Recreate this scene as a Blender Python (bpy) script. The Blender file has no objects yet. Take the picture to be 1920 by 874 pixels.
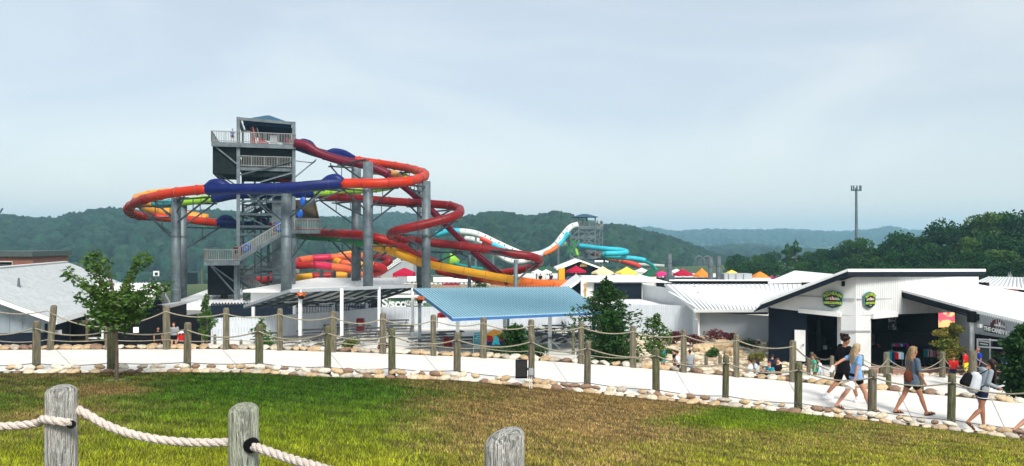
import bpy, math, random
import numpy as np
from mathutils import Vector, Matrix
R = math.radians
scene = bpy.context.scene
COL = scene.collection
F = 1400.0            # focal length in pixels of the 1920 wide photograph
HY = 450.0            # row of the horizon

# ---------------------------------------------------------------- camera
cam_d = bpy.data.cameras.new('camera'); cam = bpy.data.objects.new('camera', cam_d); COL.objects.link(cam)
cam.location = (0, 0, 0); cam.rotation_euler = (R(90), 0, 0)
cam_d.sensor_width = 36; cam_d.lens = 36 * F / 1920
cam_d.shift_y = -(437 - HY) / 1920.0
cam_d.clip_start = 0.1; cam_d.clip_end = 20000
scene.camera = cam

# ---------------------------------------------------------------- sky and light
SUN_EL, SUN_AZ = R(44), R(158)       # azimuth measured clockwise from +Y
w = bpy.data.worlds.new('World'); scene.world = w; w.use_nodes = True
nt = w.node_tree; nt.nodes.clear()
def wn(t, **k):
    n = nt.nodes.new(t)
    for a, b in k.items(): setattr(n, a, b)
    return n
out = wn('ShaderNodeOutputWorld')
sky = wn('ShaderNodeTexSky', sky_type='NISHITA', sun_disc=False)
sky.sun_elevation = SUN_EL; sky.sun_rotation = SUN_AZ; sky.dust_density = 3.0
bg1 = wn('ShaderNodeBackground'); bg1.inputs[1].default_value = 0.05
bg2 = wn('ShaderNodeBackground'); bg2.inputs[1].default_value = .92
tc = wn('ShaderNodeTexCoord'); mp = wn('ShaderNodeMapping'); mp.inputs['Scale'].default_value = (1.1, 1.1, 4.0)
n1 = wn('ShaderNodeTexNoise'); n1.inputs['Scale'].default_value = 1.6; n1.inputs['Detail'].default_value = 5; n1.inputs['Roughness'].default_value = .5
n1.inputs['Distortion'].default_value = .8
cr = wn('ShaderNodeValToRGB')
cr.color_ramp.elements[0].position = .36; cr.color_ramp.elements[0].color = (.355, .388, .385, 1)
cr.color_ramp.elements[1].position = .66; cr.color_ramp.elements[1].color = (.46, .475, .455, 1)
e = cr.color_ramp.elements.new(.5); e.color = (.385, .41, .425, 1)
sep = wn('ShaderNodeSeparateXYZ'); rmp = wn('ShaderNodeMapRange'); rmp.inputs[1].default_value = 0.0; rmp.inputs[2].default_value = .16
rmp.inputs[3].default_value = 1; rmp.inputs[4].default_value = 0
mixh = wn('ShaderNodeMixRGB'); mixh.inputs[2].default_value = (.57, .59, .57, 1)
add = wn('ShaderNodeAddShader')
L = nt.links.new
L(tc.outputs['Generated'], mp.inputs[0]); L(mp.outputs[0], n1.inputs[0]); L(n1.outputs[0], cr.inputs[0])
L(tc.outputs['Generated'], sep.inputs[0]); L(sep.outputs[2], rmp.inputs[0]); L(rmp.outputs[0], mixh.inputs[0]); L(cr.outputs[0], mixh.inputs[1])
L(mixh.outputs[0], bg2.inputs[0]); L(sky.outputs[0], bg1.inputs[0]); L(bg1.outputs[0], add.inputs[0]); L(bg2.outputs[0], add.inputs[1])
L(add.outputs[0], out.inputs[0])
sun_d = bpy.data.lights.new('sun', 'SUN'); sun = bpy.data.objects.new('sun', sun_d); COL.objects.link(sun)
sun_d.energy = 3.1; sun_d.angle = R(18); sun_d.color = (1, .96, .89)
sd = Vector((math.sin(SUN_AZ) * math.cos(SUN_EL), math.cos(SUN_AZ) * math.cos(SUN_EL), math.sin(SUN_EL)))
sun.rotation_euler = sd.to_track_quat('Z', 'Y').to_euler()
vs = scene.view_settings; vs.view_transform = 'Standard'; vs.look = 'None'; vs.gamma = 1; vs.use_curve_mapping = False; vs.exposure = 0.5
scene.cycles.max_bounces = 6; scene.cycles.volume_bounces = 1; scene.cycles.transparent_max_bounces = 8
scene.cycles.use_denoising = True

# ---------------------------------------------------------------- helpers
def P(px, py, d): return Vector(((px - 960) / F * d, d, (HY - py) / F * d))
def G(px, d, z): return Vector(((px - 960) / F * d, d, z))
def lerp(a, b, t): return a + (b - a) * t
def interp(tab, x):
    return float(np.interp(x, [a for a, _ in tab], [b for _, b in tab]))
def tag(o, label=None, cat=None, group=None, kind=None):
    if label: o['label'] = label
    if cat: o['category'] = cat
    if group: o['group'] = group
    if kind: o['kind'] = kind
    return o
def thing(name, label, cat, loc=(0, 0, 0), rz=0.0, group=None):
    o = bpy.data.objects.new(name, None); COL.objects.link(o); o.location = loc; o.rotation_euler = (0, 0, rz)
    o.empty_display_size = .2
    return tag(o, label, cat, group)
def copy_tree(o, parent=None):
    c = o.copy(); COL.objects.link(c)
    if parent is not None: c.parent = parent
    for ch in list(o.children): copy_tree(ch, c)
    return c
def wloc(o):
    v = Vector((0, 0, 0))
    while o is not None: v += o.location; o = o.parent
    return v
class MB:
    def __init__(s): s.v = []; s.f = []; s.m = []; s.cur = 0
    def add(s, vs_, fs):
        b = len(s.v); s.v.extend([tuple(x) for x in vs_]); s.f.extend([tuple(i + b for i in f) for f in fs]); s.m.extend([s.cur] * len(fs)); return s
    def box(s, c, sz, rz=0.0, M_=None):
        hx, hy, hz = sz[0] / 2, sz[1] / 2, sz[2] / 2
        pts = [Vector((x, y, z)) for z in (-hz, hz) for x, y in ((-hx, -hy), (hx, -hy), (hx, hy), (-hx, hy))]
        m = Matrix.Rotation(rz, 3, 'Z') if M_ is None else M_
        return s.add([m @ p + Vector(c) for p in pts], [(0, 3, 2, 1), (4, 5, 6, 7), (0, 1, 5, 4), (1, 2, 6, 5), (2, 3, 7, 6), (3, 0, 4, 7)])
    def bar(s, a, b, w_, h_, up=(0, 0, 1)):
        a = Vector(a); b = Vector(b); d = b - a
        if d.length < 1e-6: return s
        x = d.normalized(); u = Vector(up)
        if abs(x.dot(u)) > .99: u = Vector((0, 1, 0))
        y = u.cross(x).normalized(); z = x.cross(y)
        pts = []
        for q in (a, b):
            for i, j in ((-1, -1), (1, -1), (1, 1), (-1, 1)): pts.append(q + y * (i * w_ / 2) + z * (j * h_ / 2))
        return s.add(pts, [(3, 2, 1, 0), (4, 5, 6, 7), (0, 1, 5, 4), (1, 2, 6, 5), (2, 3, 7, 6), (3, 0, 4, 7)])
    def tube(s, pts, r, n=8, caps=True, a0=0.0, a1=None, squash=1.0):
        pts = [Vector(p) for p in pts]; k = len(pts)
        rs = r if isinstance(r, (list, tuple)) else [r] * k
        b = len(s.v); prev = None; full = a1 is None
        nn = n if full else n + 1
        for i, p in enumerate(pts):
            t = (pts[min(i + 1, k - 1)] - pts[max(i - 1, 0)])
            t = t.normalized() if t.length > 1e-9 else Vector((0, 0, 1))
            if full:
                if prev is None: u = Vector((0, 0, 1)) if abs(t.z) < .9 else Vector((1, 0, 0))
                else: u = prev
                u = (u - t * u.dot(t)).normalized()
                prev = u
            else:
                u = Vector((0, 0, 1)); u = (u - t * u.dot(t)).normalized()
            w_ = t.cross(u)
            for j in range(nn):
                a = (2 * math.pi * j / n) if full else lerp(a0, a1, j / n)
                s.v.append(tuple(p + (u * math.cos(a) * squash + w_ * math.sin(a)) * rs[i]))
        for i in range(k - 1):
            for j in range(n):
                j2 = (j + 1) % nn if full else j + 1
                s.f.append((b + i * nn + j, b + i * nn + j2, b + (i + 1) * nn + j2, b + (i + 1) * nn + j)); s.m.append(s.cur)
        if caps and full:
            s.f.append(tuple(b + j for j in range(n))[::-1]); s.m.append(s.cur)
            s.f.append(tuple(b + (k - 1) * n + j for j in range(n))); s.m.append(s.cur)
        return s
    def prism(s, poly, vec):
        poly = [Vector(p) for p in poly]; vec = Vector(vec); n = len(poly)
        return s.add(poly + [p + vec for p in poly], [tuple(range(n))[::-1], tuple(range(n, 2 * n))] + [(i, (i + 1) % n, n + (i + 1) % n, n + i) for i in range(n)])
    def ell(s, c, r, nu=12, nv=8, M_=None):
        c = Vector(c); b = []; fs = []
        for i in range(nv + 1):
            th = math.pi * i / nv
            for j in range(nu):
                ph = 2 * math.pi * j / nu
                q = Vector((r[0] * math.sin(th) * math.cos(ph), r[1] * math.sin(th) * math.sin(ph), r[2] * math.cos(th)))
                if M_ is not None: q = M_ @ q
                b.append(c + q)
        for i in range(nv):
            for j in range(nu):
                a, a2 = i * nu + j, i * nu + (j + 1) % nu
                fs.append((a, a + nu, a2 + nu, a2))
        return s.add(b, fs)
    def cap(s, a, b, ra, rb, n=10):      # rounded tapered limb
        a = Vector(a); b = Vector(b)
        s.tube([a, a.lerp(b, .33), a.lerp(b, .66), b], [ra, lerp(ra, rb, .33), lerp(ra, rb, .66), rb], n)
        s.ell(a, (ra,) * 3, n, 6); s.ell(b, (rb,) * 3, n, 6); return s
    def build(s, name, mat, parent=None, smooth=False, label=None, auto=None):
        off = wloc(parent) if parent is not None else Vector((0, 0, 0))
        me = bpy.data.meshes.new(name)
        me.from_pydata([(x - off.x, y - off.y, z - off.z) for x, y, z in s.v], [], s.f)
        mats = mat if isinstance(mat, (list, tuple)) else [mat]
        for m in mats: me.materials.append(m)
        if len(mats) > 1: me.polygons.foreach_set('material_index', s.m)
        if smooth: me.polygons.foreach_set('use_smooth', [True] * len(me.polygons))
        me.update()
        o = bpy.data.objects.new(name, me); COL.objects.link(o)
        if parent is not None: o.parent = parent
        if label: o['label'] = label
        return o
def np_mesh(name, verts, faces, mat, smooth=False, colattr=None, parent=None):
    """verts (n,3), faces (m,k) arrays"""
    me = bpy.data.meshes.new(name); n = len(verts); m, k = faces.shape
    me.vertices.add(n); me.vertices.foreach_set('co', np.asarray(verts, dtype=np.float32).ravel())
    me.loops.add(m * k); me.loops.foreach_set('vertex_index', faces.astype(np.int32).ravel())
    me.polygons.add(m); me.polygons.foreach_set('loop_start', np.arange(0, m * k, k, dtype=np.int32))
    if smooth: me.polygons.foreach_set('use_smooth', np.ones(m, dtype=bool))
    me.update(calc_edges=True)
    me.materials.append(mat)
    if colattr is not None:
        a = me.color_attributes.new('tint', 'FLOAT_COLOR', 'POINT')
        c4 = np.ones((n, 4), dtype=np.float32); c4[:, :3] = colattr
        a.data.foreach_set('color', c4.ravel())
    o = bpy.data.objects.new(name, me); COL.objects.link(o)
    if parent is not None: o.parent = parent
    return o
def catmull(pts, per=6):
    pts = [np.array(p, dtype=float) for p in pts]; out_ = []
    q = [2 * pts[0] - pts[1]] + pts + [2 * pts[-1] - pts[-2]]
    for i in range(1, len(q) - 2):
        p0, p1, p2, p3 = q[i - 1], q[i], q[i + 1], q[i + 2]
        for k in range(per):
            t = k / per
            out_.append(.5 * ((2 * p1) + (-p0 + p2) * t + (2 * p0 - 5 * p1 + 4 * p2 - p3) * t * t + (-p0 + 3 * p1 - 3 * p2 + p3) * t ** 3))
    out_.append(pts[-1]); return out_

# ---------------------------------------------------------------- materials
MATS = {}
def mat(name, col, rough=.7, metal=0.0, var=.18, scale=3.0, bump=0.0, bscale=None, spec=.4, stretch=(1, 1, 1), col2=None, detail=5, contrast=(.35, .65), streak=0.0, streak_col=(.12, .11, .1), emit=0.0, translucent=0.0, coat=0.0, attr=False):
    m = bpy.data.materials.new(name); m.use_nodes = True; t = m.node_tree; N = t.nodes; K = t.links.new
    b = N['Principled BSDF']; b.inputs['Roughness'].default_value = rough; b.inputs['Metallic'].default_value = metal
    b.inputs['Specular IOR Level'].default_value = spec; b.inputs['Coat Weight'].default_value = coat
    tc_ = N.new('ShaderNodeTexCoord'); mp_ = N.new('ShaderNodeMapping'); mp_.inputs['Scale'].default_value = stretch
    K(tc_.outputs['Object'], mp_.inputs[0])
    nz = N.new('ShaderNodeTexNoise'); nz.inputs['Scale'].default_value = scale; nz.inputs['Detail'].default_value = detail; nz.inputs['Roughness'].default_value = .6
    K(mp_.outputs[0], nz.inputs[0])
    r_ = N.new('ShaderNodeValToRGB'); r_.color_ramp.elements[0].position = contrast[0]; r_.color_ramp.elements[1].position = contrast[1]
    c2 = col2 if col2 else tuple(min(1, c * (1 + var)) for c in col)
    c1 = col if col2 else tuple(c * (1 - var) for c in col)
    r_.color_ramp.elements[0].color = (*c1, 1); r_.color_ramp.elements[1].color = (*c2, 1)
    K(nz.outputs[0], r_.inputs[0]); last = r_.outputs[0]
    if streak > 0:
        m2 = N.new('ShaderNodeMapping'); m2.inputs['Scale'].default_value = (6, 6, .35); K(tc_.outputs['Object'], m2.inputs[0])
        n2 = N.new('ShaderNodeTexNoise'); n2.inputs['Scale'].default_value = 1.3; n2.inputs['Detail'].default_value = 6; K(m2.outputs[0], n2.inputs[0])
        r2 = N.new('ShaderNodeValToRGB'); r2.color_ramp.elements[0].position = .5; r2.color_ramp.elements[1].position = .75
        r2.color_ramp.elements[0].color = (0, 0, 0, 1); r2.color_ramp.elements[1].color = (streak,) * 3 + (1,)
        K(n2.outputs[0], r2.inputs[0]); mx = N.new('ShaderNodeMixRGB'); K(r2.outputs[0], mx.inputs[0]); K(last, mx.inputs[1])
        mx.inputs[2].default_value = (*streak_col, 1); last = mx.outputs[0]
    if attr:
        a_ = N.new('ShaderNodeAttribute'); a_.attribute_name = 'tint'; mx = N.new('ShaderNodeMixRGB'); mx.blend_type = 'MULTIPLY'; mx.inputs[0].default_value = 1
        K(last, mx.inputs[1]); K(a_.outputs['Color'], mx.inputs[2]); last = mx.outputs[0]
    K(last, b.inputs['Base Color'])
    if bump > 0:
        nb = N.new('ShaderNodeTexNoise'); nb.inputs['Scale'].default_value = bscale or scale * 3; nb.inputs['Detail'].default_value = 4; K(mp_.outputs[0], nb.inputs[0])
        bp = N.new('ShaderNodeBump'); bp.inputs['Strength'].default_value = bump; bp.inputs['Distance'].default_value = .1 if bump < .9 else .5
        K(nb.outputs[0], bp.inputs['Height']); K(bp.outputs[0], b.inputs['Normal'])
    if emit > 0:
        K(last, b.inputs['Emission Color']); b.inputs['Emission Strength'].default_value = emit
    if translucent > 0:
        tr = N.new('ShaderNodeBsdfTranslucent'); K(last, tr.inputs[0]); ms = N.new('ShaderNodeMixShader'); ms.inputs[0].default_value = translucent
        K(b.outputs[0], ms.inputs[1]); K(tr.outputs[0], ms.inputs[2]); K(ms.outputs[0], N['Material Output'].inputs[0])
    MATS[name] = m; return m
m_conc = mat('concrete_path', (.66, .64, .60), .85, var=.10, scale=1.2, bump=.1, bscale=40)
m_plaza = mat('plaza_concrete', (.60, .585, .545), .85, var=.10, scale=.6, bump=.1, bscale=30)
m_brick = mat('brick_paving', (.30, .15, .12), .8, var=.2, scale=5)
m_earth = mat('earth', (.22, .19, .11), .95, col2=(.09, .13, .03), scale=1.5, bump=.4)
m_field = mat('far_field', (.025, .065, .018), .95, col2=(.07, .10, .03), scale=.02, bump=.3)
m_asph = mat('asphalt', (.30, .30, .29), .9, var=.1)
m_hill = mat('hill_ground', (.03, .06, .02), .95, var=.3, scale=.05)
m_wood = mat('weathered_post', (.24, .21, .15), .9, col2=(.085, .075, .05), scale=5, stretch=(6, 6, .6), bump=.6, bscale=9, streak=.55, streak_col=(.06, .075, .03))
m_woodg = mat('greenish_post', (.17, .17, .085), .9, col2=(.06, .062, .032), scale=5, stretch=(6, 6, .6), bump=.6, bscale=9, streak=.5, streak_col=(.05, .06, .03))
m_rope = mat('rope', (.27, .245, .18), .9, var=.2, scale=20)
m_ropeb = mat('dark_rope', (.10, .095, .085), .9, var=.2, scale=20)
m_steel = mat('galvanised_steel', (.105, .135, .15), .5, .2, var=.28, scale=1.6, bump=.05, streak=.3, streak_col=(.13, .15, .15))
m_steeld = mat('dark_steel', (.05, .075, .085), .55, .25, var=.2, scale=2)
m_white = mat('white_paint', (.74, .75, .74), .55, var=.06, scale=2, streak=.2, streak_col=(.5, .5, .47))
m_whitemetal = mat('white_roof_metal', (.80, .80, .79), .4, var=.05, scale=.6, streak=.12, streak_col=(.55, .56, .55))
m_greyroof = mat('grey_roof_metal', (.56, .58, .58), .4, var=.06, scale=.6, streak=.15, streak_col=(.38, .4, .4))
m_siding = mat('grey_siding', (.34, .37, .39), .7, var=.06, scale=1)
m_sidingw = mat('white_siding', (.66, .68, .68), .7, var=.05, scale=1, streak=.15, streak_col=(.5, .5, .48))
m_navy = mat('navy_siding', (.006, .011, .02), .8, spec=.12, var=.2, scale=2)
m_black = mat('black_panel', (.005, .006, .007), .8, spec=.1, var=.3, scale=2)
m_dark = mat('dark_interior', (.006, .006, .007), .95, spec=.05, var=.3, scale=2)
m_bluem = mat('blue_roof_metal', (.34, .53, .60), .42, var=.06, scale=.5, streak=.15, streak_col=(.13, .34, .50))
m_blueed = mat('blue_trim', (.03, .12, .32), .5, var=.1)
m_fencew = mat('pale_board_fence', (.52, .56, .60), .85, var=.07, scale=2, stretch=(4, 4, .4), streak=.25, streak_col=(.40, .42, .43))
m_tblue = mat('tower_blue_fabric', (.012, .065, .12), .6, var=.15, scale=1)
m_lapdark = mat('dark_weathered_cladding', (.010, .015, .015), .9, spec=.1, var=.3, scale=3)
m_brown = mat('brown_timber', (.11, .085, .05), .85, var=.3, scale=4, stretch=(1, 1, 6))
def fibre(name, c, **k): return mat(name, c, k.pop('rough', .42), var=.14, scale=.35, spec=.22, streak=.35, streak_col=tuple(x * .5 for x in c), **k)
m_red = fibre('red_fibreglass', (.30, .007, .004)); m_orred = fibre('orange_red_fibreglass', (.47, .026, .004))
m_crim = fibre('crimson_fibreglass', (.17, .004, .005)); m_mag = fibre('magenta_fibreglass', (.12, .002, .018))
m_blue = fibre('cobalt_fibreglass', (.002, .009, .10)); m_yel = fibre('yellow_fibreglass', (.62, .30, .008))
m_amber = fibre('amber_fibreglass', (.62, .27, .03)); m_lime = fibre('lime_fibreglass', (.26, .50, .03)); m_green = fibre('green_fibreglass', (.02, .22, .05))
m_teal = fibre('teal_fibreglass', (.02, .33, .35)); m_cyan = fibre('cyan_fibreglass', (.03, .44, .55)); m_wfib = fibre('white_fibreglass', (.66, .68, .67))
m_orange = fibre('orange_fibreglass', (.66, .14, .02)); m_peach = fibre('faded_orange_fibreglass', (.55, .10, .03)); m_pinkf = fibre('pink_fibreglass', (.48, .012, .06))
def cloth(name, c): return mat(name, c, .9, var=.1, scale=3, spec=.1)
m_flange = mat('slide_flange', (.09, .02, .015), .6, var=.2)
m_leafm = mat('maple_leaf', (.035, .10, .012), .6, col2=(.08, .17, .02), scale=3, translucent=.3)
m_leafd = mat('dark_leaf', (.018, .055, .016), .65, col2=(.045, .10, .022), scale=.35, translucent=.25, contrast=(.3, .7))
m_leafy = mat('yellow_green_leaf', (.17, .19, .02), .6, col2=(.10, .16, .02), scale=2, translucent=.3)
m_leafp = mat('pine_needle', (.010, .052, .008), .7, col2=(.028, .095, .012), scale=2, translucent=.2)
m_leafo = mat('gold_leaf', (.26, .20, .025), .6, col2=(.09, .15, .02), scale=1.2, translucent=.3)
m_leafr = mat('burgundy_leaf', (.085, .010, .018), .6, col2=(.13, .02, .02), scale=4, translucent=.2)
m_bark = mat('bark', (.10, .075, .05), .9, var=.3, scale=12, bump=.5)
# ================================================================ terrain
rng = np.random.default_rng(7); random.seed(7)
GZ = -7.2                                  # plaza level, measured from the camera
DROP = [(-400, 3.15), (600, 3.2), (900, 3.45), (1230, 3.85), (1500, 4.05), (1783, 4.15), (2300, 4.3)]
NEAR = [(-400, 703), (68, 699), (350, 697), (486, 698), (614, 706), (735, 708), (857, 712), (996, 724), (1100, 735), (1230, 748), (1360, 760), (1496, 774), (1635, 788), (1783, 806), (1920, 822), (2300, 870)]
FAR = [(-400, 659), (92, 656), (313, 655), (424, 655), (525, 657), (625, 660), (718, 663), (813, 667), (906, 671), (997, 676), (1090, 682), (1187, 689), (1282, 698), (1381, 707), (1486, 716), (1600, 727), (1700, 736), (1800, 745), (1920, 757), (2300, 795)]
def edge(tab, px, off=0.0):
    dr = interp(DROP, px); py = interp(tab, px); d = dr * F / (py - HY)
    return Vector(((px - 960) / F * d, d + off, -dr))
pxs = list(range(-400, 2301, 30))
def strip(name, rows, m, kind='structure', smooth=True):
    mb = MB(); n = len(rows[0])
    for r_ in rows: mb.v.extend([tuple(p) for p in r_])
    for i in range(len(rows) - 1):
        for j in range(n - 1):
            mb.f.append((i * n + j, i * n + j + 1, (i + 1) * n + j + 1, (i + 1) * n + j)); mb.m.append(0)
    o = mb.build(name, m, smooth=smooth); o['kind'] = kind; return o
nearE = [edge(NEAR, p) for p in pxs]; farE = [edge(FAR, p) for p in pxs]
# path with control joints laid as thin dark bars on the sheet
path = strip('path', [[a.lerp(b, t) for a, b in zip(nearE, farE)] for t in (-.03, .25, .5, .75, 1.03)], m_conc)
jm = mat('joint_shadow_gap', (.33, .32, .30), .95)
for i, px in enumerate((-60, 130, 440, 640, 818, 1060, 1290, 1500, 1705, 1880)):
    a, b = edge(NEAR, px + 14), edge(FAR, px - 22)
    o = MB().bar(a + Vector((0, .05, .004)), b + Vector((0, -.05, .004)), .016, .004).build('path_joint', jm); o['kind'] = 'structure'
# far bank falling to the plaza
bank = [farE]
for t in (.12, .3, .55, .8, 1.0):
    bank.append([Vector((p.x * (1 + .42 * t), p.y * (1 + .42 * t), lerp(p.z - .02, GZ - .15, t ** .9))) for p in farE])
strip('bank', bank, m_earth)
# lawn
def lawn_z(x, y):
    px = 960 + x / max(y, .5) * F if y > 2 else 960 + x * 60
    px = min(max(px, -400), 2300)
    e_ = edge(NEAR, px); t = min(max(y / e_.y, -.3), 1.02)
    return lerp(-1.62, e_.z, t) + .03 * math.sin(x * 1.3 + y * .7) * min(1, max(0, (e_.y - y) / 2))
def lawn_z_np(x, y):
    px = np.clip(960 + x / np.maximum(y, .5) * F, -400, 2300)
    dr = np.interp(px, [a for a, _ in DROP], [b for _, b in DROP]); py = np.interp(px, [a for a, _ in NEAR], [b for _, b in NEAR])
    yE = dr * F / (py - HY); t = np.clip(y / yE, -.3, 1.02)
    return -1.62 + (-dr + 1.62) * t + .03 * np.sin(x * 1.3 + y * .7) * np.clip((yE - y) / 2, 0, 1), yE
m_lawn = mat('lawn_soil', (.035, .045, .012), .95, col2=(.08, .06, .025), scale=2.5, bump=.5, bscale=30)
rows = []
for k in range(25):
    t = k / 24; row = []
    for e_ in nearE:
        x = lerp(e_.x * .35 + (0 if abs(e_.x) > 1 else 0), e_.x, t); y = lerp(-4, e_.y + .1, t)
        row.append(Vector((x, y, lawn_z(x, y) - .01)))
    rows.append(row)
strip('lawn', rows, m_lawn)
# ground: one sheet to the horizon, falling into the valley
def sm(t): t = np.clip(t, 0, 1); return t * t * (3 - 2 * t)
def ground_z(x, y):
    s = np.interp(x, [-60, -25, 60, 400], [105, 130, 205, 300])
    return GZ - .12 - 20 * sm((y - s) / 260.0) * np.interp(x, [200, 500], [1, .6])
ys = np.concatenate([np.linspace(-60, 120, 19), np.linspace(135, 700, 30), np.geomspace(750, 9000, 14)])
xs = np.concatenate([-np.geomspace(9000, 160, 12), np.linspace(-150, 150, 31), np.geomspace(160, 9000, 12)])
X, Y = np.meshgrid(xs, ys); Z = ground_z(X, Y)
vv = np.stack([X, Y, Z], -1).reshape(-1, 3); nx = len(xs)
# keep the sheet below the lawn knoll
ii = np.arange(len(ys) - 1)[:, None] * nx + np.arange(nx - 1)[None]; ff = np.stack([ii, ii + 1, ii + 1 + nx, ii + nx], -1).reshape(-1, 4)
g = np_mesh('ground', vv, ff, m_field, True); g['kind'] = 'structure'
pl = MB(); pl.add([(-34, 26, GZ), (60, 26, GZ), (60, 78, GZ), (-34, 78, GZ)], [(0, 1, 2, 3)]); o = pl.build('plaza', m_plaza); o['kind'] = 'structure'
# the lower path that branches off at the right
lp = MB(); lp.add([G(1490, 30, -6.62), G(2150, 29, -6.62), G(2150, 36.5, -6.62), G(1490, 36.5, -6.62)], [(0, 1, 2, 3)]); lp.add([G(1490, 36.5, -6.62), G(2150, 36.5, -6.62), G(2150, 36.5, -7.3), G(1490, 36.5, -7.3)], [(3, 2, 1, 0)]); o = lp.build('lower_path', m_conc); o['kind'] = 'structure'
bp = MB(); bp.add([G(1555, 37.4, -6.9), G(2100, 37.4, -6.9), G(2080, 40.6, -6.9), G(1580, 40.6, -6.9)], [(0, 1, 2, 3)]); bp.add([G(1555, 37.4, -6.9), G(2100, 37.4, -6.9), G(2100, 37.4, -7.3), G(1555, 37.4, -7.3)], [(3, 2, 1, 0)]); o = bp.build('brick_plaza', m_brick); o['kind'] = 'structure'
hw = MB(); hw.add([(-700, 372, -26.2), (-40, 395, -26.2), (-40, 412, -26.2), (-700, 389, -26.2)], [(0, 1, 2, 3)]); o = hw.build('highway', m_asph); o['kind'] = 'structure'
hw = MB(); hw.add([(-130, 175, -11.8), (-30, 140, -9.0), (-30, 150, -9.2), (-130, 187, -12.4)], [(0, 1, 2, 3)]); o = hw.build('gravel_road', m_conc); o['kind'] = 'structure'

# ================================================================ hills and far woods
def ico(sub):
    import bmesh
    bm = bmesh.new(); bmesh.ops.create_icosphere(bm, subdivisions=sub, radius=1)
    v = np.array([x.co[:] for x in bm.verts]); f = np.array([[q.index for q in p.verts] for p in bm.faces]); bm.free(); return v, f
ICO2 = ico(3); ICO1 = ico(2)
def lumpy(base, seed, amp=.35, n=14):
    r_ = np.random.default_rng(seed); v = base[0].copy(); c = r_.normal(size=(n, 3)); c /= np.linalg.norm(c, axis=1)[:, None]
    d = np.max(np.exp(-((v[:, None, :] - c[None]) ** 2).sum(-1) / r_.uniform(.06, .22, n)[None]), axis=1)
    v = v * (1 - amp * .6 + amp * d + r_.normal(0, .035, len(v)))[:, None]; return v
def forest(name, label, centres, sizes, mats_, base=ICO1, tint=None, seed=1, amp=.45):
    var = [lumpy(base, seed * 100 + i, amp) for i in range(12)]; nb = len(base[0]); n = len(centres)
    r_ = np.random.default_rng(seed); V = np.empty((n, nb, 3), np.float32)
    which = r_.integers(0, 12, n); an = r_.uniform(0, 6.283, n)
    for k in range(n):
        v = var[which[k]]; c, s = math.cos(an[k]), math.sin(an[k])
        V[k, :, 0] = (v[:, 0] * c - v[:, 1] * s) * sizes[k]; V[k, :, 1] = (v[:, 0] * s + v[:, 1] * c) * sizes[k]; V[k, :, 2] = v[:, 2] * sizes[k] * 1.05
    V += centres[:, None, :]
    Fc = (base[1][None] + (np.arange(n) * nb)[:, None, None]).reshape(-1, 3)
    t = (r_.uniform(.55, 1.35, n)[:, None] * np.array([1, 1, 1])[None] * np.stack([r_.uniform(.8, 1.5, n), np.ones(n), r_.uniform(.7, 1.2, n)], -1))
    t = np.repeat(t[:, None, :], nb, 1).reshape(-1, 3)
    o = np_mesh(name, V.reshape(-1, 3), Fc, mats_, True, t); tag(o, label, 'woods', kind='stuff'); return o
m_crownfar = mat('far_canopy', (.004, .021, .015), .85, col2=(.016, .052, .024), scale=.35, bump=1.0, bscale=1.2, attr=True, contrast=(.35, .62), spec=.15)
def hill(name, label, sky_, d_crest, d_foot, z_foot, tree, n_trees, seed, back=500, tree_out=None):
    r_ = np.random.default_rng(seed); p0, p1 = sky_[0][0], sky_[-1][0]
    cols = np.linspace(p0, p1, 90); spy = np.interp(cols, [a for a, _ in sky_], [b for _, b in sky_])
    rows = []
    ts = [0, .2, .4, .6, .8, .93, 1.0]
    def point(px, t):
        zc = (HY - np.interp(px, [a for a, _ in sky_], [b for _, b in sky_])) / F * d_crest - tree * 1.2
        d = d_foot + (d_crest - d_foot) * t
        wob = 1 + .12 * np.sin(px * .013 + seed) + .06 * np.sin(px * .041)
        z = z_foot + (zc - z_foot) * np.sin(np.clip(t, 0, 1) * np.pi / 2) ** (1.15 * wob)
        return (px - 960) / F * d, d, z
    for t in ts: rows.append([Vector(point(p, t)) for p in cols])
    rows.append([Vector(((p - 960) / F * (d_crest + back), d_crest + back, z_foot)) for p in cols])
    strip(name, rows, m_hill)
    px = r_.uniform(p0, p1, n_trees); t = np.sqrt(r_.uniform(0, 1.0, n_trees)) * 1.0
    t[: n_trees // 7] = r_.uniform(.95, 1.0, n_trees // 7)
    x, y, z = point(px, t); y = y + r_.uniform(-5, 5, n_trees)
    s = tree * r_.uniform(.55, 1.12, n_trees)
    forest(name + '_woods', label, np.stack([x, y, z + s * .35], -1), s, m_crownfar, seed=seed, base=tree_out or ICO1)
hill('left_hill', 'wooded hillside filling the left behind the water slides, hazy green', [(-350, 425), (-150, 412), (0, 405), (60, 410), (110, 412), (150, 400), (200, 393), (250, 396), (320, 400), (400, 397), (470, 402), (560, 408), (640, 412), (700, 425), (800, 455), (900, 480)], 760, 430, -27, 7.0, 5200, 3)
hill('middle_hill', 'bluish wooded hill behind the columns in the middle distance', [(380, 430), (560, 412), (620, 408), (680, 408), (710, 402), (745, 400), (790, 406), (850, 412), (950, 420), (1050, 440)], 1250, 760, -25, 9.0, 1900, 4)
hill('centre_hill', 'dark wooded hill behind the white slides and the second tower', [(760, 470), (800, 440), (830, 424), (860, 412), (900, 403), (935, 401), (980, 407), (1005, 408), (1035, 401), (1062, 402), (1085, 412), (1120, 424), (1150, 424), (1165, 423), (1200, 431), (1240, 442), (1290, 458), (1340, 478), (1420, 495), (1500, 505)], 620, 360, -25, 6.5, 3000, 5)
hill('low_far_ridge', 'pale low wooded ridge left of the tall dark trees', [(1200, 480), (1260, 462), (1320, 462), (1400, 458), (1460, 462), (1560, 470), (1700, 478)], 1500, 900, -25, 10, 1300, 6)
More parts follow.
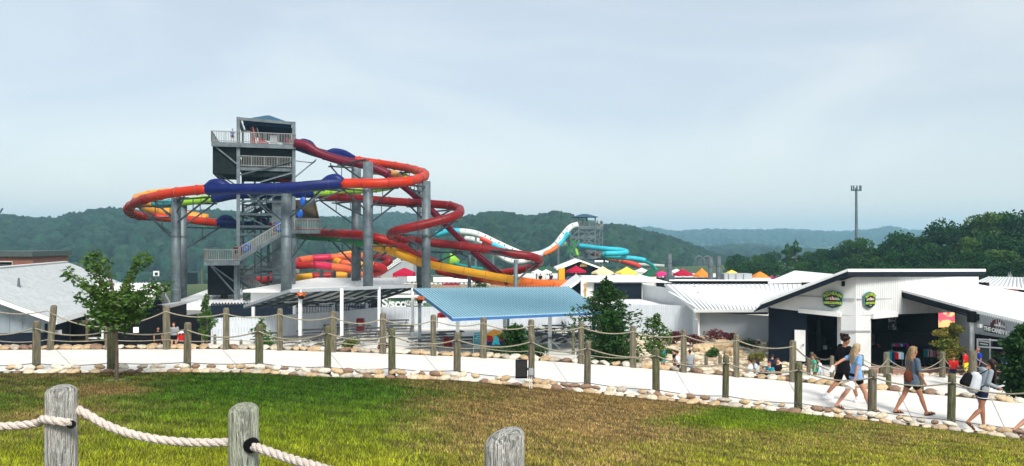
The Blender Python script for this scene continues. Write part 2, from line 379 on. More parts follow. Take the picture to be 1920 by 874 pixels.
hill('far_ridge', 'faint blue wooded ridge along the horizon at right', [(1080, 440), (1180, 430), (1215, 425), (1262, 434), (1330, 430), (1400, 431), (1480, 430), (1540, 433), (1590, 434), (1640, 430), (1668, 424), (1700, 431), (1730, 433), (1760, 431), (1850, 430), (2000, 434), (2200, 436)], 2700, 1800, -30, 14, 2600, 7, back=700)
nW = 260
forest('valley_woods', 'clumps of scrub and trees on the valley floor below the left hill', np.stack([rng.uniform(-260, -40, nW), rng.uniform(190, 360, nW), np.zeros(nW)], -1) * [1, 1, 0] + np.array([0, 0, -22.5]), rng.uniform(1.5, 4.5, nW), m_crownfar, seed=9)
nW = 200
forest('highway_woods', 'row of trees along the far side of the highway', np.stack([rng.uniform(-420, -40, nW), rng.uniform(415, 440, nW), np.full(nW, -24.)], -1), rng.uniform(3, 6.5, nW), m_crownfar, seed=10)

# haze
hz = MB(); hz.box((0, 1750, 23), (5200, 3700, 120)); hzo = hz.build('haze', None)
hm = bpy.data.materials.new('haze_air'); hm.use_nodes = True; hm.node_tree.nodes.clear()
ho = hm.node_tree.nodes.new('ShaderNodeOutputMaterial'); hv = hm.node_tree.nodes.new('ShaderNodeVolumePrincipled')
hv.inputs['Density'].default_value = 0.00032; hv.inputs['Color'].default_value = (.44, .76, 1.0, 1); hv.inputs['Anisotropy'].default_value = .1
hm.node_tree.links.new(hv.outputs[0], ho.inputs['Volume']); hzo.data.materials.clear(); hzo.data.materials.append(hm)
tag(hzo, 'thin bluish summer haze over the valley', 'haze', kind='stuff')
hm.cycles.homogeneous_volume = True if hasattr(hm.cycles, 'homogeneous_volume') else False
# ================================================================ the big slide tower
def shift_poly(tab): return [np.array(P(*q)) for q in tab]
def slide_run(root, pts, secs, radius=.47, per=7):
    """pts: list of (px,py,d); secs: list of (first index, last index, material, kind). kind: tube | trough | cover"""
    for (i0, i1, m_, kind, nm) in secs:
        seg = pts[i0:i1 + 1]
        # smooth with the neighbours so sections meet without a kink
        lo = max(i0 - 1, 0); hi = min(i1 + 1, len(pts) - 1)
        full = catmull(shift_poly(pts[lo:hi + 1]), per)
        a = (i0 - lo) * per; b = a + (i1 - i0) * per
        c = [Vector(p) for p in full[a:b + 1]]
        L_ = [0.0]
        for p, q in zip(c, c[1:]): L_.append(L_[-1] + (q - p).length)
        mb = MB()
        if kind == 'tube': mb.tube(c, radius, 14)
        elif kind == 'trough':
            deep = m_ is m_blue; r2 = radius * (1.26 if deep else 1.15); A0, A1 = (50, 310) if deep else (86, 274)
            mb.tube(c, r2, 12, a0=R(A0), a1=R(A1)); mb.tube(c, r2 * .92, 12, a0=R(A0), a1=R(A1))
            for sgn in (A0, A1):
                rim = []
                for k, p in enumerate(c):
                    t = (c[min(k + 1, len(c) - 1)] - c[max(k - 1, 0)]).normalized(); u = Vector((0, 0, 1)); u = (u - t * u.dot(t)).normalized(); w_ = t.cross(u)
                    rim.append(p + (u * math.cos(R(sgn)) + w_ * math.sin(R(sgn))) * r2 * .96)
                mb.tube(rim, .05, 5)
        # joint flanges, one ring every few metres, belong to the section's own mesh
        step = 2.3; s = step * .5; mb.cur = 1
        while s < L_[-1]:
            k = next(j for j in range(len(L_)) if L_[j] >= s); k = max(k, 1); t = (c[k] - c[k - 1]).normalized(); p = c[k - 1].lerp(c[k], (s - L_[k - 1]) / max(1e-6, L_[k] - L_[k - 1]))
            if kind == 'tube': mb.tube([p - t * .06, p + t * .06], radius * 1.12, 14)
            else: mb.tube([p - t * .04, p + t * .04], r2 * 1.05, 10, a0=R(A0), a1=R(A1))
            s += step
        mb.build(nm, [m_, MATS.get(m_.name + '_dk') or mat(m_.name + '_dk', DK.get(m_.name, (.1, .02, .02)), .5)], root, smooth=True)
DK = {'red_fibreglass': (.2, .012, .01), 'orange_red_fibreglass': (.3, .03, .01), 'crimson_fibreglass': (.14, .006, .01), 'magenta_fibreglass': (.13, .004, .02), 'cobalt_fibreglass': (.004, .01, .09),
      'yellow_fibreglass': (.4, .18, .01), 'amber_fibreglass': (.4, .16, .02), 'lime_fibreglass': (.14, .3, .02), 'green_fibreglass': (.01, .11, .03), 'teal_fibreglass': (.01, .18, .2), 'orange_fibreglass': (.4, .07, .01)}
def hump(root, a, b, c, m_=None):
    """raised splash cover at the end of an open section: a swelling hood"""
    pa, pb, pc = [Vector(P(*q)) for q in (a, b, c)]
    pts = catmull([np.array(pa), np.array(pb), np.array(pc)], 5); n = len(pts)
    prof = [min(1.0, 3.2 * min(i, n - 1 - i) / (n - 1)) for i in range(n)]
    MB().tube([p + Vector((0, 0, .27 * prof[i])) for i, p in enumerate(Vector(q) for q in pts)], [.44 + .04 * prof[i] for i in range(n)], 14).build('splash_hood', m_ or m_blue, root, smooth=True)

A = thing('water_slide', 'orange red tube slide with cobalt blue open sections, the widest loop around the tower', 'water slide', P(1000, 540, 76), group='slides winding round the tall tower')
ptsA = [(556, 272, 79), (600, 287, 82), (655, 298, 85), (700, 305, 86), (740, 311, 85), (775, 318, 82), (797, 328, 76.5), (775, 338, 71), (740, 342, 69.6), (700, 344, 69), (640, 344, 69), (590, 347, 68.6), (540, 351, 68.4), (460, 353, 68.4), (390, 355, 69), (330, 361, 70), (280, 371, 72), (250, 383, 75), (240, 394, 79), (256, 404, 84), (290, 407, 86), (345, 411, 87), (410, 418, 87), (455, 421, 87), (500, 423, 87), (540, 430, 86.5), (600, 436, 85), (680, 441, 78), (735, 455, 77.5), (790, 481, 79.5), (850, 508, 82), (910, 523, 80), (980, 531, 76.5), (1070, 533, 77.5)]
slide_run(A, ptsA, [(0, 2, m_blue, 'trough', 'open_section'), (2, 10, m_orred, 'tube', 'tube_section'), (10, 14, m_blue, 'trough', 'open_section'), (14, 16, m_orred, 'tube', 'tube_section'), (16, 20, m_red, 'tube', 'tube_section'), (20, 22, m_orred, 'tube', 'tube_section'),
    (22, 24, m_blue, 'trough', 'open_section'), (24, 31, m_red, 'tube', 'tube_section'), (31, 33, m_orange, 'tube', 'tube_section')], .45)
hump(A, (662, 298, 85), (635, 291, 84), (612, 290, 83)); hump(A, (642, 343, 69), (626, 341, 69), (604, 347, 69)); hump(A, (388, 354, 69), (406, 350, 69), (428, 354, 69))
hump(A, (410, 417, 87), (424, 414, 87), (440, 420, 87)); hump(A, (474, 421, 87), (488, 418, 87), (502, 423, 87)); hump(A, (556, 272, 79), (575, 274, 80.5), (590, 283, 81.5))

B = thing('water_slide', 'magenta slide dropping in a long straight diagonal from the tower top to the pool', 'water slide', P(960, 540, 75), group='slides winding round the tall tower')
ptsB = [(553, 268, 78.5), (575, 273, 78.5), (600, 288, 78.5), (640, 301, 78.5), (690, 311, 78.5), (730, 328, 78.5), (765, 352, 78.5), (800, 383, 78.5), (835, 416, 78), (870, 450, 78), (912, 490, 77.5), (955, 527, 76.5)]
slide_run(B, ptsB, [(0, 5, m_mag, 'tube', 'tube_section'), (5, 11, m_mag, 'trough', 'open_section')], .46)
C_ = thing('water_slide', 'crimson tube slide with two sharp hairpin bends right of the tower', 'water slide', P(1000, 540, 80), group='slides winding round the tall tower')
ptsC = [(500, 316, 80), (528, 335, 80.5), (555, 354, 80.5), (600, 366, 79.5), (680, 373, 78), (740, 378, 77), (800, 382, 76), (845, 386, 75), (863, 395, 72.5), (850, 406, 70), (800, 420, 69), (755, 430, 69), (733, 438, 71), (748, 447, 74.5), (800, 454, 76), (880, 463, 75.5), (955, 475, 75), (1000, 482, 75.5), (1012, 491, 78.5), (995, 501, 82), (950, 511, 85), (910, 514, 87), (870, 517, 88), (820, 508, 90)]
slide_run(C_, ptsC, [(0, 12, m_crim, 'tube', 'tube_section'), (12, 18, m_crim, 'tube', 'tube_section'), (18, 23, m_red, 'tube', 'tube_section')], .42)
D = thing('water_slide', 'yellow and green slide curling inside the orange red one, ending in a long yellow run', 'water slide', P(1000, 540, 82), group='slides winding round the tall tower')
ptsD = [(500, 338, 80), (560, 330, 88), (640, 322, 90), (700, 321, 90), (735, 326, 88), (762, 334, 84), (745, 346, 81), (700, 354, 80), (640, 358, 79), (590, 361, 79), (520, 363, 79), (445, 364, 79), (400, 372, 79), (330, 380, 80), (290, 382, 83), (262, 378, 86), (256, 371, 89), (290, 362, 92), (345, 357, 94)]
slide_run(D, ptsD, [(3, 5, m_amber, 'tube', 'tube_section'), (5, 9, m_lime, 'tube', 'tube_section'), (9, 12, m_blue, 'trough', 'open_section'), (12, 13, m_lime, 'tube', 'tube_section'), (13, 14, m_teal, 'tube', 'tube_section'), (14, 18, m_amber, 'tube', 'tube_section')], .42)
ptsD2 = [(262, 380, 89), (285, 392, 88), (330, 401, 88), (390, 411, 89), (420, 414, 90), (560, 437, 88), (640, 444, 84), (700, 457, 77.2), (745, 470, 75.6), (790, 487, 75), (850, 499, 75.4), (910, 510, 76), (975, 521, 76.3), (1040, 530, 77)]
slide_run(D, ptsD2, [(0, 3, m_amber, 'tube', 'tube_section'), (5, 7, m_green, 'trough', 'open_section'), (7, 12, m_yel, 'trough', 'open_section'), (12, 13, m_orange, 'trough', 'open_section')], .60)

# ---------------- columns, each with its cantilever arms
def column(px, top, base_z, d, dia, label, arms=(), cap_=True):
    t = thing('slide_support_column', label, 'column', G(px, d, base_z), group='steel columns carrying the slides')
    zt = (HY - top) / F * d; mb = MB()
    x = (px - 960) / F * d; r = dia / 2
    mb.tube([(x, d, base_z), (x, d, zt)], r, 20)
    o = mb.build('post', m_steel, t, smooth=False)
    for p in o.data.polygons: p.use_smooth = len(p.vertices) == 4
    rg = MB(); 
    for z in np.arange(base_z + 3.0, zt - .5, 5.2): rg.tube([(x, d, z), (x, d, z + .12)], r * 1.09, 20)
    rg.tube([(x, d, base_z), (x, d, base_z + .5)], r * 1.3, 12)
    rg.build('collar', m_steel, t)
    for (ax, ay, ad, dz) in arms:      # tip in pixels + depth, dz = how far below the strut roots
        tip = P(ax, ay, ad); dv = Vector((tip.x - x, tip.y - d, 0)); dv.normalize()
        root = Vector((x, d, tip.z)) + dv * r * .9; low = root - Vector((0, 0, dz))
        mb = MB(); mb.bar(root, tip, .16, .16); mb.bar(low, tip, .13, .13)
        side = Vector((-dv.y, dv.x, 0)); n = 2
        mb.bar(root + side * .35, tip, .08, .08); mb.bar(root - side * .35, tip, .08, .08); mb.bar(root.lerp(tip, .5), low.lerp(tip, .5), .07, .07)
        mb.bar(tip - side * .45, tip + side * .45, .14, .14); mb.bar(tip, tip + Vector((0, 0, .35)), .12, .12)
        mb.build('cantilever_arm', m_steeld, t)
BZ = -7.9
column(330, 371, BZ, 73.5, .88, 'left column of the close pair under the western loop', [(283, 409, 76, 2.2), (258, 388, 77.5, 3.0), (392, 370, 69.5, 2.2), (290, 378, 72.5, 1.6), (345, 371, 70.8, 1.2)])
column(342, 371, BZ, 80, .95, 'right column of the close pair under the western loop', [(410, 428, 86, 2.3), (402, 382, 79.5, 2.2), (300, 389, 83.2, 1.7), (345, 420, 86, 1.4), (335, 364, 89, 1.6)])
column(537, 355, BZ, 71, 1.0, 'thick pale column in front of the tall tower stairs', [(470, 364, 69.2, 2.4), (602, 357, 69.2, 2.5), (575, 446, 84, 2.6), (640, 358, 78, 2.5)])
column(690, 304, BZ, 72.5, .98, 'front column of the middle pair, its top at the upper loop', [(642, 354, 69.6, 1.8), (740, 352, 70.2, 1.7), (630, 381, 78, 1.6), (735, 387, 77, 1.8), (640, 450, 79, 2.4), (745, 461, 77.5, 1.6), (640, 310, 78.5, 2.2)])
column(668, 316, BZ, 82, 1.05, 'rear column of the middle pair, partly hidden by the front one', [(622, 452, 85, 2.6), (700, 317, 85.5, 1.6), (620, 312, 80, 2.6), (716, 468, 80.5, 2.0), (600, 376, 80, 2.4)])
column(799, 340, BZ, 73, .88, 'front column of the right pair beside the hairpin bends', [(757, 441, 69.5, 1.3), (852, 416, 70.5, 1.5), (760, 347, 71, 1.2), (765, 457, 75, 1.5), (770, 388, 76.5, 1.5)])
column(790, 316, BZ, 84, 1.0, 'rear column of the right pair beside the hairpin bends', [(752, 324, 84.5, 1.7), (845, 394, 77, 1.5), (770, 356, 80, 1.5), (860, 474, 77, 1.8)])
column(967, 487, BZ, 73.5, .42, 'short thin column under the lower right bend', [(1005, 494, 77, 1.6), (900, 469, 75.4, .8)])
column(448, 432, BZ, 90, .45, 'thin column behind the tower carrying the lower blue section', [(480, 430, 87.6, 1.0)])
column(880, 478, BZ, 77.4, .36, 'thin column under the straight run of the crimson slide', [(855, 472, 76, .6)])

# ---------------- tower
T = thing('slide_tower', 'tall grey steel slide tower with blue hip roof, railed decks and zigzag stairs', 'slide tower', G(500, 78, BZ))
TD = 78.0; TB = 87.0
def X_(px, d=TD): return (px - 960) / F * d
def Z_(py, d=TD): return (HY - py) / F * d
posts = [(450, TD), (548, TD), (450, TB), (548, TB), (500, TB)]
xl, xr = X_(450), X_(549)
for (x, y, top) in ((xl, TD, 222), (xr, TD, 227), (xl, TB, 226), (xr, TB, 229), (X_(500), TB, 272)):
    MB().bar((x, y, BZ), (x, y, Z_(top)), .34 if y == TD else .26, .34 if y == TD else .26).build('leg', m_steel, T)
def deck(x0, x1, y0, y1, z, th=.55, nm='deck'):
    mb = MB(); mb.box(((x0 + x1) / 2, (y0 + y1) / 2, z - th * .25), (x1 - x0, y1 - y0, th * .3))
    mb.bar((x0, y0, z - th * .5), (x1, y0, z - th * .5), .16, th * .9); mb.bar((x0, y1, z - th * .5), (x1, y1, z - th * .5), .16, th * .9)
    for x in np.linspace(x0 + .1, x1 - .1, 7): mb.bar((x, y0, z - th * .55), (x, y1, z - th * .55), .12, th * .5)
    return mb.build(nm, m_steel, T)
def railing(segs, h=1.1, par=None, m_=None, sp=.16, nm='railing'):
    mb = MB()
    for a, b in segs:
        a = Vector(a); b = Vector(b); n = max(2, int((b - a).length / sp))
        mb.bar(a + Vector((0, 0, h)), b + Vector((0, 0, h)), .1, .08); mb.bar(a + Vector((0, 0, .12)), b + Vector((0, 0, .12)), .07, .07)
        for i in range(n + 1):
            p = a.lerp(b, i / n); wd = .09 if i % 8 == 0 else .045
            mb.bar(p, p + Vector((0, 0, h)), wd, wd)
    return mb.build(nm, m_ or m_railm, par or T)
m_railm = mat('pale_railing', (.21, .22, .215), .7, var=.12)
x0 = X_(404)
z1 = Z_(270)
deck(x0, xr + .2, TD - .3, TB, z1, .5)
railing([((x0, TD - .3, z1), (xr + .2, TD - .3, z1)), ((x0, TD - .3, z1), (x0, TB, z1)), ((x0, TB, z1), (xl, TB, z1))])
z2 = Z_(313)
deck(xl, xr, TD + .4, TB, z2, .42)
railing([((xl, TD + .2, z2), (xr, TD + .2, z2)), ((xl, TD + .2, z2), (xl, TB, z2)), ((xr, TD + .2, z2), (xr, TB, z2))])
# roof frame + hip roof
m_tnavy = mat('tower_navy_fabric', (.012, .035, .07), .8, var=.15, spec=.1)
rf = MB(); zr = Z_(225)
for a, b in (((xl, TD, zr), (xr, TD, zr - .25)), ((xl, TB, zr), (xr, TB, zr)), ((xl, TD, zr), (xl, TB, zr)), ((xr, TD, zr - .2), (xr, TB, zr))): rf.bar(a, b, .3, .3)
rf.build('roof_frame', m_steel, T)
rx0, rx1, ry0, ry1 = xl + .4, xr - .2, TD + .3, TB - .3
hr = MB(); ap = [(lerp(rx0, rx1, .47), (ry0 + ry1) / 2, zr + 1.2), (lerp(rx0, rx1, .53), (ry0 + ry1) / 2, zr + 1.2)]
hr.add([(rx0, ry0, zr), (rx1, ry0, zr - .2), (rx1, ry1, zr), (rx0, ry1, zr), ap[0], ap[1], (rx0 + .1, ry0 + .1, zr - .5), (rx1 - .1, ry0 + .1, zr - .7), (rx1 - .1, ry1, zr - .6), (rx0 + .1, ry1, zr - .5)],
       [(0, 1, 5, 4), (1, 2, 5), (2, 3, 4, 5), (3, 0, 4)])
hr.build('roof', m_tblue, T)
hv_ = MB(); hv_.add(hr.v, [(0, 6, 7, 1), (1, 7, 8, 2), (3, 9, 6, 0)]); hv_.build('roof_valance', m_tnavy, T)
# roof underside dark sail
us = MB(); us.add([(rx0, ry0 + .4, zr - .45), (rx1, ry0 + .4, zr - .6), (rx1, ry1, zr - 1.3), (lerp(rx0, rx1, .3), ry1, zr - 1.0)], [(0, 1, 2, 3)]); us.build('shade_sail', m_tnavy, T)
# starting tubs on the top deck
st = MB(); st.prism([(X_(470), TD + 1.6, z1), (X_(484), TD + 1.6, z1), (X_(478), TD + 1.6, Z_(231)), (X_(469), TD + 1.6, Z_(231))], (0, .5, 0)); st.tube([(X_(484), TD + 1.5, z1 + .3), (X_(503), TD + 1.5, z1 + .1)], [.5, .25], 10)
st.build('red_start_gate', m_red, T)
st = MB(); st.bar((X_(481), TD + 1.9, Z_(234)), (X_(492), TD + 1.9, z1), .25, .1); st.bar((X_(474), TD + 1.55, Z_(234)), (X_(482), TD + 1.55, z1), .12, .1); st.build('start_gate_brace', m_white, T)
MB().box((X_(512), TD + 1.5, z1 + .55), (.75, .6, 1.1)).build('control_cabinet', m_siding, T)
MB().tube([(X_(533), TD + .9, z1 + .35), (X_(552), TD + 1.5, z1 + .1)], [.55, .5], 12).build('slide_mouth', m_mag, T, smooth=True)
# dark clad stair enclosures hanging left of the tower
def clad(x0, x1, y0, y1, za, zb, m_, nm):
    mb = MB()
    n = int((zb - za) / .22)
    for i in range(n):
        z = za + (i + .5) * (zb - za) / n; mb.bar((x0, y0, z), (x1, y0, z), .05, (zb - za) / n - .015); mb.bar((x0, y0, z), (x0, y1, z), .05, (zb - za) / n - .015)
    mb.box(((x0 + x1) / 2, (y0 + y1) / 2 + .1, (za + zb) / 2), (x1 - x0 - .1, y1 - y0 - .1, zb - za - .05))
    return mb.build(nm, m_, T)
clad(x0 + .1, xl - .25, TD + .2, TB - 1, Z_(328), Z_(275), m_lapdark, 'stair_enclosure')
clad(X_(397), X_(442), TD + .3, TB - 2, Z_(552), Z_(491), m_black, 'stair_enclosure')
dk = MB(); dk.box(((xl + xr) / 2, TB - 1.5, Z_(284)), (xr - xl - .4, 1.5, .8)); dk.box(((xl + xr) / 2 - .3, TD + 3.5, Z_(320)), ((xr - xl) * .75, 3.5, .5)); dk.box((X_(500), TB - .6, (z1 + z2) / 2), (xr - xl - .3, .15, z1 - z2 - .2)); dk.box(((xl + xr) / 2, (TD + TB) / 2, z1 - .85), (xr - xl - .5, TB - TD - .6, .6)); dk.box(((xl + xr) / 2, TD + 3, z2 - .75), (xr - xl - .5, 5, .5)); dk.box((x0 + 1.2, TD + 3, z1 - .65), (2.2, 5, .25)); dk.box(((xl + xr) / 2, TD + 1.4, z1 - .9), (xr - xl - .3, .2, .9)); dk.box(((xl + xr) / 2, TD + 4.6, (z1 + z2) / 2), (xr - xl - .3, .2, z1 - z2 - .3)); dk.box(((xl + xr) / 2, TD + 2.4, z2 - .9), (xr - xl - .4, .2, 1.0)); dk.build('soffit_cladding_and_shade', m_lapdark, T)  # cladding between the decks, plus dark boxes added as shade beneath them
# flights of stairs
def flight(a, b, wd, m_=m_steel, nm='stair_flight', rail=True):
    a = Vector(a); b = Vector(b); mb = MB(); dv = Vector((0, wd, 0))
    mb.bar(a, b, .12, .42); mb.bar(a + dv, b + dv, .12, .42); n = max(3, int(abs(b.z - a.z) / .19))
    for i in range(n + 1): p = a.lerp(b, (i + .5) / (n + 1)); mb.box(p + dv * .5 + Vector((0, 0, .08)), (.32, wd, .04))
    s_ = mb.build(nm, m_, T)
    if rail:
        r_ = MB()
        for o_ in (Vector((0, -.05, 0)), dv + Vector((0, .05, 0))):
            r_.bar(a + o_ + Vector((0, 0, 1.15)), b + o_ + Vector((0, 0, 1.15)), .1, .09); k = int((b - a).length / .2)
            for i in range(k + 1): p = a.lerp(b, i / k) + o_; r_.bar(p + Vector((0, 0, .1)), p + Vector((0, 0, 1.15)), .05, .05)
        r_.build('handrail', m_railm, s_)
zL = Z_(487); zR = Z_(430, 77.5)
flight((X_(453), TD - 2.2, zL + .1), (X_(529), TD - 2.2, Z_(437)), 1.5)
deck(X_(395), X_(455), TD - 2.4, TD + 1.6, zL, .5, 'landing'); railing([((X_(395), TD - 2.4, zL), (X_(455), TD - 2.4, zL)), ((X_(395), TD - 2.4, zL), (X_(395), TD + 1.6, zL))])
deck(X_(527), X_(597), TD - .5, TD + 3, zR, .45, 'landing'); railing([((X_(550), TD - .5, zR), (X_(597), TD - .5, zR)), ((X_(597), TD - .5, zR), (X_(597), TD + 3, zR))])
flight((X_(449), TD + .6, Z_(523)), (X_(499), TD + .6, Z_(562)), 1.4, m_steeld)
# brown timber flight seen end-on above the right landing
bt = MB()
for i in range(16):
    t = i / 15; bt.box((X_(lerp(572, 570, t)), TD + 2 + 2.8 * t, lerp(Z_(412), Z_(371), t)), (lerp(2.4, 2.0, t), .3, .14))
bt.bar((X_(595), TD + 2, Z_(410)), (X_(589), TD + 4.8, Z_(369)), .15, .7); bt.bar((X_(551), TD + 2, Z_(410)), (X_(551), TD + 4.8, Z_(369)), .15, .7)
bt.build('timber_stair', m_brown, T)
flight((X_(455), TB - 2.2, Z_(405)), (X_(530), TB - 2.2, Z_(360)), 1.4, m_steeld); flight((X_(540), TB - 4.2, Z_(358)), (X_(465), TB - 4.2, Z_(318)), 1.4, m_steeld)
flight((X_(455), TB - 2.2, Z_(530)), (X_(530), TB - 2.2, Z_(490)), 1.4, m_steeld)
# lattice bracing
br = MB()
for py in (378, 402, 425, 505, 516, 440):
    br.bar((xl, TD, Z_(py)), (X_(527), TD, Z_(py)), .12, .22); br.bar((xl, TB, Z_(py)), (xr, TB, Z_(py)), .12, .2)
for a, b in (((450, 330), (548, 300)), ((455, 355), (505, 400)), ((520, 355), (450, 385)), ((452, 400), (530, 440)), ((450, 452), (527, 515)), ((527, 462), (455, 515)), ((450, 520), (530, 570)), ((527, 522), (455, 570)), ((450, 405), (527, 360))):
    br.bar((X_(a[0]), TD + .1, Z_(a[1])), (X_(b[0]), TD + .1, Z_(b[1])), .12, .12); br.bar((X_(a[0]), TB, Z_(a[1])), (X_(b[0]), TB, Z_(b[1])), .12, .12)
for py in (345, 402, 460, 515):
    for x in (xl, xr): br.bar((x, TD, Z_(py)), (x, TB, Z_(py)), .12, .2)
for px in (475, 487, 500, 512): br.bar((X_(px), TB - 2.5, BZ), (X_(px), TB - 2.5, Z_(332)), .2, .2)
br.build('bracing', m_steeld, T)
MB().bar((X_(409), TD, Z_(277)), (xl, TD, Z_(311)), .14, .14).build('strut', m_steel, T); MB().bar((X_(410), TD + 1, Z_(328)), (xl - .3, TD + 3, Z_(352)), .1, .1).build('strut', m_steel, T); MB().bar((X_(416), TD + 1, Z_(328)), (xl + .2, TD + 3, Z_(352)), .1, .1).build('strut', m_steel, T)
MB().bar((xr, TD, Z_(333)), (X_(588), TD, Z_(299)), .14, .14).build('strut', m_steel, T); MB().bar((xr, TD, Z_(300)), (X_(585), TD, Z_(303)), .1, .1).build('strut', m_steel, T); MB().bar((X_(585), TD, Z_(303)), (X_(590), TD, Z_(296)), .1, .1).build('strut', m_steel, T)
MB().bar((X_(488), TD - .1, Z_(342)), (xr, TD - .1, Z_(322)), .14, .14).build('strut', m_steel, T); MB().bar((X_(398), TD - .2, Z_(492)), (X_(447), TD - .2, Z_(530)), .13, .13).build('strut', m_steel, T); MB().bar((X_(398), TD - .2, Z_(492)), (X_(444), TD - .2, Z_(548)), .13, .13).build('strut', m_steel, T)
MB().bar((X_(550), TD, Z_(400)), (X_(600), TD - 1, Z_(362)), .13, .13).build('strut', m_steel, T); MB().bar((X_(550), TD, Z_(369)), (X_(600), TD, Z_(369)), .1, .1).build('strut', m_steel, T)
MB().bar((X_(446), TD - .4, BZ), (X_(446), TD - .4, zL - .4), .34, .34).build('leg', m_steel, T); MB().bar((X_(422), TD + 3, BZ), (X_(422), TD + 3, Z_(550)), .7, .7).build('leg', m_brown, T)
# machine housing behind the front column and the elevator shaft
MB().box((X_(521), TD + 2, (Z_(372) + BZ) / 2), (1.3, 1.6, Z_(372) - BZ)).build('lift_shaft', m_steel, T)
MB().box((X_(508), TD + 5, (Z_(380) + Z_(400)) / 2), (1.5, 1.2, 1.1)).build('motor_box', m_lapdark, T)
MB().tube([P(470, 303, 80), P(500, 300, 80)], .3, 8).build('landing_sign', m_lapdark, T)

T.rotation_euler.z = R(17)
# ================================================================ buildings
def panel_roof(mb, a, b, c, d_, th=.12, ribs=14, rh=.05, rw=.05, lip=True):
    rh *= 1.7
    """a,b along the eave; d_,c along the ridge (a-d_ and b-c are the slopes)"""
    a, b, c, d_ = [Vector(q) for q in (a, b, c, d_)]; n = (b - a).cross(d_ - a).normalized()
    if n.z < 0: n = -n
    mb.prism([a, b, c, d_], -n * th)
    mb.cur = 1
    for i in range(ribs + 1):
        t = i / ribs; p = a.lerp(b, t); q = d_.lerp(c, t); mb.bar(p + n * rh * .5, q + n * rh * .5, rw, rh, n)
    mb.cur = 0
    return mb
m_seam_shade = mat('roof_seam_shade', (.36, .39, .41), .5, var=.1)  # greyer than the sheets: the ribs' shaded side is put into the colour
def lap_wall(mb, p0, p1, z0, z1a, step=.16, z1b=None):
    """horizontal lap boards from p0 to p1"""
    z1b = z1a if z1b is None else z1b
    p0 = Vector((p0[0], p0[1], 0)); p1 = Vector((p1[0], p1[1], 0)); n = Vector(((p1 - p0).y, -(p1 - p0).x, 0)).normalized(); k = int((max(z1a, z1b) - z0) / step)
    for i in range(k):
        za, zb = z0 + i * step, z0 + (i + 1) * step
        t0, t1 = 0.0, 1.0
        if za > min(z1a, z1b) + 1e-4 and abs(z1a - z1b) > 1e-4:
            t = (za - z1a) / (z1b - z1a)
            if z1b > z1a: t0 = min(1, max(0, t))
            else: t1 = min(1, max(0, t))
        a = p0.lerp(p1, t0); b = p0.lerp(p1, t1)
        if (b - a).length < .05: continue
        mb.add([a + n * .03 + Vector((0, 0, za)), b + n * .03 + Vector((0, 0, za)), b + n * .005 + Vector((0, 0, zb)), a + n * .005 + Vector((0, 0, zb)), a + Vector((0, 0, za)), b + Vector((0, 0, za))], [(0, 1, 2, 3), (4, 5, 1, 0)])
    return mb
def batten_poly(mb, poly, th, n_b, bw=.05, bh=.04):
    """a planar vertical polygon wall with vertical battens; poly = points (x,y,z), first two along the base"""
    poly = [Vector(p) for p in poly]; base = (poly[1] - poly[0]); L_ = base.length; u = base.normalized(); nrm = Vector((u.y, -u.x, 0))
    mb.prism(poly, -nrm * th)
    us = [((p - poly[0]).dot(u), p.z) for p in poly]; N_ = len(us)
    for i in range(1, n_b):
        s = min(u_[0] for u_ in us) + (max(u_[0] for u_ in us) - min(u_[0] for u_ in us)) * i / n_b; hits = []
        for k in range(N_):
            (a, za), (b, zb) = us[k], us[(k + 1) % N_]
            if abs(a - b) > 1e-6 and min(a, b) <= s <= max(a, b): hits.append(za + (zb - za) * (s - a) / (b - a))
        if len(hits) >= 2:
            p = poly[0] + u * s; mb.bar(Vector((p.x, p.y, min(hits))) + nrm * bh / 2, Vector((p.x, p.y, max(hits))) + nrm * bh / 2, bw, bh, nrm)
    return mb
def extr(poly, v): return [Vector(p) + Vector(v) for p in poly]

# ---------------- left building with the pale metal gable roof
LB = thing('gabled_building', 'low building with pale ribbed metal roof and dark lower wall at the left edge', 'building', (-28, 45, GZ))
rn, rfar = Vector((-28.1, 36.7, -1.65)), Vector((-32.9, 55.0, -1.65))
ax = (rfar - rn).normalized(); pv = Vector((ax.y, -ax.x, 0)); 
rn = Vector((-28.4, 36.4, -1.65))
e0 = rn + pv * 5.5 + Vector((0, 0, -2.38)); e1 = rfar + pv * 5.5 + Vector((0, 0, -2.38)); w0 = rn - pv * 6.3 + Vector((0, 0, -2.9)); w1 = rfar - pv * 6.3 + Vector((0, 0, -2.9))
mb = MB(); panel_roof(mb, e0, e1, rfar, rn, .14, 46, .04, .035); panel_roof(mb, w0, w1, rfar, rn, .14, 40, .04, .035); mb.build('roof', [m_greyroof, m_seam_shade], LB)
MB().bar(rn + Vector((0, 0, .05)), rfar + Vector((0, 0, .05)), .35, .06).build('ridge_cap', m_whitemetal, LB)
mb = MB(); mb.bar(rn - Vector((0, 0, .12)), e0 - Vector((0, 0, .12)), .06, .2); mb.bar(e0 - Vector((0, 0, .14)), e1 - Vector((0, 0, .14)), .06, .22); mb.build('fascia', m_white, LB)
g0 = rn + ax * .9
def gp(s, z): v = g0 + pv * s; return Vector((v.x, v.y, z))
zb_ = -4.75
mb = MB(); batten_poly(mb, [gp(-6, zb_), gp(4.9, zb_), gp(4.9, -4.25), gp(0, -1.9), gp(-6, -4.6)], .15, 18); mb.build('gable_wall', mat('slate_grey_siding', (.20, .24, .27), .75, var=.1), LB)
mb = MB(); mb.prism([gp(-6, GZ), gp(4.8, GZ), gp(4.8, zb_), gp(-6, zb_)], ax * .15); mb.build('lower_wall', m_navy, LB)
s0 = gp(4.85, GZ); s1 = s0 + ax * 17.5
mb = MB(); mb.prism([s0, s1, Vector((s1.x, s1.y, -4.3)), Vector((s0.x, s0.y, -4.3))], -pv * .15); mb.build('side_wall', m_navy, LB)
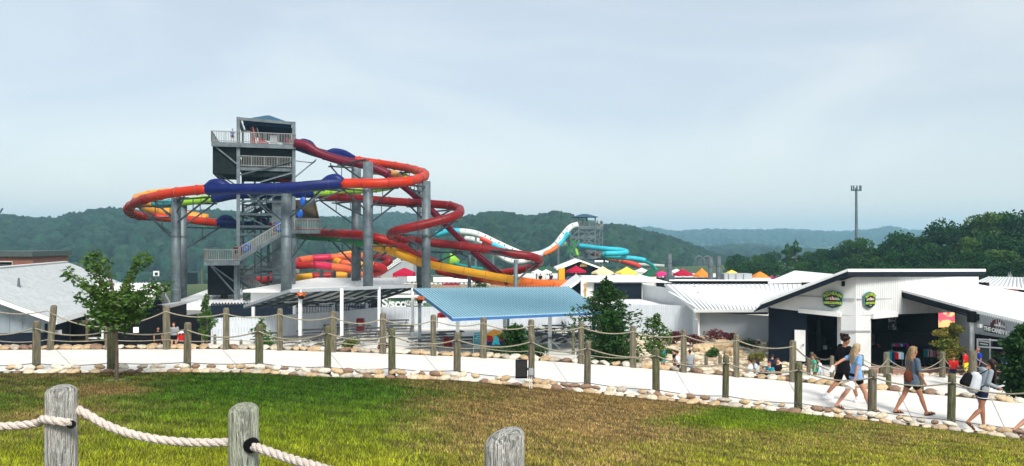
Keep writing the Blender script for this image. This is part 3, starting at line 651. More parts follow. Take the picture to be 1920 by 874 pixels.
MB().box(gp(4.95, -4.9) + ax * 1.2, (.25, .3, .22)).build('eave_light', m_white, LB)
MB().box(gp(-1.2, -3.85) - ax * .12, (.35, .1, .35), rz=math.atan2(pv.y, pv.x)).build('wall_vent', m_white, LB)
MB().tube([rn.lerp(e0, .42) + ax * 4.5 + Vector((0, 0, 0)), rn.lerp(e0, .42) + ax * 4.5 + Vector((0, 0, .55))], [.09, .05], 8).build('roof_vent', m_steel, LB)
# cross gable
cg = rfar - ax * 7.5 + pv * 2.9 + Vector((0, 0, -1.2)); ce = cg + pv * 4.9
mb = MB(); fa = ce - ax * 2.6 + Vector((0, 0, -1.35)); fb = cg - ax * 2.6 + pv * 2.4 + Vector((0, 0, -1.35)); panel_roof(mb, fb, fa, ce, cg, .12, 24, .04, .035); ga = ce + ax * 3.6 + Vector((0, 0, -1.6)); gb = cg + ax * 3.6 + Vector((0, 0, -1.6)); panel_roof(mb, ga, gb, cg, ce, .12, 24, .04, .035); mb.build('cross_roof', [m_whitemetal, m_seam_shade], LB)
mb = MB(); q = [fa + ax * .1 - pv * .5, ga - ax * .1 - pv * .5]; mb.prism([(q[0].x, q[0].y, GZ), (q[1].x, q[1].y, GZ), (q[1].x, q[1].y, q[1].z), (ce.x - pv.x * .5, ce.y - pv.y * .5, ce.z), (q[0].x, q[0].y, q[0].z)], -pv * .15)
q2 = [fb + ax * .3 + pv * .3, fa + ax * .3 - pv * .5]; mb.prism([(q2[0].x, q2[0].y, GZ), (q2[1].x, q2[1].y, GZ), (q2[1].x, q2[1].y, fa.z), (q2[0].x, q2[0].y, fb.z)], ax * .15); mb.build('cross_wall', m_navy, LB)
for k, px in enumerate((148, 178)):
    wp = G(px, 41.8 + k * 1.2, -5.1); fr = MB(); fr.box(wp, (1.0, .1, 1.2)); f_ = fr.build('window', m_white if k else m_brown, LB); MB().box(wp + Vector((0, -.06, 0)), (.8, .04, .95)).build('pane', m_dark, f_)
# dark flat building with board fence left of the plaza
DB = thing('dark_kiosk_building', 'long black flat roofed building behind the young tree', 'building', G(300, 47, GZ))
mb = MB(); a, b = G(196, 43, GZ), G(392, 52, GZ); mb.prism([a, b, (b.x, b.y, -5.05), (a.x, a.y, -4.95)], (0, .3, 0)); mb.build('front_wall', m_black, DB)
mb = MB(); mb.prism([(a.x, a.y - .3, -4.93), (b.x - 3.5, b.y - 1.6, -5.0), (b.x - 2.8, b.y + 5, -4.6), (a.x - .8, a.y + 5, -4.5)], (0, 0, .12)); mb.build('roof', m_greyroof, DB)
mb = MB(); mb.prism([(a.x, a.y + 5.4, GZ), (b.x - 4, b.y + 5.4, GZ), (b.x - 4, b.y + 5.4, -4.7), (a.x, a.y + 5.4, -4.7)], (0, .2, 0)); mb.build('rear_wall', m_black, DB)
s_ = MB().box(G(253, 45.2, -5.45) , (.42, .06, .34), rz=.3).build('notice', m_white, DB); 
for px in (372, 384): MB().box(G(px, 51.2, -5.6), (.12, .1, .9)).build('window_slit', m_black, DB)
for px in (290, 298): 
    MB().box(G(px, 48.4, -4.35), (.34, .25, .26)).build('floodlight', m_dark, DB)
# vertical paling fence with black boards
def board_fence(nm, label, pts, z0, z1, m_, bw=.14, gap=.015, jag=0.0, cat='fence'):
    t = thing(nm, label, cat, pts[0][:2] + (z0,) if isinstance(pts[0], tuple) else (pts[0].x, pts[0].y, z0)); mb = MB()
    for a, b in zip(pts, pts[1:]):
        a = Vector((a[0], a[1], 0)); b = Vector((b[0], b[1], 0)); u = (b - a).normalized(); n = int((b - a).length / (bw + gap))
        for i in range(n):
            p = a + u * (i + .5) * (b - a).length / n; mb.box((p.x, p.y + random.uniform(0, .012), (z0 + z1) / 2 + (jag if i % 2 else 0)), ((b - a).length / n - gap, .03, z1 - z0), rz=math.atan2(u.y, u.x))
    mb.build('boards', m_, t); rb = MB()
    for a, b in zip(pts, pts[1:]):
        for z in (z0 + .3, z1 - .3): rb.bar((a[0], a[1] + .06, z), (b[0], b[1] + .06, z), .08, .09)
    rb.build('rails', m_, t); return t
F1 = [G(388, 52.4, 0), G(525, 54.5, 0), G(650, 58, 0), G(720, 61.5, 0), G(1065, 61.5, 0)]
board_fence('board_fence', 'long pale grey board fence closing the back of the picnic plaza', [(p.x, p.y) for p in F1], GZ, -5.5, m_fencew, .17)
F2 = [G(395, 68.5, 0), G(800, 69.5, 0)]
board_fence('board_fence', 'dark paling fence with jagged top behind the pale plaza fence', [(p.x, p.y) for p in F2], GZ, -5.85, m_navy, .12, .02, .1)
F3 = [G(1062, 60, 0), G(1330, 56.2, 0)]
board_fence('board_fence', 'short grey board fence behind the small maple by the rock garden', [(p.x, p.y) for p in F3], GZ, -5.0, m_fencew, .15)
nb = thing('navy_screen_wall', 'smooth dark blue screen wall below the tower stairs', 'wall', G(470, 66, GZ)); mb = MB(); a, b = G(392, 65, GZ), G(552, 68, GZ); mb.prism([a, b, (b.x, b.y, -5.7), (a.x, a.y, -5.75)], (0, .2, 0)); mb.build('panel', m_navy, nb)
# big white roof below the tower (store building) and its twin on the left
wb = thing('white_roofed_shed', 'low shed with wide white roof just right of the tall tower', 'shed', G(600, 78, GZ)); mb = MB()
panel_roof(mb, G(455, 74, -5.0), G(770, 74, -5.1), P(745, 521, 84), P(597, 521, 84), .2, 12, .02, .05); mb.build('roof', [m_whitemetal, m_whitemetal], wb); MB().prism([G(470, 75, GZ), G(765, 75, GZ), G(765, 75, -5.2), G(470, 75, -5.2)], (0, 6, 0)).build('wall', m_sidingw, wb)
wb = thing('white_roofed_shed', 'low shed with wide white roof at the foot of the twin columns', 'shed', G(380, 80, GZ)); mb = MB()
panel_roof(mb, G(300, 70, -6.3), G(455, 68, -6.3), P(455, 540, 92), P(396, 541, 92), .2, 12, .02, .05); mb.build('roof', [m_whitemetal, m_whitemetal], wb); MB().prism([G(308, 71, GZ), G(452, 69.5, GZ), G(452, 69.5, -6.4), G(308, 71, -6.4)], (0, 9, 0)).build('wall', m_sidingw, wb)
# brick building far left
bb = thing('brick_building', 'flat roofed brick building beyond the pale roof at the far left', 'building', G(10, 100, GZ)); z_t = (HY - 472) / F * 100
mb = MB(); mb.box(((10 - 960) / F * 100, 104, (GZ + z_t - .5) / 2), (7.4, 8, z_t - .5 - GZ)); mb.build('wall', mat('red_brick', (.22, .09, .06), .85, var=.2, scale=3), bb)
mb = MB(); mb.box(((8 - 960) / F * 100, 104, z_t - .3), (8.2, 9, .7)); mb.build('roof', mat('dark_green_roof', (.06, .08, .075), .8, var=.2), bb)
fr = MB().box((G(2, 99.9, z_t - 1.55)), (3.0, .2, .5)).build('window', m_white, bb); MB().box((G(2, 99.75, z_t - 1.55)), (2.8, .1, .36)).build('pane', m_dark, fr)

# ---------------- white buildings in the middle right
CB = thing('white_flat_building', 'long white roofed building with black louvre panel behind the pine', 'building', G(1150, 76, GZ))
A1, A2, A3 = P(1048, 555, 70), P(1108, 519, 72), P(1235, 521, 76)
mb = MB(); q = [G(1058, 71, GZ), G(1094, 71, GZ), P(1094, 527, 71), P(1058, 549, 71)]; mb.prism(q, (0, 6, 0)); mb.build('gable_wall', m_black, CB)
mb = MB(); mb.prism([P(1048, 557, 70.4), P(1092, 525, 70.4), P(1092, 520.5, 70.4), P(1040, 557, 70.4)], (0, 7, 0)); mb.build('sloping_eave', m_whitemetal, CB)
mb = MB(); q = [G(1094, 70.8, GZ), G(1205, 70.8, GZ), P(1205, 528, 70.8), P(1094, 528, 70.8)]; mb.prism(q, (0, .2, 0)); mb.build('front_wall', m_sidingw, CB)
mb = MB(); lap_wall(mb, G(1114, 70.6, 0)[:2], G(1203, 70.6, 0)[:2], (HY - 563) / F * 70.6, (HY - 531) / F * 70.6, .16); mb.build('louvre_panel', m_navy, CB)
mb = MB(); mb.prism([P(1092, 519, 70.2), P(1216, 519, 70.2), P(1262, 531, 70.2), P(1208, 529, 70.2), P(1092, 529, 70.2)], (0, 3, 0)); mb.build('roof', m_whitemetal, CB)
mb = MB(); lap_wall(mb, G(1205, 70.7, 0)[:2], G(1312, 60.0, 0)[:2], GZ, (HY - 531) / F * 70.7, .2); mb.build('lap_wall', m_sidingw, CB)
MB().bar(P(1094, 520, 70.1), P(1094, 562, 70.1), .5, .1).build('corner_board', m_white, CB)
mb = MB(); mb.bar(P(1098, 532, 69.9), P(1098, 556, 69.9), .1, .1); mb.bar(P(1095, 532, 69.9), P(1101, 532, 69.9), .1, .1); mb.bar(P(1095, 544, 69.9), P(1101, 544, 69.9), .1, .1); mb.build('yellow_ladder', m_yel, CB)
# low white membrane roof in front of it
LR = thing('low_annex', 'low annex with blank white roof between the pine and the ribbed roof', 'annex', G(1200, 62, GZ))
mb = MB(); mb.prism([P(1112, 571, 62), P(1306, 586, 60), P(1200, 563, 70), P(1130, 563, 70)], (0, 0, .1)); mb.prism([P(1090, 583, 60), P(1306, 588, 58.5), P(1300, 575, 62), P(1112, 570, 63)], (0, 0, .1)); mb.build('roof', m_whitemetal, LR)
mb = MB(); lap_wall(mb, G(1085, 60, 0)[:2], G(1306, 58, 0)[:2], GZ, -5.75, .2); mb.build('wall', m_sidingw, LR)
# big ribbed roof hall
RH = thing('ribbed_roof_hall', 'grey lap sided hall under a large white standing seam roof', 'hall', G(1370, 56, GZ))
ea, eb = P(1302, 581, 54), P(1452, 580, 51); ra, rb_ = P(1247, 533, 66), P(1530, 533, 66)
mb = MB(); panel_roof(mb, ea, P(1530, 580, 49.8), rb_, ra, .14, 32, .045, .045); mb.build('roof', [m_whitemetal, m_seam_shade], RH)
mb = MB(); mb.bar(ea - Vector((0, .02, .09)), P(1452, 580, 51) - Vector((0, .02, .09)), .1, .2); mb.bar(ea - Vector((.03, 0, .05)), ra - Vector((.03, 0, .05)), .08, .16); mb.build('gutter', m_white, RH)
mb = MB(); lap_wall(mb, (G(1309, 54.6, 0).x, 54.6), (G(1446, 51.6, 0).x, 51.6), GZ - .3, ea.z - .1, .15); mb.build('front_wall', m_siding, RH)
w1_ = G(1309, 54.6, 0); w2_ = G(1262, 65.5, 0)
mb = MB(); lap_wall(mb, w2_[:2], w1_[:2], GZ, ra.z - .2, .2, ea.z - .15); mb.build('side_wall', m_sidingw, RH)
mb = MB(); mb.bar(P(1254, 548, 60), P(1306, 578, 54.3), .16, .16); mb.bar(P(1306, 578, 54.3), P(1306, 600, 54.3), .16, .16); mb.build('downpipe', m_white, RH)
MB().tube([P(1302, 540, 64), P(1302, 537, 64)], .12, 8).build('roof_vent', m_steeld, RH)
MB().bar(P(1310, 584, 54.4), P(1310, 640, 54.4), .12, .12).build('corner_board', m_white, RH); MB().bar(P(1443, 582, 51.4), P(1443, 640, 51.4), .12, .12).build('corner_board', m_white, RH)

# ---------------- the shop with the garage bays
S = thing('shop_building', 'white shop with navy side wall, long dark roof edge and two open garage bays', 'shop', G(1600, 45, GZ))
sd0, sd1 = 46.5, 44.5         # facade depth left and centre
def SF(px, py, off=0.0):       # left facade plane from px 1440 (d 47) to 1605 (d 44)
    d = lerp(44.0, 41.0, (px - 1440) / 165.0) + off; return P(px, py, d)
def SR(px, py, off=0.0):       # right facade plane recedes from the corner
    d = lerp(41.0, 46.0, (px - 1605) / 230.0) + off; return P(px, py, d)
# main roof: slope down left, nearly level edge to the right
mb = MB(); th = Vector((0, 0, -.32))
fl, fp, frr = P(1427, 568, 43.5), P(1590, 505, 39.8), P(1848, 505, 46.5)
bl, bpk, brr = P(1433, 560, 58), P(1592, 507.5, 58), P(1842, 507.5, 60)
for poly in ([fl, fp, bpk, bl], [fp, frr, brr, bpk]):
    mb.prism(poly, (0, 0, -.08))
mb.build('roof', m_whitemetal, S)
def fascia(a, b, off, h, m_, nm, th=.1):
    a = a + Vector((0, 0, off)); b = b + Vector((0, 0, off)); return MB().prism([a, b, b - Vector((0, 0, h)), a - Vector((0, 0, h))], (0, th, 0)).build(nm, m_, S)
fascia(fl + Vector((0, -.03, 0)), fp + Vector((0, -.03, 0)), .02, .12, m_white, 'roof_edge'); fascia(fp + Vector((0, -.03, 0)), frr + Vector((0, -.03, 0)), .02, .16, m_white, 'roof_edge')
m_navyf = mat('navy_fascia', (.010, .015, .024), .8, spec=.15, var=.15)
for a, b in ((fl, fp), (fp, frr)):
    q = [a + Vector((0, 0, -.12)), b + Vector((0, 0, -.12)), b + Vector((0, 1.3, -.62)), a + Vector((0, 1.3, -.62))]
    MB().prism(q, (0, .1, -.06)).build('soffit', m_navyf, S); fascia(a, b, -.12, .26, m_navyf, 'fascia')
# gable wall upper (batten boards), left facade
top_l = [SF(1444, 567), SF(1605, 524)]
mb = MB(); batten_poly(mb, [SF(1444, 577), SF(1576, 592), SF(1605, 592), SF(1605, 520), SF(1590, 519), SF(1444, 574)], .2, 60, .03, .025); mb.build('upper_wall', m_sidingw, S)
mb = MB(); batten_poly(mb, [SR(1605, 592), SR(1835, 584), SR(1835, 519), SR(1605, 519)], .2, 70, .03, .025); mb.build('upper_wall', m_sidingw, S)
mb = MB(); mb.bar(SF(1490, 554, -.06), SF(1603, 561, -.06), .05, .06); mb.bar(SR(1607, 561, -.06), SR(1695, 560, -.06), .05, .06); mb.build('trim_line', m_siding, S)
# central pillar
mb = MB(); pts = [SF(1577, 584), SF(1605, 584), SR(1633, 584)]; pb = [Vector((p.x, p.y, GZ)) for p in pts]
for i in (0, 1): mb.prism([pb[i], pb[i + 1], pts[i + 1], pts[i]], (0, .5, 0))
mb.build('pillar', m_sidingw, S); mb = MB(); mb.bar(SF(1577, 621, -.05), SF(1605, 621, -.05), .05, .07); mb.bar(SR(1605, 621, -.05), SR(1633, 621, -.05), .05, .07); mb.build('pillar_band', m_siding, S)
# navy left wall
mb = MB(); a, b = SF(1443, 640), SF(1513, 640); mb.prism([(a.x, a.y, GZ), (b.x, b.y, GZ), (b.x, b.y, SF(1513, 585).z), (a.x, a.y, SF(1443, 576).z)], (0, .2, 0)); mb.build('navy_wall', m_navy, S)
dr_ = MB().box(SF(1500, 648, -.06), (.58, .08, 1.78), rz=-.4).build('door', m_white, S); MB().box(SF(1506, 647, -.14), (.05, .06, .12)).build('handle', m_steel, dr_)
# rolled up garage doors (headers)
MB().bar(SF(1498, 582, -.1), SF(1577, 590, -.1), .25, .25).build('garage_door', m_white, S); MB().bar(SR(1634, 593, -.1), SR(1680, 589, -.1), .25, .28).build('garage_door', m_white, S)
# interior shell
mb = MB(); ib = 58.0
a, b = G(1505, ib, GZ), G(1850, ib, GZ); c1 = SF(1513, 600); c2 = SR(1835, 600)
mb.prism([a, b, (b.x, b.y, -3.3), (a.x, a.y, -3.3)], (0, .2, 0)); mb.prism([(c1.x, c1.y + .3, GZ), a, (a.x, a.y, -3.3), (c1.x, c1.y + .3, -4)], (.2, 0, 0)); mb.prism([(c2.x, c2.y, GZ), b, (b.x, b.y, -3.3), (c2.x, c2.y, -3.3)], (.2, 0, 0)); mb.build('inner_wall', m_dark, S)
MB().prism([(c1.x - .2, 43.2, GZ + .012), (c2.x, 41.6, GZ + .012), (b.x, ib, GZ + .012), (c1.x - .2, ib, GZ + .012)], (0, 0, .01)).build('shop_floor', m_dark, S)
# candy cabin wing with the low roof that comes forward
Wg = thing('side_wing', 'right wing with broad white shed roof and sweet shop window front', 'shop', G(1860, 40, GZ))
r0, r1, r2, r3 = P(1675, 539, 43.4), P(1826, 531.5, 45.5), P(2060, 574, 43.2), P(2060, 636, 33.8); rm = P(1815, 577, 38.1)
mb = MB(); mb.prism([r0, rm, r3, r2, r1], (0, 0, -.1)); mb.build('roof', m_whitemetal, Wg)
def fas2(a, b, off, h, m_, nm, th=.1): 
    a = a + Vector((0, -.02, off)); b = b + Vector((0, -.02, off)); return MB().prism([a, b, b - Vector((0, 0, h)), a - Vector((0, 0, h))], (0, th, 0)).build(nm, m_, Wg)
fas2(r0, rm, .0, .12, m_white, 'roof_edge'); fas2(rm, r3, .0, .12, m_white, 'roof_edge'); fas2(r0, rm, -.12, .24, m_navyf, 'fascia'); fas2(rm, r3, -.12, .24, m_navyf, 'fascia')
q = [r0 + Vector((0, 0, -.4)), rm + Vector((0, 0, -.4)), rm + Vector((0, 6, .2)), r0 + Vector((.4, 2, -.1))]; MB().prism(q, (0, 0, -.05)).build('soffit', m_navyf, Wg)
def CW(px, py, off=0.0): return P(px, py, lerp(37.8, 35.1, (px - 1820) / 100.0) + off)
mb = MB(); batten_poly(mb, [CW(1821, 720), CW(2000, 720), CW(2000, 626), CW(1821, 585)], .2, 44, .04, .03); mb.build('front_wall', m_siding, Wg)
a, b = CW(1821, 700), P(1790, 700, 44)
mb = MB(); batten_poly(mb, [Vector((b.x, b.y, GZ)), Vector((a.x, a.y, GZ)), Vector((a.x, a.y, CW(1821, 585).z)), Vector((b.x, b.y, -4.0))], .15, 16, .05, .04); mb.build('side_wall', m_siding, Wg)
MB().bar(CW(1823, 588, -.05), CW(1823, 700, -.05), .22, .1).build('corner_board', m_white, Wg)
MB().prism([CW(1829, 626, -.16), CW(1990, 650, -.16), CW(1990, 740, -.16), CW(1829, 720, -.16)], (0, .05, 0)).build('shopfront_surround', m_black, Wg)
wnd = MB(); 
for px in (1833, 1857, 1884, 1912, 1940): wnd.bar(CW(px, 635, -.22), CW(px, 715, -.22), .06, .06)
for py in (636, 650): wnd.bar(CW(1833, py, -.22), CW(1960, py + 8, -.22), .06, .06)
wo = wnd.build('window', m_sidingw, Wg); MB().prism([CW(1833, 636, -.19), CW(1960, 644, -.19), CW(1960, 716, -.19), CW(1833, 700, -.19)], (0, .02, 0)).build('pane', mat('shop_glass', (.05, .08, .08), .08, var=.2, spec=.8), wo)
MB().box(CW(1833, 595, -.1) , (.28, .1, .3)).build('number_plate', m_black, Wg); MB().box(CW(1839, 611, -.1), (.22, .2, .18)).build('wall_light', m_white, Wg); MB().box(P(1822, 594, 37.5), (.3, .3, .55)).build('wall_speaker', m_black, Wg)
# distant pieces to the right of the shop
fb_ = thing('white_roofed_building', 'white ribbed roof with dark mural wall beyond the right wing', 'building', G(1880, 70, GZ)); mb = MB()
panel_roof(mb, P(1820, 533, 66), P(1995, 546, 66), P(1960, 521, 78), P(1855, 519, 78), .15, 20, .04, .05); mb.build('roof', [m_whitemetal, m_seam_shade], fb_)
MB().prism([G(1822, 67, GZ), G(1990, 67, GZ), P(1990, 548, 67), P(1822, 534, 67)], (0, .3, 0)).build('mural_wall', m_navy, fb_)
MB().prism([P(1887, 541, 66.8), P(1909, 543, 66.8), P(1909, 555, 66.8), P(1887, 553, 66.8)], (0, .1, 0)).build('mural', mat('flame_mural', (.75, .25, .03), .7, col2=(.5, .04, .02), scale=1.2), fb_)
MB().prism([P(1874, 539, 66.8), P(1885, 540, 66.8), P(1885, 552, 66.8), P(1874, 550, 66.8)], (0, .1, 0)).build('mural', mat('red_mural', (.45, .03, .04), .7, col2=(.05, .05, .2), scale=1.5), fb_)
hb = thing('white_roofed_building', 'blank white roof behind the ribbed hall, left of the dark roof edge', 'building', G(1500, 85, GZ)); MB().prism([P(1440, 532, 72), P(1560, 528, 72), P(1562, 517, 90), P(1490, 510.5, 90)], (0, 0, .2)).build('roof', m_whitemetal, hb); MB().prism([G(1445, 73, GZ), G(1558, 73, GZ), P(1558, 530, 73), P(1445, 533, 73)], (0, 8, 0)).build('wall', m_sidingw, hb)
gb_ = thing('roof_plant_deck', 'low dark edged roof deck carrying the exhaust stacks', 'roof deck', G(1330, 80, GZ)); MB().prism([P(1255, 527, 72), P(1445, 527, 72), P(1445, 523, 88), P(1255, 523, 88)], (0, 0, .12)).build('roof', m_whitemetal, gb_); MB().prism([G(1260, 72.2, GZ), G(1440, 72.2, GZ), P(1440, 528, 72.2), P(1260, 528, 72.2)], (0, 8, 0)).build('wall', m_black, gb_)
for i, (px, t0, b0, d) in enumerate(((1255, 476, 522, 74), (1332, 482, 530, 74), (1347, 480, 530, 74))):
    t = thing('exhaust_stack', ['lone galvanised exhaust stack left of the orange umbrella', 'left one of two exhaust stacks standing side by side', 'right one of two exhaust stacks standing side by side'][i], 'exhaust stack', P(px, b0, d), group='exhaust stacks on the roofs')
    mb = MB(); mb.tube([P(px, b0, d), P(px, b0 - 12, d), P(px, t0, d)], [.3, .25, .25], 14); mb.build('pipe', m_steel, t); mb = MB(); y_ = lerp(t0, b0, .4); mb.tube([P(px, y_, d), P(px, y_ - 1.2, d)], .29, 14); mb.build('clamp', m_steeld, t); MB().box(P(px, b0 + 1, d), (.9, .7, .7)).build('base', m_steeld, t)
t = thing('air_handler', 'boxy grey rooftop air handler beside the exhaust stacks', 'air handler', P(1380, 531, 74)); mb = MB(); mb.box(P(1380, 522, 74), (2.7, 1.5, .98)); mb.build('housing', m_siding, t)
mb = MB(); 
for px in (1366, 1380, 1394): mb.bar(P(px, 514, 73.2), P(px, 530, 73.2), .04, .03)
mb.build('panel_seam', m_steeld, t)
# ================================================================ far water park
def tri_noise(a, b): return random.uniform(a, b)
# second tower
T2 = thing('slide_tower', 'distant slide tower with small blue hip roof behind the black fronted hut', 'slide tower', G(1105, 200, GZ)); d0 = 196.0; d1 = 203.0
def X2(px, d=d0): return (px - 960) / F * d
def Z2(py, d=d0): return (HY - py) / F * d
for px, d in ((1085, d0), (1116, d0), (1085, d1), (1116, d1), (1100, d1)): MB().bar((X2(px, d), d, GZ), (X2(px, d), d, Z2(408, d)), .34, .34).build('leg', m_steel, T2)
mb = MB(); mb.box(((X2(1078) + X2(1131)) / 2, (d0 + d1) / 2, Z2(427)), (X2(1131) - X2(1078), d1 - d0, .9)); mb.build('deck', m_steel, T2)
railing([((X2(1084), d0, Z2(425)), (X2(1131), d0, Z2(425))), ((X2(1131), d0, Z2(425)), (X2(1131), d1, Z2(425)))], 1.3, T2, sp=.35)
mb = MB(); a = [(X2(1072), d0 - 1, Z2(407)), (X2(1122), d0 - 1, Z2(407)), (X2(1122), d1, Z2(407)), (X2(1072), d1, Z2(407)), (X2(1093), d0 + 3, Z2(400.5)), (X2(1103), d0 + 3, Z2(400.5))]
mb.add(a, [(0, 1, 5, 4), (1, 2, 5), (2, 3, 4, 5), (3, 0, 4), (0, 3, 2, 1)]); mb.build('roof', m_tblue, T2)
mb = MB()
for k in range(4):
    ya, yb = 432 + k * 13, 445 + k * 13
    for d in (d0, d1): mb.bar((X2(1085, d), d, Z2(ya, d)), (X2(1116, d), d, Z2(yb, d)), .3, .3); mb.bar((X2(1116, d), d, Z2(ya, d)), (X2(1085, d), d, Z2(yb, d)), .3, .3); mb.bar((X2(1070, d), d, Z2(yb, d)), (X2(1118, d), d, Z2(yb, d)), .25, .5); mb.bar((X2(1100, d), d, Z2(ya, d)), (X2(1100, d), d, Z2(yb, d)), .3, .3); mb.bar((X2(1070, d), d, Z2(yb, d)), (X2(1085, d), d, Z2(ya, d)), .3, .3)
mb.bar((X2(1070), d0, Z2(432)), (X2(1070), d0, GZ), .3, .3); mb.bar((X2(1130), d0, Z2(429)), (X2(1117), d0, Z2(445)), .25, .25)
for k in range(7): mb.bar((X2(1064, d1), d1, Z2(438 + k * 9)), (X2(1130, d1), d1, Z2(438 + k * 9)), .15, .2); mb.bar((X2(1116, d1), d1, Z2(438 + k * 9)), (X2(1130, d1), d1, Z2(447 + k * 9)), .18, .18)
for px in (1064, 1074, 1124, 1130): mb.bar((X2(px, d1), d1, Z2(434)), (X2(px, d1), d1, GZ), .22, .22)
for k in range(5): mb.bar((X2(1064 if k % 2 else 1082), d0 + 1, Z2(445 + k * 9)), (X2(1082 if k % 2 else 1064), d0 + 1, Z2(454 + k * 9)), .3, .6)
mb.build('bracing', m_steel, T2)
def far_slide(nm, label, pts, secs, r, group='slides in the far part of the water park', ladder=None, cat='water slide'):
    t = thing(nm, label, cat, P(*pts[0]), group=group)
    for (i0, i1, m_, arc) in secs:
        lo, hi = max(i0 - 1, 0), min(i1 + 1, len(pts) - 1); full = catmull(shift_poly(pts[lo:hi + 1]), 6); a = (i0 - lo) * 6; c = [Vector(p) for p in full[a:a + (i1 - i0) * 6 + 1]]
        mb = MB()
        if arc: mb.tube(c, r, 8, a0=R(80), a1=R(280)); mb.tube(c, r * .9, 8, a0=R(80), a1=R(280))
        else: mb.tube(c, r, 12)
        o = mb.build('slide_section', m_, t, smooth=True)
        if ladder:
            lb = MB(); L_ = 0
            for p, q in zip(c, c[1:]):
                L_ += (q - p).length
                if L_ > 1.5: L_ = 0; lb.bar(q + Vector((0, -r * .93, r * .45)), q.lerp(p, .32) + Vector((0, -r * .93, r * .45)), .08, .5)
            if lb.v: lb.build('side_opening', m_dark, o)
    return t
far_slide('water_slide', 'big white slide with dark side slots dropping from the second tower in a long wave', [(1084, 421, 196), (1070, 426, 196), (1056, 441, 195), (1042, 459, 194), (1026, 471, 193), (1008, 477, 191), (985, 478, 190), (960, 469, 190), (930, 455, 190), (900, 441, 190), (882, 436, 190), (862, 434, 190), (840, 434, 191), (818, 440, 192)],
    [(0, 2, m_wfib, 0), (2, 3, m_wfib, 0), (3, 4, m_wfib, 0), (4, 8, m_wfib, 0), (8, 11, m_wfib, 0), (11, 13, m_cyan, 0)], .80, ladder=True)
far_slide('water_slide', 'coloured lower skin of the white wave slide in cyan and orange', [(1066, 436, 194.5), (1056, 449, 194.5), (1046, 461, 193.5), (1034, 470, 192.5), (1018, 477, 191.5)], [(0, 2, m_cyan, 0), (2, 4, m_orange, 0)], .62)
far_slide('water_slide', 'short cyan and red underside pieces below the white wave slide left crest', [(950, 469, 189.5), (935, 463, 189.5), (922, 457, 189.5), (910, 451, 189.5), (900, 447, 189.5)], [(0, 2, m_cyan, 0), (2, 4, m_orred, 0)], .6)
far_slide('water_slide', 'second white slide looping under the first, with red patches', [(1062, 456, 200), (1040, 463, 200), (1015, 474, 201), (995, 486, 202), (975, 491, 202), (955, 489, 202), (938, 480, 202), (922, 467, 202), (905, 455, 203), (888, 449, 203), (872, 447, 204)], [(0, 1, m_wfib, 0), (1, 2, m_cyan, 0), (2, 7, m_wfib, 0), (7, 8, m_crim, 0), (8, 10, m_wfib, 0)], .70, ladder=True)
far_slide('water_slide', 'aqua tube slide folding back on itself right of the second tower', [(1086, 461, 196), (1110, 464, 193), (1140, 467, 190), (1165, 469, 189), (1175, 473, 187), (1160, 475, 185), (1135, 476, 185), (1132, 480, 187), (1155, 482, 188), (1190, 485, 188), (1210, 489, 187), (1224, 496, 186), (1232, 506, 186)], [(0, 4, m_cyan, 0), (4, 6, m_cyan, 0), (6, 8, m_teal, 0), (8, 10, m_cyan, 0), (10, 12, m_teal, 1)], .62)
far_slide('water_slide', 'orange slide passing low behind the aqua one', [(1092, 470, 205), (1118, 476, 204), (1140, 483, 203), (1165, 489, 202), (1190, 496, 202), (1200, 501, 202)], [(0, 1, m_peach, 0), (1, 3, m_orange, 0), (3, 5, m_orred, 0)], .7)
far_slide('water_slide', 'white flume disappearing to the right below the aqua slide', [(1195, 494, 210), (1215, 495, 210), (1245, 497, 210)], [(0, 2, m_wfib, 1)], .8)
# slide posts
for i, (px, t0, d) in enumerate(((1047, 462, 193), (892, 444, 190), (925, 470, 190), (1158, 484, 188), (1010, 482, 190), (1190, 492, 202))):
    t = MB().bar(G(px, d, GZ), P(px, t0, d), .5, .5).build('slide_post', m_steel); tag(t, ['thick grey post below the drop of the white slide', 'grey post under the left crest of the white slide', 'grey post under the second white slide', 'grey post under the aqua slide hairpin', 'grey post beside the lowest dip of the white slide', 'grey post behind the yellow umbrella under the orange slide'][i], 'post', 'far slide posts')
# green bowl slide
t = thing('bowl_slide', 'lime green funnel slide with dark green scalloped rim behind the yellow run', 'water slide', P(840, 520, 150)); mb = MB()
c = P(838, 486, 150); ax_ = Vector((-1, -.5, .25)).normalized(); pts_ = [c - ax_ * .0, c - ax_ * 1.2, c - ax_ * 2.6]; mb.tube(pts_, [1.5, 1.15, .5], 16); mb.build('funnel', m_lime, t, smooth=True)
MB().tube([c + ax_ * .25, c - ax_ * .05], [2.0, 1.5], 9).build('rim', m_green, t); far_slide('water_slide', 'thin teal runout leaving the green funnel', [(846, 490, 150), (862, 495, 150), (880, 499, 150), (905, 503, 150)], [(0, 3, m_teal, 1)], .5)
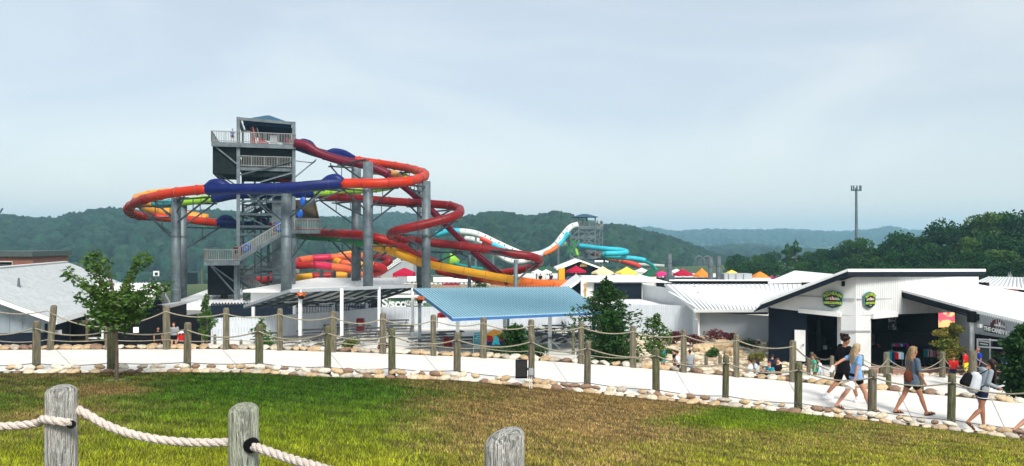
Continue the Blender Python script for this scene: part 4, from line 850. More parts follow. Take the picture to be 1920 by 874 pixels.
# twisted red and yellow tubes
far_slide('water_slide', 'faded red tube slide folding twice behind the tower foot', [(690, 480, 112), (655, 481, 110), (620, 483, 109), (585, 485, 108), (560, 489, 106), (552, 494, 104), (562, 498, 103), (590, 497, 103), (620, 500, 104), (650, 504, 105), (668, 510, 106)], [(0, 2, m_peach, 0), (2, 3, m_pinkf, 0), (3, 4, m_peach, 0), (4, 7, m_red, 0), (7, 8, m_pinkf, 0), (8, 10, m_peach, 0)], .52)
far_slide('water_slide', 'red and yellow banded tube slide spiralling left of the middle columns', [(665, 476, 114), (640, 480, 112), (628, 487, 110), (640, 493, 108), (665, 496, 108), (700, 498, 108), (720, 505, 109), (700, 512, 109), (660, 515, 108), (625, 517, 107), (585, 519, 106), (550, 522, 105), (470, 527, 105)],
    [(0, 2, m_amber, 0), (2, 3, m_yel, 0), (3, 4, m_peach, 0), (4, 5, m_yel, 0), (5, 7, m_red, 0), (7, 8, m_peach, 0), (8, 9, m_yel, 0), (9, 10, m_red, 0), (10, 11, m_yel, 0), (11, 12, m_red, 0)], .55)
far_slide('water_slide', 'crimson tube piece poking out right of the middle columns', [(690, 486, 116), (705, 482, 115), (722, 484, 114), (730, 489, 113), (715, 500, 113)], [(0, 4, m_crim, 0)], .55)
far_slide('water_slide', 'short yellow flume lying on the pool deck left of the middle columns', [(632, 530, 104), (650, 529, 104), (668, 528, 104), (690, 528, 104)], [(0, 3, m_yel, 1)], .7)
far_slide('water_slide', 'white banded end of the lower red tube left of the front column', [(560, 508, 107), (545, 510, 107), (520, 514, 107), (500, 518, 107)], [(0, 1, m_wfib, 0), (1, 3, m_crim, 0)], .42)
for i, (px, d) in enumerate(((603, 106), (627, 106), (655, 107))):
    t = MB().bar(G(px, d, GZ), P(px, 490 + 3 * i, d), .42, .42).build('slide_post', m_steeld); tag(t, ['dark post left under the banded tube slide', 'middle dark post under the banded tube slide', 'dark post right under the banded tube slide'][i], 'post', 'far slide posts')
# stairs building
t = thing('stair_block', 'grey ramped stair block behind the crimson gazebo', 'stairs', G(740, 125, GZ)); mb = MB()
mb.prism([G(700, 125, GZ), G(775, 125, GZ), P(775, 492, 125), P(748, 490, 125), P(705, 520, 125)], (0, 4, 0)); mb.build('ramp_wall', m_siding, t)
mb = MB()
for k in range(3): mb.bar(P(708, 517 - k * 4, 124.8), P(752, 489 - k * 4, 124.8), .2, .18)
for k in range(12): mb.bar(P(708 + k * 3.8, 517 - k * 2.4, 124.8), P(708 + k * 3.8, 509 - k * 2.4, 124.8), .1, .1)
mb.build('handrail', m_white, t); MB().bar(P(700, 500, 127), P(752, 497, 127), 1.2, 1.3).build('blue_girder', m_tblue, t)
# gazebos, umbrellas, tents
crimc, creamc, yelc, orc, pinkc, greenc, whitec = [cloth(n, c) for n, c in (('crimson_canvas', (.38, .008, .04)), ('cream_canvas', (.68, .58, .34)), ('yellow_canvas', (.76, .58, .08)), ('orange_canvas', (.76, .22, .03)), ('pink_canvas', (.62, .03, .17)), ('green_canvas', (.015, .09, .05)), ('white_canvas', (.72, .73, .72)))]
def umbrella(px, py, d, wpx, hpx, m_, label, sides=8, square=False, group='shade umbrellas and tents in the water park', valance=.25):
    zb = (HY - (py + hpx)) / F * d; zt = (HY - py) / F * d; r = wpx / 2 / F * d; x = (px - 960) / F * d
    t = thing('tent' if square else 'umbrella', label, 'tent' if square else 'umbrella', (x, d, GZ), group=group); n = 4 if square else sides; a0 = math.pi / 4 if square else 0.2; rr = r * 1.2 if square else r
    mb = MB(); rim = []; mid = []
    for k in range(n * 2):
        a = a0 + math.pi * k / n; q = 1.0 if k % 2 == 0 else (math.cos(math.pi / n) * .97 if not square else .72)
        rim.append((x + rr * q * math.cos(a), d + rr * q * math.sin(a), zb + (0 if k % 2 == 0 else .06))); mid.append((x + rr * .45 * q * math.cos(a), d + rr * .45 * q * math.sin(a), lerp(zb, zt, .5 if not square else .62)))
    N2 = n * 2; low = [(p[0], p[1], p[2] - valance) for p in rim]
    mb.add([(x, d, zt)] + mid + rim + low, [(0, 1 + k, 1 + (k + 1) % N2) for k in range(N2)] + [(1 + k, 1 + N2 + k, 1 + N2 + (k + 1) % N2, 1 + (k + 1) % N2) for k in range(N2)] + [(1 + N2 + k, 1 + 2 * N2 + k, 1 + 2 * N2 + (k + 1) % N2, 1 + N2 + (k + 1) % N2) for k in range(N2)])
    mb.build('canopy', m_, t)
    mb = MB()
    if square:
        for k in range(4):
            a = a0 + math.pi / 2 * k; MB().bar((x + rr * .95 * math.cos(a), d + rr * .95 * math.sin(a), GZ), (x + rr * .95 * math.cos(a), d + rr * .95 * math.sin(a), zb), .12, .12).build('leg', m_steeld, t)
    else: mb.bar((x, d, GZ), (x, d, zt), .1, .1); mb.build('pole', m_white, t)
umbrella(758, 502, 112, 44, 10, crimc, 'crimson square gazebo with scalloped legs right of the middle columns', square=True, valance=.5)
umbrella(1080, 498, 108, 40, 10, crimc, 'crimson umbrella in front of the black fronted hut')
umbrella(1130, 499, 110, 44, 12, creamc, 'cream umbrella just right of the black fronted hut')
umbrella(1175, 500, 108, 44, 11, yelc, 'pale yellow umbrella over the white flat building')
umbrella(1203, 502, 125, 28, 6, whitec, 'small white umbrella behind the yellow and green ones')
umbrella(1150, 512, 116, 18, 7, greenc, 'small green umbrella between the cream and the yellow one')
umbrella(1192, 512, 100, 12, 6, m_lime, 'small lime green umbrella beside the dark green tent')
umbrella(1222, 503, 118, 38, 13, greenc, 'dark green tent left of the pink one', square=True)
umbrella(1241, 508, 106, 26, 6, pinkc, 'pink tent left of the lone exhaust stack', square=True, valance=.35)
umbrella(1229, 519, 96, 22, 5, creamc, 'low cream umbrella below the pink tent')
umbrella(1280, 504, 104, 40, 10, crimc, 'crimson umbrella between the lone stack and the orange one')
umbrella(1316, 503, 104, 34, 13, orc, 'orange umbrella beside the pair of stacks')
umbrella(1372, 506, 118, 30, 9, yelc, 'yellow tent above the air handler', square=True, valance=.2)
umbrella(1425, 509, 104, 34, 11, orc, 'orange tent right of the air handler', square=True, valance=.3)
umbrella(1450, 517, 112, 26, 5, pinkc, 'pink tent peeping out right of the orange one', square=True)
umbrella(1018, 499, 120, 30, 8, greenc, 'dark green tent left of the yellow pillar', square=True, valance=.2)
umbrella(1008, 505, 112, 24, 5, whitec, 'pale umbrella below the dark green tent, left')
umbrella(1024, 505, 114, 22, 5, whitec, 'pale umbrella below the dark green tent, right')
umbrella(1268, 504, 140, 26, 5, whitec, 'white umbrella tip behind the crimson one', square=False)
# hut
t = thing('gabled_hut', 'black fronted hut with white gable roof and yellow pillar behind the crimson umbrella', 'hut', G(1090, 122, GZ)); mb = MB()
pk, le, re_ = P(1087, 487, 118), P(1044, 504, 118), P(1128, 502, 118)
mb.prism([G(1050, 119, GZ), G(1122, 119, GZ), P(1122, 502, 119), P(1087, 489, 119), P(1050, 503, 119)], (0, 6, 0)); mb.build('wall', m_black, t)
mb = MB(); 
for a, b in ((le, pk), (pk, re_)): mb.prism([a, b, b - Vector((0, 0, .28)), a - Vector((0, 0, .28))], (0, 9, 0))
mb.build('roof', m_whitemetal, t); MB().box(P(1053, 514, 117.5) , (.95, .8, 1.8)).build('yellow_pillar', m_yel, t)
mb = MB(); mb.box(P(1094, 498, 118.6), (1.1, .1, .35)); mb.ell(P(1094, 495.5, 118.6), (.4, .08, .25)); mb.build('shop_badge', mat('badge_gold', (.6, .45, .12), .6, col2=(.3, .1, .05), scale=4), t)
for i, (px, m_) in enumerate(((1064, m_blue), (1072, m_blue), (1080, m_blue))):
    pass
t = thing('slide_ramp', 'blue lidded slide ramp below the crimson umbrella', 'ramp', P(1068, 525, 100)); mb = MB()
for k in range(4): mb.bar(P(1060 + k * 6, 526, 96), P(1066 + k * 6, 519, 100), .3, .12)
mb.build('lanes', m_blue, t)
# low coping walls, pool deck clutter
t = thing('coping_wall', 'sandy low coping wall along the pool deck behind the blue canopy', 'wall', G(850, 90, GZ)); mb = MB(); mb.prism([G(700, 95, GZ), G(1040, 95, GZ), P(1040, 534, 95), P(700, 533, 95)], (0, .5, 0)); mb.build('wall', mat('sandy_stone', (.35, .28, .20), .9, var=.25, scale=3), t)
t = thing('park_railing', 'grey post and rail railing above the sandy coping wall', 'railing', G(850, 100, GZ)); railing([(P(800, 531, 97), P(900, 531, 97))], 1.0, t, sp=.8)
pd = MB(); pd.add([G(560, 96, GZ + .8), G(1080, 96, GZ + .8), G(1080, 112, GZ + .8), G(600, 112, GZ + .8)], [(0, 1, 2, 3)]); pd.add([G(560, 96, GZ + .8), G(1080, 96, GZ + .8), G(1080, 96, GZ - .2), G(560, 96, GZ - .2)], [(3, 2, 1, 0)]); o = pd.build('pool_deck', m_plaza); o['kind'] = 'structure'
pd = MB(); pd.add([G(1000, 84, GZ + .5), G(1560, 84, GZ + .5), G(1500, 150, GZ + .5), G(930, 150, GZ + .5)], [(0, 1, 2, 3)]); o = pd.build('park_ground', m_plaza); o['kind'] = 'structure'
def lounger():
    t = thing('sun_lounger', 'white reclining sun lounger', 'sun lounger', (0, 0, 0), group='row of white loungers on the pool deck'); mb = MB(); mb.box((0, 0, .35), (.6, 1.2, .06)); mb.bar((0, .55, .35), (0, 1.05, .95), .6, .06, (0, 0, 1)); mb.build('seat', m_white, t); mb = MB()
    for sx in (-.25, .25):
        for sy in (-.5, .5): mb.bar((sx, sy, 0), (sx, sy, .35), .05, .05)
    mb.build('legs_frame', m_steeld, t); return t
lg = lounger(); ords = ['first', 'second', 'third', 'fourth', 'fifth', 'sixth', 'seventh', 'eighth', 'ninth', 'tenth', 'eleventh', 'twelfth', 'thirteenth', 'fourteenth', 'fifteenth', 'sixteenth', 'seventeenth', 'eighteenth', 'nineteenth', 'twentieth', 'twenty-first', 'twenty-second', 'twenty-third', 'twenty-fourth', 'twenty-fifth']
for i, px in enumerate([768, 776, 817, 826, 834, 842, 850, 858, 866, 874, 882]):
    o = lg if i == 0 else copy_tree(lg); o.location = P(px, 528.5 if i > 1 else 527, 106); o.location.z -= .35; o.rotation_euler.z = .15
    o['label'] = 'white sun lounger, ' + ords[i] + ' from the left in the row behind the blue canopy'
for i, (px, py, wp, hp, m_, lb) in enumerate(((728, 526, 22, 10, m_yel, 'yellow foam play frame on the pool deck by the columns'), (700, 525, 26, 9, m_red, 'red foam play block half behind the middle columns'))):
    t = thing('play_block', lb, 'play block', P(px, py + hp / 2, 103)); s_ = 103 / F; mb = MB(); c = P(px, py, 103)
    for sx in (-1, 0, 1): mb.box(c + Vector((sx * wp * s_ * .45, 0, 0)), (.3, .9, hp * s_))
    mb.box(c + Vector((0, 0, hp * s_ * .35)), (wp * s_, 1.0, hp * s_ * .4)); mb.build('foam_block', m_, t)
t = MB().box(P(707, 530, 101), (.5, .5, .5)).tube([P(707, 527, 101), P(707, 525, 101)], .15, 8).build('play_barrel', m_cyan); tag(t, 'tiny blue play barrel below the middle columns', 'barrel')
t = MB().prism([P(830, 535, 88), P(862, 535, 88), P(860, 532.5, 90), P(834, 532.5, 90)], (0, 0, .12)).build('cushion_stack', crimc); tag(t, 'crimson awning strip just above the blue canopy', 'awning')
# coaster hoops
t = thing('lattice_coaster', 'pale white lattice hump of a coaster far behind the orange umbrella', 'coaster', P(1316, 505, 230)); mb = MB()
for k in range(2):
    pr = []
    for i in range(13):
        a = math.pi * i / 12; pr.append(P(1311 + k * 15 - 10 * math.cos(a), 506 - 26 * math.sin(a) ** .7, 230 + k * 3))
    mb.tube(pr, .18, 5); mb.tube([p + Vector((1.0, 2, -.4)) for p in pr], .14, 5)
    for i in range(12): mb.bar(pr[i], pr[i + 1] + Vector((1.0, 2, -.4)), .12, .12); mb.bar(pr[i + 1], pr[i] + Vector((1, 2, -.4)), .12, .12)
    for i in range(2, 11, 2): mb.bar(pr[i], (pr[i].x, pr[i].y, GZ - 3), .12, .12); mb.bar(pr[i], (pr[12 - i].x, pr[i].y, GZ - 3), .1, .1)
mb.build('lattice', m_steel, t)
# climbing frame by the second tower
t = thing('climbing_tangle', 'green and black tangled play frame left of the second tower', 'play frame', P(1070, 480, 180)); mb = MB(); random.seed(5)
for k in range(26): a = P(1064 + random.uniform(0, 18), 454 + random.uniform(0, 24), 180 + random.uniform(-1, 1)); mb.bar(a, a + Vector((random.uniform(-1, 1), 0, random.uniform(-1.2, 1.2))), .22, .22)
mb.build('frame', m_green, t); MB().bar(P(1080, 466, 179), P(1083, 478, 179), .5, .5).build('lime_tube', m_lime, t)
# far sign arch
t = thing('arch_sign', 'small black arched sign with white letters beside the cream umbrella', 'sign', P(1128, 488, 150)); mb = MB(); mb.prism([P(1114, 491, 150), P(1144, 493, 150), P(1144, 488, 150), P(1136, 485, 150), P(1122, 484, 150), P(1114, 486, 150)], (0, .3, 0)); mb.build('board', m_black, t)
def text(s_, size, loc, mat_, parent, name='lettering', ext=.01, rz=0.0, sx=1.0, align='CENTER', spacing=1.0, off=0.0, tilt=0.0):
    c = bpy.data.curves.new(name, 'FONT'); c.body = s_; c.size = size; c.extrude = ext; c.align_x = align; c.align_y = 'CENTER'; c.space_character = spacing; c.offset = off
    o = bpy.data.objects.new(name, c); me = bpy.data.meshes.new_from_object(o); bpy.data.objects.remove(o); bpy.data.curves.remove(c); me.materials.clear(); me.materials.append(mat_)
    o = bpy.data.objects.new(name, me); COL.objects.link(o); o.scale = (sx, 1, 1); m = Matrix.Rotation(rz, 4, 'Z') @ Matrix.Rotation(R(90), 4, 'X') @ Matrix.Rotation(tilt, 4, 'Z')
    o.rotation_euler = m.to_euler(); o.location = Vector(loc) - (wloc(parent) if parent else Vector((0, 0, 0))); o.parent = parent; return o
MB().prism([P(1115, 491.5, 149.9), P(1131, 491.5, 149.9), P(1131, 488, 149.9), P(1115, 488, 149.9)], (0, .05, 0)).build('white_strip', m_white, t); text('Bay', .5, P(1138, 490, 149.6), m_white, t, off=.02)
# sign on the plaza fence
t = thing('banner_sign', 'dark green sponsor banner with large white lettering above the pale fence', 'sign', P(775, 578, 62.2)); mb = MB()
m_ban = mat('banner_green', (.02, .07, .045), .5, col2=(.12, .22, .13), scale=.9, contrast=(.45, .6)); mb.prism([P(716, 577, 62.3), P(832, 576, 62.3), P(830, 558, 62.3), P(800, 555, 62.3), P(750, 556, 62.3), P(716, 562, 62.3)], (0, .12, 0)); mb.build('panel', m_ban, t)
MB().prism([P(696, 577, 62.35), P(716.5, 577, 62.35), P(716.5, 561, 62.35), P(696, 563, 62.35)], (0, .1, 0)).build('black_panel', m_black, t)
MB().bar(P(716, 556.5, 62.3), P(832, 555, 62.3), .3, .2).build('top_frame', m_white, t)
text('S', 1.1, P(721.5, 568, 62.15), m_white, t, off=.035); text('/', .75, P(729.8, 571, 62.15), m_white, t, off=.02); text('sco', 1.0, P(747, 569.5, 62.15), m_white, t, off=.035)
text('AT MOUNTAIN', .26, P(779, 566.5, 62.15), m_white, t, off=.012); text('WATERPARK', .26, P(777, 571.5, 62.15), m_white, t, off=.012)
for k, (px, w_) in enumerate(((688, 22),)):
    t = thing('blue_canopy', 'small blue canopy roof seen between the grey shelter posts', 'canopy', G(640, 72, GZ)); MB().prism([P(622, 569, 71), P(660, 566, 71), P(656, 562, 74), P(626, 564, 74)], (0, 0, .15)).build('roof', m_bluem, t); mb = MB(); mb.bar(G(630, 72, GZ), P(630, 567, 72), .15, .15); mb.bar(G(654, 72, GZ), P(654, 566, 72), .15, .15); mb.build('frame', m_steeld, t)
t = thing('parked_boat', 'white moulded hull shape behind the fence below the grey shelter', 'boat', P(675, 575, 70)); mb = MB(); mb.ell(P(677, 572, 70), (1.35, .8, .35), 14, 8); mb.ell(P(670, 569, 70), (.7, .6, .3), 12, 8); mb.build('hull', m_wfib, t, smooth=True)
# street furniture in the valley
for i, (px, t0, b0, d) in enumerate(((379, 505, 560, 170), (282, 520, 545, 260), (195, 498, 540, 300), (424, 502, 548, 240))):
    t = thing('utility_pole', ['bare utility pole right of the dark billboard', 'thin utility pole left of the twin columns', 'utility pole seen through the young maple', 'utility pole seen through the tower base'][i], 'utility pole', P(px, b0, d), group='utility poles in the valley'); mb = MB(); mb.bar(P(px, b0 + 12, d), P(px, t0, d), .3, .3); mb.build('pole', m_brown, t); MB().bar(P(px - 3, t0 + 3, d), P(px + 3, t0 + 3, d), .15, .15).build('crossarm', m_brown, t)
t = thing('billboard', 'dark slatted back of a billboard on two posts beyond the twin columns', 'billboard', P(360, 545, 220)); mb = MB()
for k in range(13): mb.bar(P(346 + k * 2, 534, 220), P(346 + k * 2, 511, 220), .12, .2)
mb.box(P(358, 523, 220.4), (3.8, .2, 3.4)); mb.build('board', m_lapdark, t); 
for px in (352, 367): MB().bar(P(px, 534, 220.3), P(px, 552, 220.3), .35, .35).build('post', m_brown, t)
t = thing('billboard', 'small white sign with dark mark on a pole left of the twin columns', 'billboard', P(293, 530, 230)); MB().box(P(293, 513, 230), (1.8, .2, 1.6)).build('board', m_white, t); MB().box(P(293, 513.5, 229.8), (.9, .1, .8)).build('mark', m_navy, t); MB().bar(P(293, 517, 230), P(293, 546, 230), .2, .2).build('post', m_steel, t)
def car(px, py, d, label, m_, s=1.0, rz=0.0):
    t = thing('parked_car' if s > 1.5 else 'car', label, 'car', P(px, py, d), rz); mb = MB()
    prof = [(-2.2, .35), (-2.2, .85), (-1.5, .95), (-.9, 1.4), (.6, 1.42), (1.3, .98), (2.15, .85), (2.2, .35)]
    c = Vector(P(px, py, d)); mb.prism([c + Vector((x, -.85, z)) for x, z in prof], (0, 1.7, 0)); mb.build('body', m_, t)
    for x in (-1.35, 1.35): MB().tube([c + Vector((x, -.9, .33)), c + Vector((x, .9, .33))], .33, 12).build('wheel', m_black, t)
    MB().prism([c + Vector((x, -.88, z)) for x, z in ((-1.25, .98), (-.82, 1.33), (.5, 1.35), (1.05, .98))], (0, 1.76, 0)).build('window', m_dark, t)
car(392, 535.5, 395, 'tiny dark car driving on the distant highway', m_navy); car(175, 536, 397, 'tiny white car on the highway behind the young maple', m_white)
t = thing('guard_rail', 'pale guard rail along the near edge of the highway', 'guard rail', (-300, 371, -26)); mb = MB(); mb.bar((-520, 366, -25.3), (-60, 380, -25.3), .1, .5)
for k in range(60): x = -510 + k * 7.6; y = 366 + (x + 520) * .0304; mb.bar((x, y + .1, -26.5), (x, y + .1, -25.2), .15, .15)
mb.build('rail', m_whitemetal, t)
for i, (px, d, w_, h_) in enumerate(((15, 460, 24, 6), (65, 450, 14, 5), (235, 455, 12, 5))):
    t = thing('roadside_building', ['long pale building far left across the highway', 'small pale building across the highway left of the maple', 'small pale building seen below the maple crown'][i], 'building', G(px, d, -26), group='far buildings across the highway'); MB().box(G(px, d, -26 + h_ / 2), (w_, 10, h_)).build('wall', m_sidingw, t); MB().prism([G(px, d, -26 + h_) + Vector(q) for q in ((-w_ / 2 - .5, -6, 0), (w_ / 2 + .5, -6, 0), (w_ / 2 + .5, 0, 2), (-w_ / 2 - .5, 0, 2))], (0, 0, .3)).build('roof', m_greyroof, t)
# cell tower
t = thing('cell_tower', 'tall slim monopole mast with a crown of antennas against the sky', 'mast', P(1605, 445, 260)); s_ = 260 / F; mb = MB(); mb.tube([P(1606, 520, 260), P(1605.5, 352, 260)], [.65, .38], 10); mb.build('mast', m_steel, t)
mb = MB(); mb.tube([P(1595.5, 356, 260) , P(1615, 356, 260)], .12, 6); mb.tube([P(1600, 357, 257), P(1611, 357, 263)], .12, 6)
for k in range(9): a = 6.28 * k / 9; x = 1605.3 + 9 * math.cos(a); mb.box(P(x, 353, 260 + 1.7 * math.sin(a)), (.38, .25, 1.9)); mb.bar(P(x, 357.5, 260 + 1.7 * math.sin(a)), P(1605.3, 358, 260), .1, .1)
mb.build('antenna', m_steeld, t)
t = thing('crane_boom', 'dark boom tip poking up at the far left edge', 'crane', P(0, 405, 500)); MB().bar(P(-12, 418, 500), P(5, 391, 500), .7, .7).bar(P(-2, 402, 500), P(-20, 402, 500), .6, .6).build('boom', m_black, t)
# ================================================================ signs and goods at the shop
m_signk = mat('sign_black', (.008, .012, .012), .5, var=.1); m_signt = mat('sign_teal_rim', (.10, .30, .28), .5, var=.1); m_lett = mat('sign_lime', (.32, .45, .06), .5, var=.1); m_sred = mat('sign_red', (.5, .03, .02), .5, var=.1); m_maroon = mat('sign_maroon', (.07, .008, .012), .5, var=.1); m_sage = mat('sign_sage', (.25, .40, .26), .6, var=.1)
def badge(px, py, d, rz, wd, label):
    c = P(px, py, d); t = thing('shop_badge', label, 'sign', c, rz, group='shield signs on the shop gable')
    sh = [(-.5, .28), (-.32, .42), (0, .5), (.32, .42), (.5, .28), (.47, -.15), (.42, -.36), (.2, -.47), (0, -.54), (-.2, -.47), (-.42, -.36), (-.47, -.15)]; s = wd
    def pr(k, y0, y1, m_, nm, pts=sh):
        mb = MB(); mb.prism([(x * s * k, y0, z * s * .9 * k) for x, z in pts], (0, y1 - y0, 0)); me = mb.build(nm, m_); me.parent = t; return me
    pr(1.0, 0, .06, m_signt, 'rim'); pr(.92, -.03, .0, m_signk, 'panel')
    def tx(s_, size, x, z, m_, rot=0.0, sx=1.0): 
        o = text(s_, size, (0, 0, 0), m_, None, off=.012); o.parent = t; o.location = (x * s, -.05, z * s); o.rotation_euler = (Matrix.Rotation(R(90), 4, 'X') @ Matrix.Rotation(rot, 4, 'Z')).to_euler(); o.scale = (sx, 1, 1)
    for i, ch in enumerate('MOUNTAIN'):
        u = (i - 3.5) / 3.5; tx(ch, .21 * s, u * .36, .30 - .13 * u * u, m_lett, -u * .38, .95)
    tx('MERCANTILE', .15 * s, 0, -.19, m_lett, 0, .92)
    pr(1, -.045, -.032, m_sage, 'hills', [(-.34, -.04), (.34, -.04), (.32, .05), (.2, .10), (-.2, .10), (-.32, .05)])
    pr(1, -.055, -.046, m_sred, 'red_peak', [(-.19, -.04), (.19, -.04), (.1, .1), (.05, .06), (-.02, .19), (-.08, .1), (-.12, .12)])
    pr(1, -.062, -.056, m_white, 'snow_peak', [(-.09, -.03), (-.03, -.03), (-.10, .1), (-.13, .08)]); pr(1, -.063, -.056, m_white, 'snow_peak', [(.02, -.03), (.08, -.03), (.0, .17), (-.03, .14)]); pr(1, -.063, -.056, m_white, 'snow_peak', [(.13, -.03), (.16, -.03), (.1, .08), (.08, .06)])
    tx('*  *  *', .06 * s, 0, -.33, m_white)
def fd(px): return lerp(44.0, 41.0, (px - 1440) / 165.0)
badge(1561, 561, fd(1561) - .25, -.5, 1.10, 'left shield sign with green and red mountain emblem on the shop gable'); badge(1631, 562, 41.3, .5, 1.0, 'right shield sign with green and red mountain emblem on the shop gable')
MB().box(SF(1581, 532, -.1), (.17, .06, .28)).build('number_plate', m_black, S)
t = thing('shop_sign', 'maroon domed sign with white lettering on the grey side wing', 'sign', CW(1872, 618, -.1)); rz = math.atan2(35.1 - 37.8, (100.0) / F * 38.8 + 0.0)
u_ = (CW(1920, 620) - CW(1820, 620)); u_.z = 0; u_.normalize(); c0 = CW(1874, 622, -.16); sl = -.09
def sp_(x, z, o=0.0): return c0 + u_ * x + Vector((0, -o, z + sl * x))
MB().prism([sp_(-.80, -.15), sp_(.83, -.15), sp_(.83, .17), sp_(-.80, .17)], (0, .07, 0)).build('panel', m_signk, t)
MB().prism([sp_(.42 * math.cos(a) - .03, .17 + .42 * math.sin(a), .01) for a in np.linspace(0, math.pi, 15)], (0, .07, 0)).build('dome', m_maroon, t)
text('THE CANDY CABIN', .27, sp_(0.01, .0, .05), m_white, t, off=.013, rz=math.atan2(u_.y, u_.x), tilt=-.09, sx=.74)
MB().prism([sp_(x, z, .03) for x, z in ((-.30, .24), (-.26, .33), (-.2, .26), (-.15, .36), (-.10, .28), (-.06, .42), (.0, .46), (.06, .42), (.09, .28), (.14, .36), (.19, .26), (.25, .33), (.29, .24))], (0, .02, 0)).build('candy_house', m_white, t)
for (px, w_) in ((1845, .62), (1871, .62), (1898, .62)):
    t2 = MB(); q = CW(px, 643, -.24); 
    for z, ww in ((.07, .55), (-.06, .42)): t2.box(q + Vector((0, 0, z)), (ww, .02, .05), rz=math.atan2(u_.y, u_.x))
    t2.build('window_lettering', m_white, Wg)
# hanging poster, lit screen
t = thing('hanging_poster', 'black and white poster hanging in the dark right bay', 'poster', P(1673, 603, 46)); MB().box(P(1673, 603, 46), (.5, .03, .98)).build('sheet', mat('poster_print', (.45, .47, .5), .6, col2=(.03, .03, .05), scale=4, contrast=(.45, .5)), t)
t = thing('lit_screen', 'lit screen showing orange and pink shapes above the clothing racks', 'screen', P(1778, 600, 48.5)); MB().box(P(1778, 600, 48.56), (1.36, .06, 1.05)).build('casing', m_black, t); MB().box(P(1778, 600, 48.5), (1.27, .03, .96)).build('picture', mat('screen_picture', (.85, .10, .16), .5, col2=(.95, .55, .22), scale=1.6, contrast=(.47, .53), detail=1, emit=.8), t)
# racks
gm = [cloth('garment_' + n, c) for n, c in (('teal', (.02, .25, .28)), ('navy', (.02, .03, .14)), ('red', (.5, .02, .03)), ('white', (.7, .7, .7)), ('magenta', (.55, .02, .25)), ('purple', (.2, .04, .4)), ('pink', (.65, .22, .32)), ('sky', (.35, .6, .75)), ('gold', (.5, .3, .04)), ('grey', (.2, .2, .22)))]
def rack(px0, px1, pt, d, zb, zt_, cols, label, rail=True):
    x0 = (px0 - 960) / F * d; x1 = (px1 - 960) / F * d; t = thing('clothes_rack', label, 'clothes rack', ((x0 + x1) / 2, d, GZ), group='racks of goods in the open bays'); zt = (HY - pt) / F * d; mb = MB()
    mb.bar((x0, d, zt + .05), (x1, d, zt + .05), .04, .04)
    for x in (x0, x1): mb.bar((x, d, GZ), (x, d, zt + .05), .04, .04); mb.bar((x, d - .3, GZ + .04), (x, d + .3, GZ + .04), .05, .05)
    mb.build('frame', m_steeld, t); n_ = len(cols); h = (zt - zb)
    for i, c in enumerate(cols):
        xa = lerp(x0, x1, i / n_) + .01; xb = lerp(x0, x1, (i + 1) / n_) - .01; mb = MB(); k = 5
        pts = [(lerp(xa, xb, j / k), d - .12 - .05 * (j % 2)) for j in range(k + 1)]; hh = h * random.uniform(.85, 1.0)
        mb.prism([Vector((x, y, zt)) for x, y in pts] + [Vector((x, d + .1, zt)) for x, y in reversed(pts)], (0, 0, -hh)); mb.build('garment', gm[c], t)
rack(1665, 1675, 660, 41.5, GZ + .35, 0, [0, 1], 'short rack of teal and navy towels at the bay entrance'); rack(1677, 1692, 661, 41.8, GZ + .5, 0, [2, 3, 7], 'rack of red and white towels beside the teal one'); rack(1672, 1701, 645, 43.5, GZ + 1.0, 0, [9, 4, 2, 5, 7, 5, 1, 4], 'tall rack of magenta and purple goods in the right bay')
rack(1732, 1746, 656, 42.8, GZ + .5, 0, [0, 0, 3, 2, 3, 3], 'rack of teal, white and red garments left of the gold tree'); rack(1748, 1766, 658, 43, GZ + .45, 0, [6, 4, 6, 6, 4, 6], 'rack of pink striped garments behind the gold tree'); rack(1612, 1643, 648, 51, GZ + .9, 0, [7, 1, 2, 8, 8, 9, 1], 'dim rack of coloured shirts deep in the shop right of the pillar')
for i, (py, m_) in enumerate(((649, m_red), (657, m_lime), (664, m_red))):
    o = MB().ell(P(1646, py, 50), (.14, .14, .14), 14, 10).build('beach_ball', m_, smooth=True); tag(o, ['top red ball in the stack deep in the shop', 'lime green ball between two red ones deep in the shop', 'bottom red ball in the stack deep in the shop'][i], 'ball', 'balls stacked in the shop')
t = thing('ball_stand', 'thin stand holding the three balls in the shop', 'stand', G(1646, 50.2, GZ)); MB().bar(G(1646, 50.2, GZ), P(1646, 645, 50.2), .03, .03).bar(G(1642, 50.2, GZ + .02), G(1650, 50.2, GZ + .02), .3, .03).build('pole', m_steel, t)
t = thing('display_case', 'tall white lit display by the left bay', 'display', G(1547, 49, GZ)); MB().box(P(1547, 656, 49), (.22, .1, .55)).build('sign_panel', m_white, t); MB().box(G(1547, 49.1, GZ + .3), (.06, .06, 1.0)).build('stand', m_steeld, t)
t = thing('info_sign', 'black sign with white mark beside the pillar in the left bay', 'sign', G(1556, 49, GZ)); MB().box(P(1557, 656, 49.5), (.5, .06, .7)).build('panel', m_black, t); MB().ell(P(1557, 655, 49.4), (.14, .02, .07), 12, 6).box(P(1557, 658, 49.4), (.1, .02, .14)).build('mark', m_white, t); MB().bar(G(1557, 49.5, GZ), P(1557, 662, 49.5), .05, .05).build('stand', m_steeld, t)
MB().bar(SF(1535, 600, 6), SF(1535, 690, 6), .2, .1).build('inner_doorway', mat('dim_panel', (.05, .055, .06), .8), S)
t = thing('crimson_bench', 'low crimson bench in front of the sweet shop window', 'bench', G(1868, 35.4, -6.62)); MB().box(G(1868, 35.4, -6.22), (1.3, .5, .12)).build('seat', m_crim, t); MB().bar(G(1862, 35.4, -6.62), G(1862, 35.4, -6.28), .08, .4).build('leg', m_steeld, t); MB().bar(G(1880, 35.4, -6.62), G(1880, 35.4, -6.28), .08, .4).build('leg', m_steeld, t)
